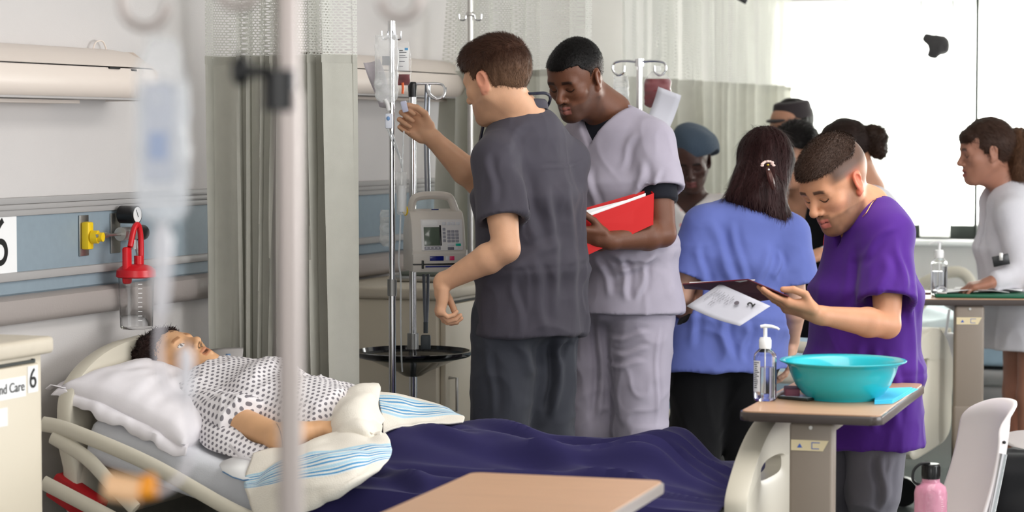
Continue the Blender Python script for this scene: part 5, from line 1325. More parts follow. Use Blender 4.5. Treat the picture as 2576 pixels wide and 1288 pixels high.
    mx = nt.nodes.new('ShaderNodeMix'); mx.data_type = 'RGBA'; mx.inputs[6].default_value = (*rgb(226, 222, 224), 1); mx.inputs[7].default_value = (*rgb(120, 116, 122), 1); nt.links.new(dot, mx.inputs[0]); nt.links.new(mx.outputs[2], b_.inputs['Base Color'])
    def garment(nm, f, seed, amp=.006, sleeve_dir=None, h=.0045):
        V, Q = f.mesh(h); V = relax(V, Q, 1); V = wrinkle(V, vnormals(V, Q), [(amp, (9, 9, 9), True), (amp * .5, (18, 18, 18), True)], seed)
        rel = V - nb; D_ = sleeve_dir if sleeve_dir is not None else foot; o2 = unit(np.cross(D_, out)); u = rel @ D_; ang = np.arctan2(rel @ o2, (rel @ out) + .05) * .165 if sleeve_dir is None else rel @ o2
        u = u + .02 * fnoise(V * 5, seed, 2); v = ang + .015 * fnoise(V * 6, seed + 4, 2)
        return np_mesh(nm, V, Q, Mg, root, None, np.stack([u + 5, v + 5, u * 0], 1), org)
    f = Field()
    f.rc(lerp(nb, shn, .3) - out * .0, shn, .060, .066, .03); f.rc(lerp(nb, shf, .3), shf, .060, .064, .03)
    f.ec(lerp(nb, hip, .08) - out * .01, lerp(nb, hip, .5) - out * .01, nr, .155, .115, .185, .125, .06, .04); f.ec(lerp(nb, hip, .5) - out * .01, hip + foot * .03, nr, .185, .120, .19, .10, .06)
    g = Field(); g.rc(shn, lerp(shn, el, .66), .066, .082, .02); e = lerp(shn, el, .58); u = unit(el - shn + near * .05); fn, lo_, hi_ = g.ops[0][1:4]
    f.add(lambda p: np.maximum(fn(p), (p - e) @ u), lo_, hi_, .02)
    f.rc(shf, lerp(shf, el2, .6), .064, .076, .03)
    f.rc(nb - foot * .04, hc, .062, .085, .006, 's')
    garment('gown', f, 3, .009)
    # open shoulder lapel of the gown lying over the pillow
    G = []
    cp = [[(452, 992, 6.98), (466, 984, 6.96), (500, 1005, 6.93), (548, 1040, 6.90)], [(470, 1040, 6.92), (500, 1040, 6.88), (530, 1050, 6.86), (570, 1062, 6.86)], [(492, 1090, 6.86), (520, 1092, 6.82), (556, 1088, 6.80), (588, 1075, 6.82)], [(520, 1126, 6.80), (560, 1130, 6.76), (610, 1128, 6.74), (640, 1115, 6.76)], [(600, 1156, 6.72), (640, 1165, 6.70), (700, 1160, 6.70), (740, 1130, 6.74)]]
    def patch(cp, nu, nv):
        rows = [smooth_path([Vector(P(*q)) for q in r], nu) for r in cp]; cols = list(zip(*rows)); return [smooth_path(list(c), nv) for c in cols]
    G = patch(cp, 8, 6); V = np.array([[list(p) for p in r] for r in G]); ni, nj = V.shape[:2]; V = V.reshape(-1, 3); V += near * (.006 * fnoise(V * 14, 3, 2))[:, None]
    Q = np.array([[i * nj + j, (i + 1) * nj + j, (i + 1) * nj + j + 1, i * nj + j + 1] for i in range(ni - 1) for j in range(nj - 1)])
    rel = V - nb; o2 = unit(np.cross(foot, near)); ob = np_mesh('gown_flap', V, Q, Mg, root, None, np.stack([rel @ foot + 5, rel @ o2 + 5, rel[:, 0] * 0], 1), org)
    md = ob.modifiers.new('thickness', 'SOLIDIFY'); md.thickness = .003
    b = MB(); b.tube([Vector(P(*q)) - org for q in ((578, 1120, 6.74), (592, 1136, 6.71), (606, 1150, 6.70), (640, 1160, 6.69), (668, 1160, 6.68))], .003, 6, flat=(2, .5)); b.build('gown_tie', M_pillow, root)
    return patch
patch = mannequin()
def cloth_patch(name, label, cat, cps, m, part='cloth', nu=10, nv=10, seed=1, amp=.005, fr=12, thick=.006, uvs=True, parent=None, uvr=None, ridges=()):
    base = Vector(P(*cps[0][0])); root = parent or thing(name, label, cat, tuple(base)); o = base if parent is None else Vector(parent.location)
    G = patch(cps, nu, nv); V = np.array([[list(p) for p in r] for r in G]); ni, nj = V.shape[:2]
    UV = [[(i / (ni - 1), j / (nj - 1)) for j in range(nj)] for i in range(ni)]
    V = V.reshape(-1, 3); Q = np.array([[i * nj + j, (i + 1) * nj + j, (i + 1) * nj + j + 1, i * nj + j + 1] for i in range(ni - 1) for j in range(nj - 1)])
    Nn = vnormals(V, Q); n = (amp * fnoise(V * fr, seed, 2)); rn = 1 - np.abs(vnoise(V * 9 + 5, seed + 8)) * 2.2; V = V + Nn * (n + amp * .8 * np.clip(rn, 0, 1))[:, None]
    uv = np.array(UV).reshape(-1, 2); c = np.stack([uv[:, 0], uv[:, 1], uv[:, 0] * 0], 1)
    ob = np_mesh(part, V - 0, Q, m, root, None, c, o)
    md = ob.modifiers.new('thickness', 'SOLIDIFY'); md.thickness = thick
    return root
def stripe_mat(name, lines, base=rgb(236, 230, 218), axis=0):
    """lines: (start, end, colour) bands across one direction of the cloth"""
    m = bpy.data.materials.new(name); m.use_nodes = True; nt = m.node_tree; b_ = nt.nodes['Principled BSDF']; b_.inputs['Roughness'].default_value = .95
    a = nt.nodes.new('ShaderNodeAttribute'); a.attribute_name = 'Col'; sp = nt.nodes.new('ShaderNodeSeparateXYZ'); nt.links.new(a.outputs['Vector'], sp.inputs[0])
    cur = None
    for s_, e, c in lines:
        q1 = nt.nodes.new('ShaderNodeMath'); q1.operation = 'COMPARE'; q1.inputs[1].default_value = (s_ + e) / 2; q1.inputs[2].default_value = (e - s_) / 2; nt.links.new(sp.outputs[axis], q1.inputs[0])
        mx = nt.nodes.new('ShaderNodeMix'); mx.data_type = 'RGBA'; nt.links.new(q1.outputs[0], mx.inputs[0]); mx.inputs[7].default_value = (*c, 1)
        if cur is None: mx.inputs[6].default_value = (*base, 1)
        else: nt.links.new(cur, mx.inputs[6])
        cur = mx.outputs[2]
    nt.links.new(cur, b_.inputs['Base Color'])
    n = nt.nodes.new('ShaderNodeTexNoise'); n.inputs['Scale'].default_value = 260; tc = nt.nodes.new('ShaderNodeTexCoord'); nt.links.new(tc.outputs['Object'], n.inputs['Vector']); bp = nt.nodes.new('ShaderNodeBump'); bp.inputs['Distance'].default_value = .0012; nt.links.new(n.outputs[0], bp.inputs['Height']); nt.links.new(bp.outputs[0], b_.inputs['Normal'])
    return m
def stripes(a, b, n, light=rgb(178, 214, 232), dark=rgb(86, 156, 204)):
    out = [(a, b, rgb(226, 232, 232))]; w_ = (b - a) / n
    for i in range(n): out.append((a + w_ * i + w_ * .1, a + w_ * i + w_ * (.55 if i % 3 else .8), dark if i % 3 else light))
    return out
# cream bath blanket folded back over the hips: a crumpled bundle of three lobes
Mcream1 = stripe_mat('cream_blanket_front', stripes(.30, .56, 9), axis=1)
Mcream2 = stripe_mat('cream_blanket_far', stripes(.18, .62, 7), axis=1)
Mcream3 = stripe_mat('cream_blanket_plain', [(2, 3, (1, 1, 1))], axis=1)
bb = cloth_patch('bath_blanket', 'cream bath blanket with blue stripes crumpled over the hips of the mannequin', 'blanket',
    [[(640, 1150, 6.72), (760, 1112, 6.74), (880, 1080, 6.74), (960, 1085, 6.76)],
     [(625, 1180, 6.64), (740, 1128, 6.62), (870, 1110, 6.62), (975, 1110, 6.66)],
     [(613, 1215, 6.60), (740, 1165, 6.50), (870, 1145, 6.48), (984, 1138, 6.56)],
     [(613, 1232, 6.58), (760, 1215, 6.44), (880, 1190, 6.42), (972, 1165, 6.50)],
     [(625, 1270, 6.56), (760, 1250, 6.44), (870, 1225, 6.40), (935, 1192, 6.46)],
     [(650, 1320, 6.54), (720, 1300, 6.46), (800, 1275, 6.44), (885, 1222, 6.48)]], Mcream1, 'front_lobe', 12, 10, 3, .013, 8)
cloth_patch('', '', '', [[(812, 1100, 6.86), (812, 1040, 6.90), (838, 1000, 6.98), (890, 985, 7.05), (945, 968, 7.10)],
     [(830, 1130, 6.74), (850, 1060, 6.76), (880, 1010, 6.84), (925, 990, 6.92), (955, 975, 7.00)],
     [(860, 1120, 6.70), (885, 1070, 6.70), (905, 1030, 6.78), (935, 1020, 6.86), (955, 1010, 6.92)],
     [(920, 1110, 6.66), (930, 1085, 6.66), (935, 1070, 6.72), (945, 1055, 6.80), (958, 1040, 6.88)],
     [(958, 1092, 6.66), (960, 1085, 6.68), (962, 1075, 6.74), (964, 1068, 6.80), (966, 1060, 6.86)]], Mcream3, 'upper_lobe', 9, 10, 5, .016, 9, parent=bb)
cloth_patch('', '', '', [[(950, 990, 7.16), (1000, 996, 7.22), (1060, 1008, 7.28), (1115, 1022, 7.30), (1130, 1032, 7.30)],
     [(952, 1005, 7.06), (1010, 1012, 7.10), (1065, 1022, 7.18), (1118, 1030, 7.20), (1145, 1042, 7.20)],
     [(955, 1030, 6.98), (1010, 1038, 7.00), (1070, 1040, 7.06), (1120, 1042, 7.10), (1160, 1050, 7.12)],
     [(960, 1060, 6.90), (1005, 1068, 6.92), (1060, 1062, 6.98), (1110, 1056, 7.04), (1168, 1056, 7.08)],
     [(964, 1090, 6.84), (985, 1082, 6.86), (1040, 1070, 6.92), (1100, 1062, 6.98), (1165, 1062, 7.04)]], Mcream2, 'far_lobe', 9, 9, 9, .006, 11, parent=bb)
# white absorbent pad with a blue edge at the side of the mattress
pd = thing('absorbent_pad', 'white rounded pad with a blue edge lying on the sheet beside the bath blanket', 'pad', tuple(P(600, 1180, 6.64)))
o = Vector(pd.location); pts = [(552, 1176, 6.68), (560, 1166, 6.70), (590, 1156, 6.71), (640, 1156, 6.72), (655, 1180, 6.66), (640, 1208, 6.60), (612, 1212, 6.60), (585, 1204, 6.62), (560, 1190, 6.65)]
b = MB(); b.bm.faces.new([b.bm.verts.new(Vector(P(*q)) - o + Vector((0, 0, .006))) for q in pts]); b.build('pad', M_white, pd, solid=.004)
b = MB(); b.tube([Vector(P(*q)) - o + Vector((0, 0, .004)) for q in pts[-1:] + pts[-2:-5:-1]], .002, 6); b.build('edge', mat('blue_edge', rgb(90, 130, 170), .6), pd)
# ---------------------------------------------------------------- furniture and equipment
M_cab = mat('cream_cabinet_metal', rgb(214, 204, 184), .45)
M_cabtop = mat('cabinet_top', rgb(206, 196, 178), .5, var=.03, vscale=30)
M_wood = mat('tan_laminate', rgb(188, 150, 120), .38, var=.05, vscale=6, bstretch=(1, 6, 1))
M_edge = mat('dark_edge_band', rgb(62, 52, 48), .3, coat=.3)
M_post = mat('taupe_post_metal', rgb(136, 124, 112), .42)
M_clear = mat('clear_plastic', (1, 1, 1), .06, trans=1.0, ior=1.25, spec=.4)
M_clearmilk = film_mat('clear_film', (.95, .96, .96), .24, .12)
M_blood = mat('dark_red_fluid', rgb(112, 0, 18), .4, spec=.2)
M_red = mat('red_plastic', rgb(206, 24, 36), .3)
M_yellow = mat('yellow_plastic', rgb(236, 200, 30), .35)
M_pump = mat('pump_plastic', rgb(214, 208, 200), .38)
YZ = Matrix(((0, 0, 1, 0), (1, 0, 0, 0), (0, 1, 0, 0), (0, 0, 0, 1)))     # text plane facing local +x
# bedside cabinets
def cabinet(label, s0, t0, t1, H, D=.48):
    root = thing('bedside_cabinet', label, 'cabinet', RM(s0, t0, 0), -ANG); L = t1 - t0
    b = MB(); b.box((0, 0, .08), (D - .02, L, H - .045), .006); b.build('body', M_cab, root)
    b = MB(); b.box((-.01, -.012, H - .045), (D + .012, L + .014, H), .012, 3); b.build('worktop', M_cabtop, root)
    b = MB(); b.box((D - .018, .03, .10), (D + .004, L - .05, H - .065), .004); d = b.build('door', M_cab, root)
    b = MB(); b.box((D - .019, L - .051, .10), (D - .012, L - .044, H - .055)); b.build('door_gap', M_dark, root, smooth=False)
    b = MB(); b.box((D - .019, .03, H - .064), (D - .010, L - .045, H - .057)); b.build('upper_gap', M_dark, root, smooth=False)
    b = MB(); b.tube([(D + .004, .06, H - .45), (D + .035, .06, H - .45), (D + .035, .06, H - .33), (D + .004, .06, H - .33)], .006, 8); b.build('handle', M_steel, d)
    for x in (.04, D - .06):
        for y in (.04, L - .04):
            b = MB(); b.cyl((x, y, 0), (x, y, .085), .02, seg=12); b.build('foot', M_black, root)
    return root
cb = cabinet('cream metal cabinet at the left edge carrying a wound care label', .02, -1.30, -.557, 1.0)
def label_card(root, x, y0, y1, z0, z1): b = MB(); b.box((x, y0, z0), (x + .0015, y1, z1)); return b.build('label_card', M_paper, root, smooth=False)
L_ = -.557 + 1.30
lc = label_card(cb, .484, L_ - .30, L_ - .115, .856, .908); text_part('label_text', 'Wound Care', .035, M_ink, lc, Matrix.Translation((.0025, 0, 0)) @ Matrix.Translation((.484, L_ - .122, .882)) @ YZ, align='RIGHT')
lc = label_card(cb, .484, L_ - .105, L_ - .058, .862, .930); text_part('label_text', '6', .072, M_ink, lc, Matrix.Translation((.4868, L_ - .083, .896)) @ YZ)
lc = label_card(cb, .484, L_ - .36, L_ - .20, .79, .836)
cb2 = cabinet('cream metal cabinet behind the black-based drip pole', .04, 2.04, 2.78, .965)
fd = thing('metal_tray', 'flat metal tray with clutter on the cabinet behind the drip pole', 'tray', RM(.20, 2.30, .967), -ANG)
b = MB(); b.box((0, 0, 0), (.20, .42, .02), .008); b.build('tray_body', M_steel, fd); b = MB(); b.box((.02, .04, .02), (.18, .36, .035), .006); b.build('folded_cloth', mat('grey_green_cloth', rgb(110, 116, 108), .8), fd)
# overbed tables
def overbed_table(label, cx, cy, rz, H, L, W, post=True, edge=M_edge, pw_=.115, pd=.06, post_y=-.30, base=True, post_x=0.0, colt=None):
    """local x across (short side), y along"""
    root = thing('overbed_table', label, 'table', (cx, cy, 0), rz)
    def rr(w, l, r, n=6):
        out = []
        for (sx, sy, a0) in ((1, 1, 0), (-1, 1, 90), (-1, -1, 180), (1, -1, 270)):
            for k in range(n + 1):
                a = math.radians(a0 + 90 * k / n); out.append((sx * (w / 2 - r) + r * math.cos(a), sy * (l / 2 - r) + r * math.sin(a)))
        return out
    b = MB(); b.prism(rr(W, L, .03), H - .026, H - .003, bevel=.004); tp = b.build('edge_band', edge, root)
    b = MB(); b.prism(rr(W - .012, L - .012, .026), H - .004, H); b.build('tabletop', colt or M_wood, root)
    if post:
        nk0 = set(root.children)
        b = MB(); b.box((-pw_ / 2, post_y - pd / 2, .10), (pw_ / 2, post_y + pd / 2, H - .028), .010, 3); p = b.build('post', M_post, root)
        b = MB(); b.box((-pw_ / 2 - .003, post_y - pd / 2 - .003, .10), (pw_ / 2 + .003, post_y + pd / 2 + .003, .45), .010, 3); b.build('post_sleeve', M_post, root)
        b = MB(); b.box((-pw_ / 2 + .01, post_y, H - .06), (pw_ / 2 - .01, post_y + .45, H - .027), .004); b.build('support_arm', M_post, root)
        b = MB(); z = H - .075; yf = post_y - pd / 2 - .0015
        q = [(-.052, z - .026), (.032, z - .026), (.047, z + .002), (-.052, z + .002)]
        v = [b.bm.verts.new((x, yf, zz)) for x, zz in q]; b.bm.faces.new(v); st = b.build('sticker', mat('cream_sticker', rgb(220, 204, 166), .5), root, smooth=False)
        Mb = mat('blue_print', rgb(66, 98, 178), .5)
        b = MB(); b.bm.faces.new([b.bm.verts.new((x, yf - .001, zz)) for x, zz in ((-.036, z - .018), (-.022, z - .018), (-.029, z - .007))]); b.build('arrow_mark', Mb, st, smooth=False)
        for k, (xa, za, xb, zb) in enumerate(((.002, z - .021, .004, z - .003), (.002, z - .021, .022, z - .019), (.004, z - .005, .024, z - .003))):
            b = MB(); b.bm.faces.new([b.bm.verts.new((x, yf - .001, zz)) for x, zz in ((xa, za), (xb, za), (xb, zb), (xa, zb))]); b.build('bracket_mark', Mb, st, smooth=False)
        b = MB(); b.cyl((0, yf + .002, H - .040), (0, yf - .003, H - .040), .005, seg=12); b.build('screw', M_steel, root)
        if base:
            for ch in set(root.children) - nk0: ch.location.x += post_x
            for sx in (-1, 1):
                b = MB(); b.box((sx * .05 - .02, post_y - .12, .05), (sx * .05 + .02, post_y + .62, .09), .008); b.build('base_bar', M_post, root)
                for yy in (post_y - .10, post_y + .60):
                    b = MB(); b.cyl((sx * .05 - .012, yy, .026), (sx * .05 + .012, yy, .026), .026, seg=16); b.build('caster', M_black, root)
    return root
# near right table (basin), placed by its near right corner
def table_at(label, c, rz, W, L, H, far=False, **k):
    ux = Vector((math.cos(rz), math.sin(rz), 0)); uy = Vector((-math.sin(rz), math.cos(rz), 0))
    q = Vector((c.x, c.y, 0)) - ux * (W / 2) + uy * (L / 2 if not far else -L / 2)
    return overbed_table(label, q.x, q.y, rz, H, L, W, **k)
c0 = P(2217, 1047, 6.10); H1 = c0.z
table_at('overbed table with a tan top holding the turquoise basin', c0, -ANG + math.radians(3.5), .375, .84, H1, post_y=-.36)
# foreground table
c1 = P(1677, 1208, 5.42)
table_at('overbed table in the foreground with an empty tan top', c1, -ANG + math.radians(4), .47, .84, c1.z, far=True, post_y=-.10, edge=mat('grey_edge_band', rgb(140, 132, 128), .35))
# rear table
c2 = P(2395, 752, 9.35); ctr3 = Vector((c2.x, c2.y, 0)) + Vector((SA, CA, 0)) * .20
overbed_table('overbed table at the back loaded with papers and a pump bottle', ctr3.x + .10, ctr3.y, -ANG + math.radians(18), c2.z, .40, .86, post_y=-.155, pw_=.115, post_x=-.09)
def pt(px, py, h): # point on a horizontal plane of height h seen at a pixel
    a = P(px, py, 5.0); d = a - Vector((0, 0, CAM_H)); k = (h - CAM_H) / d.z; return Vector((0, 0, CAM_H)) + d * k
# ---- things on the near right table
tz = H1 + .0005
bc = pt(2120, 1003, H1); bw = thing('basin', 'turquoise plastic basin on the near overbed table', 'basin', (bc.x, bc.y, tz))
Mt_ = mat('turquoise_plastic', rgb(32, 178, 190), .28, coat=.4, sss=.0)
b = MB(); R_ = .172
pr = [(0, .0045), (.085, .0045), (.088, 0), (.096, 0), (.098, .006), (.112, .016), (.130, .040), (.143, .070), (.150, .092), (.160, .098), (.172, .103), (.173, .1055), (.171, .107), (.158, .1025), (.147, .096), (.139, .070), (.126, .042), (.108, .020), (.094, .010), (0, .009)]
b.lathe(pr, 72); b.build('bowl', Mt_, bw, angle=60)
def pump_bottle(label, p, s=1.0, yaw=0.0, g=None):
    root = thing('pump_bottle', label, 'bottle', tuple(p), yaw, g, None)
    def ov(pr, sx, sy, nm, m, par):
        b = MB(); b.lathe([(r * s, z * s) for r, z in pr], 32)
        for v in b.bm.verts: v.co.x *= sx; v.co.y *= sy
        return b.build(nm, m, par, angle=50)
    bt = ov([(0, .002), (.022, .0), (.026, .004), (.0265, .02), (.0265, .112), (.025, .122), (.016, .132), (.012, .136), (.012, .144), (.0105, .144), (.0105, .134), (.0235, .12), (.0250, .112), (.0250, .006), (0, .005)], 1.12, .78, 'bottle_body', M_clear, root)
    ov([(0, .007), (.0235, .007), (.0240, .02), (.0240, .088), (0, .088)], 1.10, .74, 'gel', mat('clear_gel', (.90, .93, 1.0), .05, trans=1.0, ior=1.33), root)
    ov([(0, .136), (.0155, .136), (.0160, .140), (.0160, .158), (.0145, .160), (.0135, .164), (0, .165)], 1, 1, 'collar', M_white, root)
    b = MB(); b.cyl((0, 0, .160 * s), (0, 0, .190 * s), .0052 * s); b.build('stem', M_white, root)
    b = MB(); b.tube([(q[0] * s, 0, q[1] * s) for q in ((-.012, .192), (.0, .194), (.016, .193), (.030, .189), (.036, .185))], [.0052 * s, .0062 * s, .0050 * s, .0040 * s, .0032 * s], 10, flat=(.8, 1.1)); b.build('nozzle', M_white, root)
    b = MB(); b.cyl((0, 0, .02 * s), (0, 0, .14 * s), .0018 * s, seg=8); b.build('dip_tube', M_white, root)
    b = MB(); G = []
    for i in range(11):
        a = math.radians(195 + 52 * i / 10); G.append([(.0266 * s * 1.12 * math.cos(a), .0266 * s * .78 * math.sin(a), z * s) for z in (.025, .105)])
    b.grid(G); lb = b.build('label', mat('bottle_label', rgb(222, 224, 230), .5), root)
    rr = random.Random(7); Mk = mat('label_print', rgb(70, 74, 84), .6)
    for i in range(14):
        G = []; z0 = .034 + i * .005; w0 = rr.uniform(.1, .3); w1 = rr.uniform(.6, .95)
        for j in range(5):
            a = math.radians(197 + 48 * (w0 + (w1 - w0) * j / 4)); G.append([(.0270 * s * 1.12 * math.cos(a), .0270 * s * .78 * math.sin(a), z * s) for z in (z0, z0 + .0022)])
        b = MB(); b.grid(G); b.build('print_line', Mk, lb)
    return root
p = pt(1924, 1008, tz); pump_bottle('clear sanitizer pump bottle beside the turquoise basin', (p.x, p.y, tz), 1.05, math.radians(-8))
p = pt(2362, 744, c2.z + .001); pump_bottle('clear sanitizer pump bottle on the rear table near the window', (p.x, p.y, c2.z + .0005), 1.12, math.radians(172))
# marker, eraser, card, napkin
a = pt(1948, 998, tz + .006); b_ = pt(1974, 985, tz + .006); mk = thing('marker_pen', 'white marker pen with a black tip behind the near pump bottle', 'pen', tuple(a)); dv = b_ - a
b = MB(); b.cyl((0, 0, 0), dv * .85, .0055); b.build('barrel', M_white, mk); b = MB(); b.cyl(dv * .85, dv, .0056); b.build('cap', M_black, mk)
er = thing('maroon_case', 'small maroon case partly behind the turquoise basin', 'case', tuple(pt(1990, 1000, tz)), -ANG + .3)
b = MB(); b.box((-.018, -.04, 0), (.022, .05, .028), .004); b.build('case_body', mat('maroon_case_mat', rgb(112, 52, 74), .5), er)
tr = thing('phone', 'dark flat device with a pale screen beside the turquoise basin', 'phone', tuple(pt(2004, 1005, tz)), -ANG + 1.2)
b = MB(); b.box((-.02, -.05, 0), (.045, .05, .008), .003); b.build('case', M_dark, tr); b = MB(); b.box((-.014, -.044, .008), (.039, .044, .0088)); b.build('screen', mat('pale_screen', rgb(200, 206, 214), .2), tr, smooth=False)
nk = thing('napkin', 'folded light blue napkin to the right of the turquoise basin', 'napkin', tuple(pt(2240, 1000, tz)))
o = Vector(nk.location); Mn = mat('light_blue_paper', rgb(70, 196, 232), .7)
for k in range(3):
    q = [pt(2200 + k * 3, 983 + k, tz), pt(2310 - k * 8, 980 + k, tz), pt(2292 - k * 6, 990 + k * 2, tz), pt(2245, 1016 - k, tz), pt(2200, 1018 - k, tz)]
    b = MB(); n_ = len(q); lo = [b.bm.verts.new(v - o + Vector((0, 0, .0008 + .003 * k))) for v in q]; hi = [b.bm.verts.new(v - o + Vector((0, 0, .003 + .003 * k))) for v in q]
    b.bm.faces.new(lo[::-1]); b.bm.faces.new(hi)
    for i in range(n_): b.bm.faces.new((lo[i], lo[(i + 1) % n_], hi[(i + 1) % n_], hi[i]))
    b.build('layer', Mn, nk, smooth=False)
# ---- things on the rear table
fz = c2.z + .001
bd = thing('ring_binder', 'open dark green binder with rings on the rear table', 'binder', tuple(pt(2440, 745, fz)), math.radians(-8))
b = MB(); b.box((-.14, -.10, 0), (.22, .12, .014), .004); b.build('cover', mat('green_binder_board', rgb(14, 92, 66), .4), bd)
b = MB(); b.box((-.13, -.095, .015), (-.095, .115, .02), .001); b.build('spine_plate', M_steel, bd)
for k in (-.05, .0, .05):
    b = MB(); b.tube([(-.112 + .018 * math.cos(a), k, .022 + .018 * math.sin(a)) for a in [PI * i / 10 for i in range(11)]], .002, 6); b.build('ring', M_chrome, bd)
for i, (x, y, rz, lab) in enumerate(((.0, .02, 3, 'white sheet lying loose over the green binder'), (.08, .06, -14, 'white sheet tilted toward the woman in the lab coat'))):
    sh = thing('paper_sheet', lab, 'paper', tuple(Vector(bd.location) + Vector((x, y, .018 + .006 * i))), math.radians(rz))
    b = MB(); b.grid([[(-.13 + .27 * u / 8, -.09 + .19 * v / 6, .012 * math.sin(u / 8 * 3.1) * (1 - v / 8)) for v in range(7)] for u in range(9)]); b.build('sheet', M_paper, sh, solid=.001)
nt_ = thing('sticky_note', 'pale green sticky note on the papers of the rear table', 'note', tuple(Vector(bd.location) + Vector((.12, .02, .042))))
b = MB(); b.box((-.035, -.03, 0), (.035, .03, .001)); b.build('note', mat('green_note', rgb(206, 226, 150), .7), nt_, smooth=False)
mb_ = thing('magazine', 'thin maroon covered booklet behind the far pump bottle', 'booklet', tuple(pt(2338, 738, fz)), -.2)
b = MB(); b.box((-.10, -.05, 0), (.09, .10, .006), .001); b.build('booklet_cover', Mm_ if False else mat('maroon_cover', rgb(92, 16, 34), .45), mb_, smooth=False)
# ---- moulded chairs, the nearer one carries the drinks bottle
M_chair = mat('chair_plastic', rgb(216, 208, 208), .4)
def chair(label, pos, rz):
    root = thing('moulded_chair', label, 'chair', pos, rz)
    # back shell: local x across, y depth (front = -y), z up
    b = MB(); G = []
    for i in range(25):
        u = i / 24 * 2 - 1; row = []
        for j in range(21):
            v = j / 20; w_ = .215 * (1 - .10 * v) ; top = .785 - .04 * abs(u) ** 3
            z = .43 + (top - .43) * v; hw = w_ * (1 - max(0, (v - .80)) ** 2 * 3.2)
            y = .055 * u * u * -1.3 + .03 * math.sin(v * 2.2) + .05 * v + (.025 * max(0, (v - .93)) / .07)
            row.append((u * hw, y, z))
        G.append(row)
    b.grid(G); b.build('backrest', M_chair, root, solid=.012, sub=1)
    b = MB(); G = []
    for i in range(17):
        u = i / 16 * 2 - 1; row = []
        for j in range(17):
            v = j / 16; row.append((u * (.215 - .01 * v), -.42 + .42 * v, .405 + .018 * abs(u) ** 3 - .02 * max(0, .2 - v) * 5 * .8 + .02 * max(0, v - .85)))
        G.append(row)
    b.grid(G); b.build('seat', M_chair, root, solid=.012, sub=1)
    for sx in (-1, 1):
        b = MB(); b.tube(smooth_path([(sx * .196, .012, .66), (sx * .198, -.020, .50), (sx * .198, -.040, .40), (sx * .195, -.13, .385)], 6), .0105, 12); b.build('back_support', M_chrome, root)
        b = MB(); b.tube([(sx * .20, -.06, .385), (sx * .215, .06, .0)], .0105, 12); b.build('leg', M_chrome, root)
        b = MB(); b.tube([(sx * .19, -.30, .385), (sx * .21, -.40, .0)], .0105, 12); b.build('leg', M_chrome, root)
        b = MB(); b.sphere((sx * .190, .016, .69), .005, seg=8); b.build('bolt', M_black, root)
    return root
cp = P(2462, 1100, 6.60); chair('pale plastic chair beside the near table, its seat holding the pink bottle', (cp.x, cp.y, 0), math.radians(-85))
cp = P(2835, 1080, 8.6); chair('pale plastic chair behind, mostly cut off by the right edge', (cp.x, cp.y, 0), math.radians(-85))
# drinks bottle
wp = P(2342, 1180, 6.45); wb = thing('drinks_bottle', 'pink translucent drinks bottle with a black looped cap', 'bottle', (wp.x, wp.y, .413))
Mpk = film_mat('pink_plastic', rgb(240, 170, 196), .35, .08)
b = MB(); b.lathe([(0, .0), (.040, 0), (.0445, .006), (.0445, .135), (.040, .152), (.025, .163), (.0235, .176), (.0215, .176), (.0225, .162), (.038, .150), (.0425, .134), (.0425, .008), (0, .004)], 40); b.build('bottle_body', Mpk, wb)
b = MB(); b.lathe([(0, .009), (.041, .009), (.0415, .075), (0, .075)], 32); b.build('drink', film_mat('pink_water', rgb(226, 150, 176), .45, .05), wb)
b = MB(); b.lathe([(0, .214), (.022, .214), (.0245, .211), (.0248, .178), (.0236, .172), (0, .172)], 28); cpb = b.build('cap', M_black, wb)
for k in range(20):
    a = 2 * PI * k / 20; b = MB(); b.box((.0243, -.0014, .180), (.0258, .0014, .208), M=Matrix.Rotation(a, 4, 'Z')); b.build('rib', M_black, cpb, smooth=False)
b = MB(); b.tube(smooth_path([(-.004, -.01, .216), (-.030, -.01, .214), (-.048, -.008, .196), (-.050, -.008, .170), (-.036, -.006, .158), (-.020, -.004, .160)], 8), .0028, 8, flat=(1.4, .8)); b.build('loop_strap', M_black, wb)
Mms = mat('pink_mark', rgb(226, 150, 176), .3)
b = MB()
for k in range(16):
    b.box((-.0008, -.0458, .030 + k * .006), (.0008 + (.008 if k % 4 == 0 else .004), -.0448, .0306 + k * .006), M=Matrix.Rotation(math.radians(30), 4, 'Z'))
b.build('volume_marks', M_white, wb, smooth=False)
# backpack on the floor
f = Field(); c = P(2592, 1215, 8.3); c = A3((c.x, c.y, .0)); f.box(c + np.array([0, 0, .21]), (.17, .12, .20), None, .07, .02); f.ell(c + np.array([-.02, -.10, .16]), (.12, .06, .12), None, .03); f.rc(c + np.array([-.05, 0, .40]), c + np.array([.05, 0, .40]), .016, .016, .02)
bp = thing('backpack', 'black backpack on the floor at the right edge', 'backpack', tuple(c)); sdmesh('bag_body', f, .007, cloth('black_nylon', rgb(18, 18, 20), rough=.6), bp, origin=Vector(c), disp=lambda V, N_, Q: wrinkle(V, N_, [(.010, (9, 9, 9), True)], 4))
b = MB(); b.tube([Vector((-.10, -.02, .36)), Vector((-.15, -.05, .42)), Vector((-.19, -.03, .38)), Vector((-.20, .0, .26)), Vector((-.16, .0, .10))], .008, 8, flat=(2.2, .4)); b.build('shoulder_strap', M_black, bp)
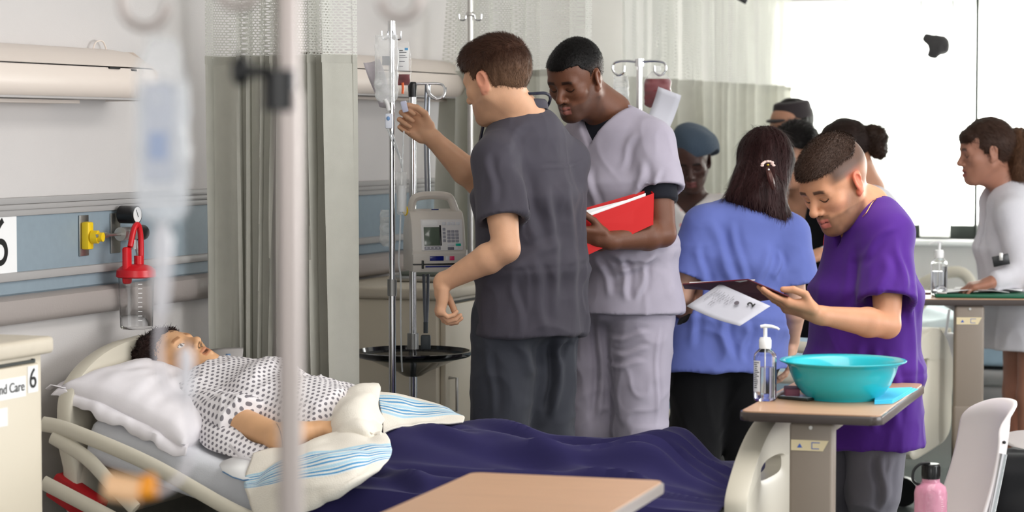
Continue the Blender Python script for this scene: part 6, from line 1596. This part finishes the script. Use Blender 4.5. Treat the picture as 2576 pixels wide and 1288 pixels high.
# drainage bag hanging on the side of the far bed
dr = thing('drainage_bag', 'white drainage jug hanging below the rear table beside the bed end', 'bag', tuple(P(2368, 900, 10.0))); o = Vector(dr.location)
f = Field(); q = lambda x, y, d=10.0: A3(P(x, y, d)) - A3(o); f.ec(q(2378, 858), q(2366, 930), (1, 0, 0), .028, .03, .065, .04, .03, .03); f.rc(q(2372, 935), q(2395, 850), .03, .02, .03)
sdmesh('jug', f, .006, mat('milky_plastic', rgb(232, 230, 228), .4), dr); b = MB(); b.tube([q(2376, 862), q(2381, 830), q(2388, 778)], .006, 8); b.build('hanger', M_white, dr)
b = MB(); b.box((-.045, -.01, -.30), (.035, .01, -.10), .008); b.build('clear_pouch', M_clearmilk, dr)
b = MB(); b.box((.0, -.012, -.17), (.03, -.0105, -.10)); b.build('blue_label', mat('blue_print', rgb(66, 98, 178), .5), dr, smooth=False)
# ---------------------------------------------------------------- wall equipment by the patient bed
ot = thing('oxygen_outlet', 'yellow gas outlet on a steel plate on the blue wall panel', 'outlet', RM(.014, .425, 1.213), -ANG)
b = MB(); b.box((0, -.026, -.062), (.004, .026, .062), .001); b.build('plate', M_steel, ot)
b = MB(); b.box((.004, -.020, -.042), (.030, .014, .042), .006); b.build('outlet_block', M_yellow, ot)
b = MB(); b.cyl((.03, .0, -.004), (.050, .004, -.004), .020, seg=24); b.cyl((.05, .004, -.004), (.066, .006, -.004), .014, seg=20); b.build('outlet_ring', M_yellow, ot)
vr = thing('suction_regulator', 'suction regulator with a black pressure gauge beside the yellow outlet', 'regulator', RM(.014, .61, 1.213), -ANG)
b = MB(); b.box((0, -.026, -.062), (.004, .030, .062), .001); b.build('plate', M_steel, vr)
b = MB(); b.cyl((.055, -.20, .0), (.055, -.05, .0), .005); b.cyl((.055, -.16, 0), (.055, -.14, 0), .009); b.build('inlet_tube', M_steel, vr)
b = MB(); b.cyl((.055, -.06, .0), (.055, .045, .0), .021, seg=24); b.build('regulator_body', mat('pale_metal', rgb(186, 186, 184), .3, metal=.5), vr)
b = MB(); b.cyl((.055, .04, .0), (.055, .08, .0), .024, seg=24); b.build('control_knob', M_black, vr)
b = MB(); b.cyl((.02, .01, .058), (.078, .005, .058), .028, seg=32); g_ = b.build('gauge_case', M_black, vr)
b = MB(); b.cyl((.078, .005, .058), (.080, .005, .058), .024, seg=32); b.build('gauge_face', M_white, g_)
b = MB(); b.box((.0802, .003, .05), (.081, .006, .076), M=Matrix.Translation((0, .005, .058)) @ Matrix.Rotation(.5, 4, 'X') @ Matrix.Translation((0, -.005, -.058))); b.build('needle', M_ink, g_, smooth=False)
b = MB(); b.tube(smooth_path([(.058, .02, -.02), (.062, .035, -.055), (.07, .03, -.09)], 6), .007); b.cyl((.058, .015, -.02), (.058, .015, -.05), .010); b.build('outlet_nozzle', mat('pale_metal', rgb(186, 186, 184), .3, metal=.5), vr)
cn = thing('suction_canister', 'clear suction canister with a red lid hanging on the wall', 'canister', RM(.11, .575, 1.09), -ANG)
b = MB(); b.lathe([(0, -.17), (.046, -.17), (.050, -.165), (.056, -.01), (.058, 0), (.054, 0), (.052, -.01), (.0465, -.16), (0, -.163)], 40); b.build('jar', M_clear, cn)
b = MB(); b.lathe([(0, .030), (.020, .030), (.045, .024), (.060, .012), (.062, -.008), (.056, -.012), (0, -.012)], 40); b.build('lid', M_red, cn)
b = MB(); b.box((-.02, -.055, -.03), (.0, -.02, .085), .008); b.tube(smooth_path([(.0, -.035, .085), (.0, -.01, .14), (.0, .015, .15), (.0, .03, .11), (.0, .03, .02)], 6), .009); b.cyl((.0, .015, .02), (.0, .015, .055), .014); b.build('lid_ports', M_red, cn)
b = MB()
for k in range(9): b.box((.0565 - .0008 * k, -.003, -.03 - .014 * k), (.0575 - .0008 * k, .010, -.028 - .014 * k), M=Matrix.Rotation(-.9, 4, 'Z'))
b.build('scale_marks', M_white, cn, smooth=False)
# supply packet and bedside rail table behind the patient's head
pk = thing('supply_packet', 'clear packet with a blue label standing behind the patient head', 'packet', tuple(P(565, 905, 7.60))); o = Vector(pk.location); q = lambda x, y, d: Vector(P(x, y, d)) - o
b = MB(); G = [[q(508, 925, 7.57), q(520, 885, 7.60), q(528, 880, 7.61)], [q(560, 928, 7.55), q(562, 882, 7.59), q(565, 876, 7.61)], [q(606, 930, 7.53), q(612, 880, 7.57), q(612, 876, 7.59)]]
b.grid(G); b.build('packet_film', mat('packet_film_mat', rgb(186, 182, 180), .25, alpha=.8), pk, solid=.004); b = MB(); G = [[q(566, 908, 7.53), q(568, 890, 7.54)], [q(578, 908, 7.53), q(580, 890, 7.54)]]; b.grid(G); b.build('blue_label', mat('packet_blue', rgb(110, 140, 176), .5), pk, solid=.001)
b = MB(); b.box((-.008, -.008, 0), (.008, .008, .012), .003); o_ = b.build('bottle_cap', mat('cap_blue', rgb(60, 150, 210), .4), None); setp(o_, 'tiny bright blue cap beside the packet behind the patient', 'cap'); o_.location = P(617, 932, 7.55)
rb = thing('red_bag', 'red item hanging low behind the near bed rail', 'bag', tuple(P(160, 1215, 6.9)), -ANG); b = MB(); b.box((-.03, -.02, -.06), (.14, .04, .02), .01, M=Matrix.Rotation(.5, 4, 'Y')); b.build('bag_body', mat('red_cloth_bag', rgb(176, 20, 28), .6), rb)
# ---------------------------------------------------------------- drip stands, bags and the pump
def pole_thing(label, x, y, top, r, base=True, r2=None, collar_z=None, name='drip_stand', gloss=None, legs=5, a0=.3):
    root = thing(name, label, 'drip stand', (x, y, 0)); m = gloss or M_chrome
    b = MB(); b.cyl((0, 0, .10), (0, 0, collar_z or 1.0), r, seg=24); b.build('lower_pole', m, root)
    b = MB(); b.cyl((0, 0, collar_z or 1.0), (0, 0, top), r2 or r * .82, seg=24); b.build('upper_pole', m, root)
    b = MB(); b.cyl((0, 0, (collar_z or 1.0) - .025), (0, 0, (collar_z or 1.0) + .03), r * 1.35, seg=24); b.build('collar', M_bedm, root)
    if base:
        b = MB(); b.lathe([(0, .13), (.02, .13), (.035, .11), (.035, .085), (0, .08)], 20); b.build('hub', M_black, root)
        for k in range(legs):
            a = a0 + 2 * PI * k / legs; b = MB(); b.tube([(.02 * math.cos(a), .02 * math.sin(a), .10), (.27 * math.cos(a), .27 * math.sin(a), .07)], [.014, .010], 8); lg = b.build('leg', M_bedm, root)
            b = MB(); b.cyl((.27 * math.cos(a), .27 * math.sin(a) - .01, .025), (.27 * math.cos(a), .27 * math.sin(a) + .01, .025), .025, seg=16); b.build('caster', M_black, lg)
    return root
def hook(root, z, a, L=.09, r=.003, drop=.025, m=None, ram=False):
    b = MB(); c, s_ = math.cos(a), math.sin(a)
    if ram: pts = [(0, z), (L * .6, z + .004), (L, z - .004), (L * 1.06, z - .03), (L * .86, z - .05), (L * .64, z - .04), (L * .60, z - .015)]
    else: pts = [(0, z), (L * .35, z - .002), (L * .45, z - drop), (L * .72, z - drop * 1.25), (L * .95, z - drop), (L, z)]
    b.tube(smooth_path([(p[0] * c, p[0] * s_, p[1]) for p in pts], 6), r, 8); return b.build('hook', m or M_chrome, root)
def film_bag(name, label, cat, px, py0, py1, w, d, fluid=None, level=.5, m=None, lab=None, tilt=0.0, thick=.03, seed=1, top_w=.9, tag_=None):
    """a hanging pouch: py0 top, py1 bottom pixels at depth d, width w metres"""
    top = Vector(P(px, py0, d)); bot = Vector(P(px, py1, d)); H = top.z - bot.z; root = thing(name, label, cat, tuple(top))
    def shell(u0, u1, inset, nm, mm, par):
        b = MB(); G = []
        for i in range(25):
            v = u0 + (u1 - u0) * i / 24; row = []
            wv = w / 2 * (top_w + (1 - top_w) * min(1, v * 4)) * (1 - max(0, (v - .88) / .12) ** 2 * .45) - inset; tv = thick * (.12 + .88 * math.sin(PI * min(1, max(0, v)) ** .75)) / 2 - inset * .3
            for j in range(29):
                a = 2 * PI * j / 28; e = .75; x = math.copysign(abs(math.cos(a)) ** e, math.cos(a)) * wv; y = math.sin(a) * tv
                n = .0035 * mn.noise(Vector((x * 30 + seed, v * 9, y * 30))) ; row.append((x + tilt * v * H + n, y + n * 2, -v * H))
            G.append(row)
        b.grid(G); b.bm.faces.new([b.bm.verts[k] for k in []]) if False else None
        bmesh.ops.holes_fill(b.bm, edges=[e for e in b.bm.edges if e.is_boundary]); bmesh.ops.remove_doubles(b.bm, verts=b.bm.verts, dist=1e-5)
        return b.build(nm, mm, par, angle=70)
    shell(0, 1, 0, 'pouch', m or M_clearmilk, root)
    if fluid: shell(1 - level, .985, .0022, 'fluid', fluid, root)
    return root, top, H
IVD = 7.92
# pole one: thin bright chrome with fluid bags
p = P(986, 500, IVD); p1 = pole_thing('thin chrome drip stand carrying fluid bags at which the man reaches', p.x, p.y, P(980, 70, IVD).z, .0118, collar_z=P(985, 725, IVD).z)
b = MB(); b.cyl((0, 0, P(980, 90, IVD).z), (0, 0, P(980, 52, IVD).z), .0125, seg=20); b.build('top_socket', M_chrome, p1)
for a in (.4, 2.0, 3.5, 5.1): hook(p1, P(980, 78, IVD).z, a, .034, .003, .022)
# pole two: pump stand with dark basket
PD = 8.25; p = P(1038, 500, PD); p2 = pole_thing('drip stand with the infusion pump and round black basket', p.x, p.y, P(1038, 225, PD).z, .0145, collar_z=P(1038, 860, PD).z, r2=.0125)
b = MB(); zt = P(1038, 218, PD).z; b.lathe([(0, zt + .016), (.012, zt + .016), (.016, zt + .008), (.014, zt - .02), (.0135, zt - .036), (0, zt - .036)], 20); b.build('top_knob', M_black, p2)
b = MB(); z_ = P(1038, 212, PD).z; b.tube(smooth_path([(.0, 0, z_), (.05, 0, z_ + .002), (.10, 0, z_ - .0), (.112, -.01, z_ - .022), (.105, -.02, z_ - .046), (.075, -.02, z_ - .05), (.055, -.01, z_ - .03), (.052, 0, z_ + .0)], 6), .0042, 10); b.build('ram_hook', M_chrome, p2)
b = MB(); b.tube(smooth_path([(.052, 0, z_), (.060, .012, z_ - .03), (.085, .02, z_ - .048), (.11, .015, z_ - .035), (.115, .01, z_ - .01)], 6), .0036, 10); b.build('ram_hook', M_chrome, p2)
bk = P(1038, 900, PD).z
b = MB(); R2 = .205
b.lathe([(0, bk - .062), (.028, bk - .064), (.036, bk - .060), (.060, bk - .045), (.150, bk - .006), (R2 - .006, bk + .006), (R2, bk + .014), (R2, bk + .024), (R2 - .008, bk + .026), (R2 - .012, bk + .012), (.148, bk + .002), (.05, bk - .03), (0, bk - .04)], 56); b.build('basket', mat('glossy_black_plastic', rgb(10, 10, 12), .15, coat=.5), p2)
# infusion pump
def T(px, py, d): return Vector(P(px, py, d))
pp = P(1092, 600, 8.08); pump = thing('infusion_pump', 'beige infusion pump with a grey green screen clamped on the drip stand', 'infusion pump', (pp.x, pp.y, pp.z), math.radians(14))
sx = 8.08 / F
b = MB()
prof = [(-.085, -.115), (.10, -.115), (.10, -.035), (.088, .0), (.060, .130), (.045, .148), (-.055, .148), (-.075, .130), (-.085, .0)]
# side profile in local y (front -y) and z, extruded across x
pr = [(.10, -.110), (-.060, -.110), (-.068, -.095), (-.068, -.048), (-.058, -.040), (-.058, -.030), (-.040, .055), (-.014, .090), (.030, .100), (.062, .092), (.10, .030)]
b.prism([(y, z) for y, z in pr], -.088, .098, Matrix(((0, 0, 1, 0), (1, 0, 0, 0), (0, 1, 0, 0), (0, 0, 0, 1))), bevel=.008); b.build('housing', M_pump, pump, angle=35)
b = MB(); b.tube(smooth_path([(-.076, .02, .075), (-.070, .02, .125), (-.050, .02, .142), (.0, .02, .146), (.050, .02, .142), (.066, .02, .125), (.084, .02, .075)], 6), .0125, 12, flat=(1.1, 1.5)); b.build('carry_handle', M_pump, pump)
# front panel frame: plane through (-.058,-.030) and (-.040,.055)
fa = math.atan2(.018, .085); FM = Matrix.Translation((0, -.0585, -.030)) @ Matrix.Rotation(-fa, 4, 'X')
def fp(nm, x0, x1, z0, z1, th, m, par=pump, bev=.0015, label=None): b = MB(); b.box((x0, -th, z0), (x1, .002, z1), bev, M=FM); return b.build(nm, m, par, label)
pan = fp('keypad_panel', -.055, .088, -.008, .098, .0015, mat('panel_pale', rgb(226, 224, 224), .4))
scr = fp('screen', -.046, .008, .008, .072, .003, mat('lcd_grey_green', rgb(92, 104, 92), .15, coat=.3), pan)
fp('screen_shade', .008, .014, .008, .078, .0035, M_black, pan)
fp('notice_label', -.050, .004, .076, .094, .0028, M_paper, pan)
Mk1 = mat('key_grey', rgb(150, 150, 160), .4); Mk2 = mat('key_pale', rgb(212, 214, 220), .4)
fp('soft_key_strip', -.046, .010, -.006, .006, .003, Mk1, pan)
for i in range(4): fp('soft_key', -.041 + .013 * i, -.036 + .013 * i, -.002, .003, .0045, Mk2, pan)
for r_ in range(4):
    for c_ in range(3): fp('number_key', .034 + .014 * c_, .046 + .014 * c_, .056 - .011 * r_ - .004, .056 - .011 * r_ + .005, .0035, Mk1, pan)
for c_ in range(4): fp('function_key', .018 + .016 * c_, .031 + .016 * c_, .078, .089, .0035, Mk2, pan)
for r_ in range(4): fp('arrow_key', .019, .029, .020 + .013 * r_, .030 + .013 * r_, .0035, Mk1, pan)
fp('start_key', .062, .080, .006, .015, .0038, mat('key_teal', rgb(0, 170, 150), .35), pan); fp('key', .034, .058, .006, .015, .0036, Mk2, pan)
fp('power_key', .034, .056, -.007, .003, .0036, mat('key_dark', rgb(104, 104, 118), .4), pan); fp('key', .058, .070, -.007, .003, .0036, Mk2, pan)
b = MB(); b.box((-.03, -.0705, -.072), (.018, -.068, -.056), .001); b.build('blue_display', mat('display_blue', rgb(24, 34, 120), .2), pump)
b = MB(); b.box((.026, -.0705, -.071), (.037, -.068, -.057), .001); b.build('green_key', Mk2, pump); b = MB(); b.box((.039, -.0705, -.071), (.055, -.068, -.057), .001); b.build('stop_key', mat('key_pink', rgb(220, 60, 110), .35), pump)
b = MB(); b.box((-.088, -.072, -.086), (.09, -.066, -.081), .001); b.build('door_slot', M_black, pump); b = MB(); b.box((-.045, -.071, -.094), (.09, -.0685, -.0885)); b.build('blue_band', mat('band_blue', rgb(40, 48, 120), .4), pump, smooth=False)
b = MB(); b.box((-.058, -.078, -.098), (-.052, -.068, -.070), .001); b.build('lever', M_dark, pump)
b = MB(); b.cyl((-.02, .06, -.02), (-.05, .11, -.02), .03); b.build('pole_clamp', M_bedm, pump)
b = MB(); b.box((-.02, -.0555, .098), (.004, -.05, .102), M=Matrix.Identity(4)); b.build('brand_mark', mat('mark_navy', rgb(40, 50, 110), .5), pump, smooth=False)
# cable and plug hanging under the pump
cab = thing('power_cable', 'grey power cable with a moulded plug hanging over the black basket', 'cable', tuple(P(1070, 690, 8.15))); o = Vector(cab.location)
Mcab = mat('grey_cable', rgb(92, 96, 104), .5)
b = MB(); b.tube([T(*q) - o for q in ((1066, 690, 8.15), (1068, 760, 8.14), (1070, 815, 8.13))], .0055, 8); b.build('cord', Mcab, cab); b = MB(); b.tube([T(*q) - o for q in ((1077, 690, 8.16), (1076, 760, 8.15), (1073, 815, 8.13))], .0055, 8); b.build('cord', Mcab, cab)
b = MB(); b.tube([T(1071, 810, 8.13) - o, T(1071, 838, 8.13) - o], .008, 10); b.box((-.017, -.012, -.04), (.017, .012, .01), .005, M=Matrix.Translation(T(1071, 850, 8.13) - o)); b.build('plug', mat('grey_plug', rgb(60, 66, 70), .5), cab)
# bent cable loops running upward behind the hand
cb3 = thing('cable_bundle', 'pair of grey cords hanging from the ram hook down to the pump', 'cable', tuple(P(1070, 215, 8.26))); o = Vector(cb3.location)
for dx in (0, 8):
    b = MB(); b.tube([T(x + dx, y, 8.27) - o for x, y in ((1072, 212), (1069, 300), (1070, 400), (1072, 480), (1074, 500))], .0045, 8); b.build('cord', mat('steel_cord', rgb(140, 144, 152), .3, metal=.6), cb3)
# clear fluid bag on pole one, blood bag behind, form sheet
fluid = film_mat('clear_fluid', (.93, .95, .95), .25, .08)
bag1, tp, H = film_bag('fluid_bag', 'tall clear fluid bag hanging from the thin chrome stand', 'bag', 972, 88, 258, .078, 7.86, fluid, .45, seed=2, thick=.034, top_w=.95)
b = MB(); b.box((-.013, -.02, -.10), (.012, -.0185, -.07)); b.build('print', mat('faint_print', rgb(170, 174, 180), .6, alpha=.5), bag1, smooth=False)
b = MB(); b.tube([T(*q) - tp for q in ((968, 250, 7.86), (975, 262, 7.86), (978, 278, 7.86))], .007, 10); b.build('spike_port', M_white, bag1)
b = MB(); b.box((-.012, -.008, -.028), (.012, .008, .022), .005, M=Matrix.Translation(T(978, 302, 7.85) - tp)); b.build('port_clamp', mat('clamp_white', rgb(228, 232, 244), .4), bag1)
b = MB(); b.sphere((0, -.009, 0), (.006, .003, .007), M=Matrix.Translation(T(977, 298, 7.85) - tp)); b.build('blue_button', mat('button_blue', rgb(120, 160, 210), .4), bag1)
bag2, tp2, H2 = film_bag('blood_bag', 'nearly empty blood bag with a printed label beside the clear fluid bag', 'bag', 1014, 104, 216, .052, 7.96, M_blood, .26, m=film_mat('blood_film', (.95, .93, .94), .07, .12), seed=5, thick=.022, top_w=.6)
b = MB(); b.box((-.019, -.0135, -.098), (.019, -.0115, -.022), .001); lb = b.build('label', M_paper, bag2)
for k, (a, w_, c) in enumerate(((-.03, .012, (20, 20, 24)), (-.036, .024, (90, 90, 96)), (-.046, .020, (120, 120, 126)), (-.052, .026, (120, 120, 126)), (-.066, .018, (100, 100, 110)), (-.082, .012, (150, 150, 156)))):
    b = MB(); b.box((-.012, -.0142, a - .0022), (-.012 + w_, -.0136, a)); b.build('print_line', mat('print_%d_%d' % (c[0], k), rgb(*c), .6), lb, smooth=False)
b = MB(); b.box((.006, -.0142, -.030), (.017, -.0136, -.022), M=Matrix.Identity(4)); b.build('blue_print', mat('label_blue', rgb(90, 160, 210), .5), lb, smooth=False)
b = MB(); b.tube([T(*q) - tp2 for q in ((1013, 208, 7.95), (1014, 222, 7.95), (1013, 236, 7.95))], .0045, 8); b.build('orange_port', mat('port_orange', rgb(236, 110, 60), .4, ), bag2)
fm = thing('form_sheet', 'creased paper form hanging behind the clear fluid bag', 'paper', tuple(P(930, 150, 7.98))); o = Vector(fm.location)
b = MB(); G = []
for i in range(7):
    u = i / 6; G.append([T(914 + (955 - 914) * u + (955 - 914) * v * 1.0, 158 - 10 * u + (112 + 10 * u) * v + 3 * math.sin(v * 6 + u * 3), 7.98 + .012 * math.sin(u * 4 + v * 3)) - o for v in [k / 8 for k in range(9)]])
b.grid(G); b.build('sheet', mat('form_paper', rgb(226, 220, 226), .7, var=.10, vscale=40, translucent=.3), fm, solid=.0008)
# clamp held in the fingers and the tubes
cl = thing('roller_clamp', 'pale blue white roller clamp held in the raised hand', 'clamp', tuple(P(1017, 266, 7.92))); b = MB(); b.box((-.010, -.006, -.022), (.010, .006, .016), .004, M=Matrix.Rotation(-.25, 4, 'Y')); b.build('clamp_body', mat('clamp_pale', rgb(206, 208, 232), .4), cl)
Mtube = film_mat('tube_vinyl', rgb(236, 240, 242), .5, .12)
tb = thing('drip_tubing', 'thin clear tubing running from the bags through the drip chamber down to the basket', 'tubing', tuple(P(1014, 270, 7.9))); o = Vector(tb.location)
for pts in (((976, 325, 7.86), (985, 350, 7.87), (1000, 385, 7.9), (1010, 415, 7.9), (1012, 432, 7.9)), ((984, 330, 7.86), (996, 362, 7.88), (1006, 395, 7.9), (1012, 420, 7.9)), ((1016, 330, 7.93), (1014, 370, 7.91), (1012, 410, 7.9), (1012, 432, 7.9)),
            ((1008, 536, 7.9), (1006, 600, 7.9), (1003, 660, 7.92), (1008, 700, 7.94), (1008, 800, 7.96), (1010, 900, 8.0), (1012, 935, 8.02))):
    b = MB(); b.tube([v - o for v in smooth_path([T(*q) for q in pts], 6)], .0028, 8); b.build('tube', Mtube, tb)
dc = thing('drip_chamber', 'clear cylindrical drip chamber hanging below the raised hand', 'drip chamber', tuple(P(1010, 432, 7.9)))
z0 = P(1010, 540, 7.9).z - P(1010, 432, 7.9).z
b = MB(); b.lathe([(0, 0), (.018, 0), (.0185, z0 * .1), (.017, z0 * .2), (.0165, z0 * .95), (.014, z0), (0, z0)], 28); b.build('chamber', M_clearmilk, dc)
b = MB(); b.lathe([(0, z0 * .32), (.0155, z0 * .32), (.0155, z0 * .93), (0, z0 * .93)], 28); b.build('filter', mat('chamber_white', rgb(226, 228, 230), .5), dc)
b = MB(); b.cyl((0, 0, z0 * .3), (0, 0, .012), .003); b.build('drip_pin', M_white, dc)
bag3, tp3, H3 = film_bag('fluid_bag', 'small clear fluid bag strapped low behind the thin chrome stand', 'bag', 975, 528, 620, .052, 7.99, fluid, .8, seed=8, thick=.022, top_w=.95)
yc = thing('yellow_cap', 'yellow fitting behind the drip chamber', 'cap', tuple(P(1020, 530, 8.0))); b = MB(); b.sphere((0, 0, 0), (.010, .008, .017)); b.build('cap_body', M_yellow, yc)
# pole beyond the men with double hooks and tall bag pole at the back
p = P(1183, 60, 9.0); p3 = pole_thing('tall slim drip stand behind the head of the man in charcoal', p.x, p.y, P(1183, -60, 9.0).z, .013, gloss=M_steel, legs=4)
z = P(1183, 36, 9.0).z; hook(p3, z, 0, .042, .0032, .018); hook(p3, z, PI, .042, .0032, .018)
b = MB(); b.sphere((0, 0, z), (.017, .012, .014)); b.build('hook_hub', M_steel, p3)
p = P(1608, 200, 9.1); p4 = pole_thing('chrome drip stand with a red blood bag behind the man in light grey', p.x, p.y, P(1608, 150, 9.1).z, .013, legs=4, a0=.9)
z = P(1608, 156, 9.1).z; hook(p4, z, 0, .095, .0045, ram=True); hook(p4, z, PI, .095, .0045, ram=True)
b = MB(); b.cyl((0, 0, z - .016), (0, 0, z + .012), .017, seg=20); b.build('hook_hub', M_chrome, p4)
bag4, tp4, H4 = film_bag('blood_bag', 'full dark red blood bag hanging from the ram hook at the right', 'bag', 1654, 180, 272, .104, 9.1, M_blood, .80, m=film_mat('blood_film', (.95, .93, .94), .07, .12), seed=3, thick=.035, top_w=.45)
b = MB(); b.box((-.012, -.003, .0), (.012, .003, .022), .002); b.build('hanger_tab', M_clearmilk, bag4)
fm2 = thing('form_sheet', 'blank white form hanging in front of the full blood bag', 'paper', tuple(P(1680, 230, 9.02))); o = Vector(fm2.location)
b = MB(); G = [[T(1656 + 58 * u - 26 * v - 12 * v * v, 218 + 22 * u + 100 * v, 9.02 + .02 * math.sin(v * 3)) - o for v in [k / 8 for k in range(9)]] for u in (0, .25, .5, .75, 1)]; b.grid(G); b.build('sheet', mat('form_paper_white', rgb(222, 222, 230), .7, translucent=.2), fm2, solid=.001)
bag5, tp5, H5 = film_bag('fluid_bag', 'clear fluid bag hanging from the left side of the ram hook', 'bag', 1562, 190, 262, .060, 9.15, fluid, .6, seed=11, thick=.025)
# yellow white pen shaped card seen by the temple of the charcoal man
# ---------------------------------------------------------------- foreground drip stand, far out of focus
FD = 2.72
p = P(727, 500, FD); Mfp = mat('satin_metal', rgb(178, 168, 164), .38, metal=.6)
fg = thing('drip_stand', 'blurred drip stand with a black clamp in the foreground', 'drip stand', (p.x, p.y, 0))
zc = P(727, 230, FD).z
b = MB(); b.cyl((0, 0, .08), (0, 0, zc), .0145, seg=28); b.build('lower_pole', Mfp, fg); b = MB(); b.cyl((0, 0, zc), (0, 0, 2.05), .0125, seg=28); b.build('upper_pole', Mfp, fg)
b = MB(); b.cyl((-.009, 0, P(690, 280, FD).z), (-.009, 0, P(690, 175, FD).z), .020, seg=24); b.build('clamp_sleeve', M_black, fg)
b = MB(); zk = P(630, 180, FD).z; b.cyl((-.02, 0, zk), (-.045, -.002, zk), .0065); b.sphere((-.054, -.002, zk + .001), (.012, .013, .018)); b.build('clamp_knob', M_black, fg)
for k in range(5):
    a = .4 + 2 * PI * k / 5; b = MB(); b.tube([(0, 0, .09), (.27 * math.cos(a), .27 * math.sin(a), .06)], [.014, .010], 8); lg = b.build('leg', Mfp, fg); b = MB(); b.cyl((.27 * math.cos(a), .27 * math.sin(a) - .01, .025), (.27 * math.cos(a), .27 * math.sin(a) + .01, .025), .025, seg=14); b.build('caster', M_black, lg)
def ring_hook(px, py, r, d=FD):
    c = Vector(P(px, py, d)) - Vector((fg.location.x, fg.location.y, 0)); z = c.z; sgn = 1 if c.x > 0 else -1
    pts = [(0, 0, 2.0), (c.x * .5, 0, 2.0), (c.x + sgn * r, 0, z + r * 1.2)] + [(c.x + sgn * r * math.cos(a), -.004, z - r * math.sin(a)) for a in [PI * i / 8 for i in range(9)]]
    b = MB(); b.tube(pts, .0055, 10); b.build('hook', Mfp, fg)
ring_hook(1008, 0, .022); ring_hook(366, 12, .026); ring_hook(600, -30, .022)
b = MB(); zr = 2.0; b.cyl((-.02, 0, zr), (.02, 0, zr), .01); b.build('hook_hub', Mfp, fg)
# foreground bag and line hanging from it
fb, tpf, Hf = film_bag('fluid_bag', 'blurred clear drip bag hanging close to the camera', 'bag', 405, 95, 560, .060, 2.66, film_mat('clear_fluid_b', (.84, .88, .95), .25, .08), .75, m=film_mat('bag_film_near', (.90, .91, .94), .30, .12), seed=6, thick=.030, top_w=.55)
b = MB(); b.box((-.017, -.017, -.16), (.016, -.0155, -.05), .001); b.build('label', mat('bag_label_near', rgb(214, 218, 230), .6, alpha=.6), fb)
b = MB(); b.box((-.012, -.018, -.135), (.008, -.0172, -.105)); b.build('blue_print', mat('near_blue', rgb(160, 174, 204), .5), fb, smooth=False)
ft = thing('drip_tubing', 'blurred drip chamber and tubing hanging below the near bag', 'tubing', tuple(P(410, 560, 2.66))); o = Vector(ft.location)
b = MB(); b.tube([v - o for v in (T(408, 560, 2.66), T(408, 600, 2.66), T(406, 700, 2.66), T(404, 790, 2.66))], [.006, .012, .011, .008], 16); b.build('chamber', film_mat('milky_near', rgb(236, 234, 240), .5, .2), ft)
b = MB(); b.tube([v - o for v in smooth_path([T(404, 790, 2.66), T(400, 900, 2.66), T(420, 980, 2.66), T(468, 1000, 2.66), T(480, 900, 2.66), T(462, 880, 2.66), T(472, 1000, 2.66), T(478, 1150, 2.66), T(420, 1230, 2.66), T(330, 1240, 2.66)], 6)], .0036, 8); b.build('tube', film_mat('tube_near', rgb(236, 232, 238), .5, .2), ft)
b = MB(); b.tube([v - o for v in (T(466, 880, 2.64), T(468, 1000, 2.64))], .008, 12); b.build('line_filter', film_mat('milky_near', rgb(236, 234, 240), .5, .2), ft)
oc = thing('orange_connector', 'blurred orange connector on the near drip line', 'connector', tuple(P(330, 1230, 2.66))); b = MB(); b.cyl((-.028, 0, .004), (.010, 0, -.002), .0155); b.build('sleeve', mat('peach_plastic', rgb(244, 196, 150), .4), oc); b = MB(); b.cyl((.010, 0, 0), (.028, 0, .003), .0125); b.sphere((.02, 0, .008), .010); b.build('cap', mat('orange_plastic', rgb(250, 160, 30), .35), oc)
# small objects hanging in front of the window
hg = thing('hanging_ornament', 'dark grey plush shape hanging on a thread before the window', 'ornament', tuple(P(2352, 115, 12.6))); o = A3(hg.location); f = Field(); q = lambda x, y: A3(P(x, y, 12.6)) - o
f.rc(q(2336, 98), q(2362, 116), .028, .040, .03); f.ell(q(2366, 112), (.055, .04, .045), None, .03); f.rc(q(2330, 90), q(2326, 98), .014, .014, .02); f.rc(q(2352, 118), q(2343, 136), .028, .022, .02); f.rc(q(2362, 120), q(2352, 138), .024, .012, .02); f.rc(q(2376, 104), q(2372, 126), .02, .02, .02)
sdmesh('plush_body', f, .006, cloth('grey_plush', rgb(64, 62, 64), bump=.003), hg, disp=lambda V, N_, Q: wrinkle(V, N_, [(.010, (26, 26, 26), False)], 3))
b = MB(); b.tube([Vector(q(2330, 88)), Vector(q(2333, -20))], .0012, 6); b.build('thread', mat('thread_grey', rgb(200, 196, 186), .6), hg)
sm = thing('hanging_scrap', 'tiny dark scrap hanging before the window', 'ornament', tuple(P(2130, 70, 12.6))); b = MB(); b.tube([(-.008, 0, -.014), (.010, 0, .014)], [.003, .006], 8); b.build('scrap', M_dark, sm)
bt2 = thing('ceiling_clip', 'black clip at the top edge near the window curtain', 'clip', tuple(P(1868, 2, 11.0))); b = MB(); b.box((-.03, -.01, -.008), (.02, .01, .016), .004, M=Matrix.Rotation(.5, 4, 'Y')); b.build('clip_body', M_black, bt2)
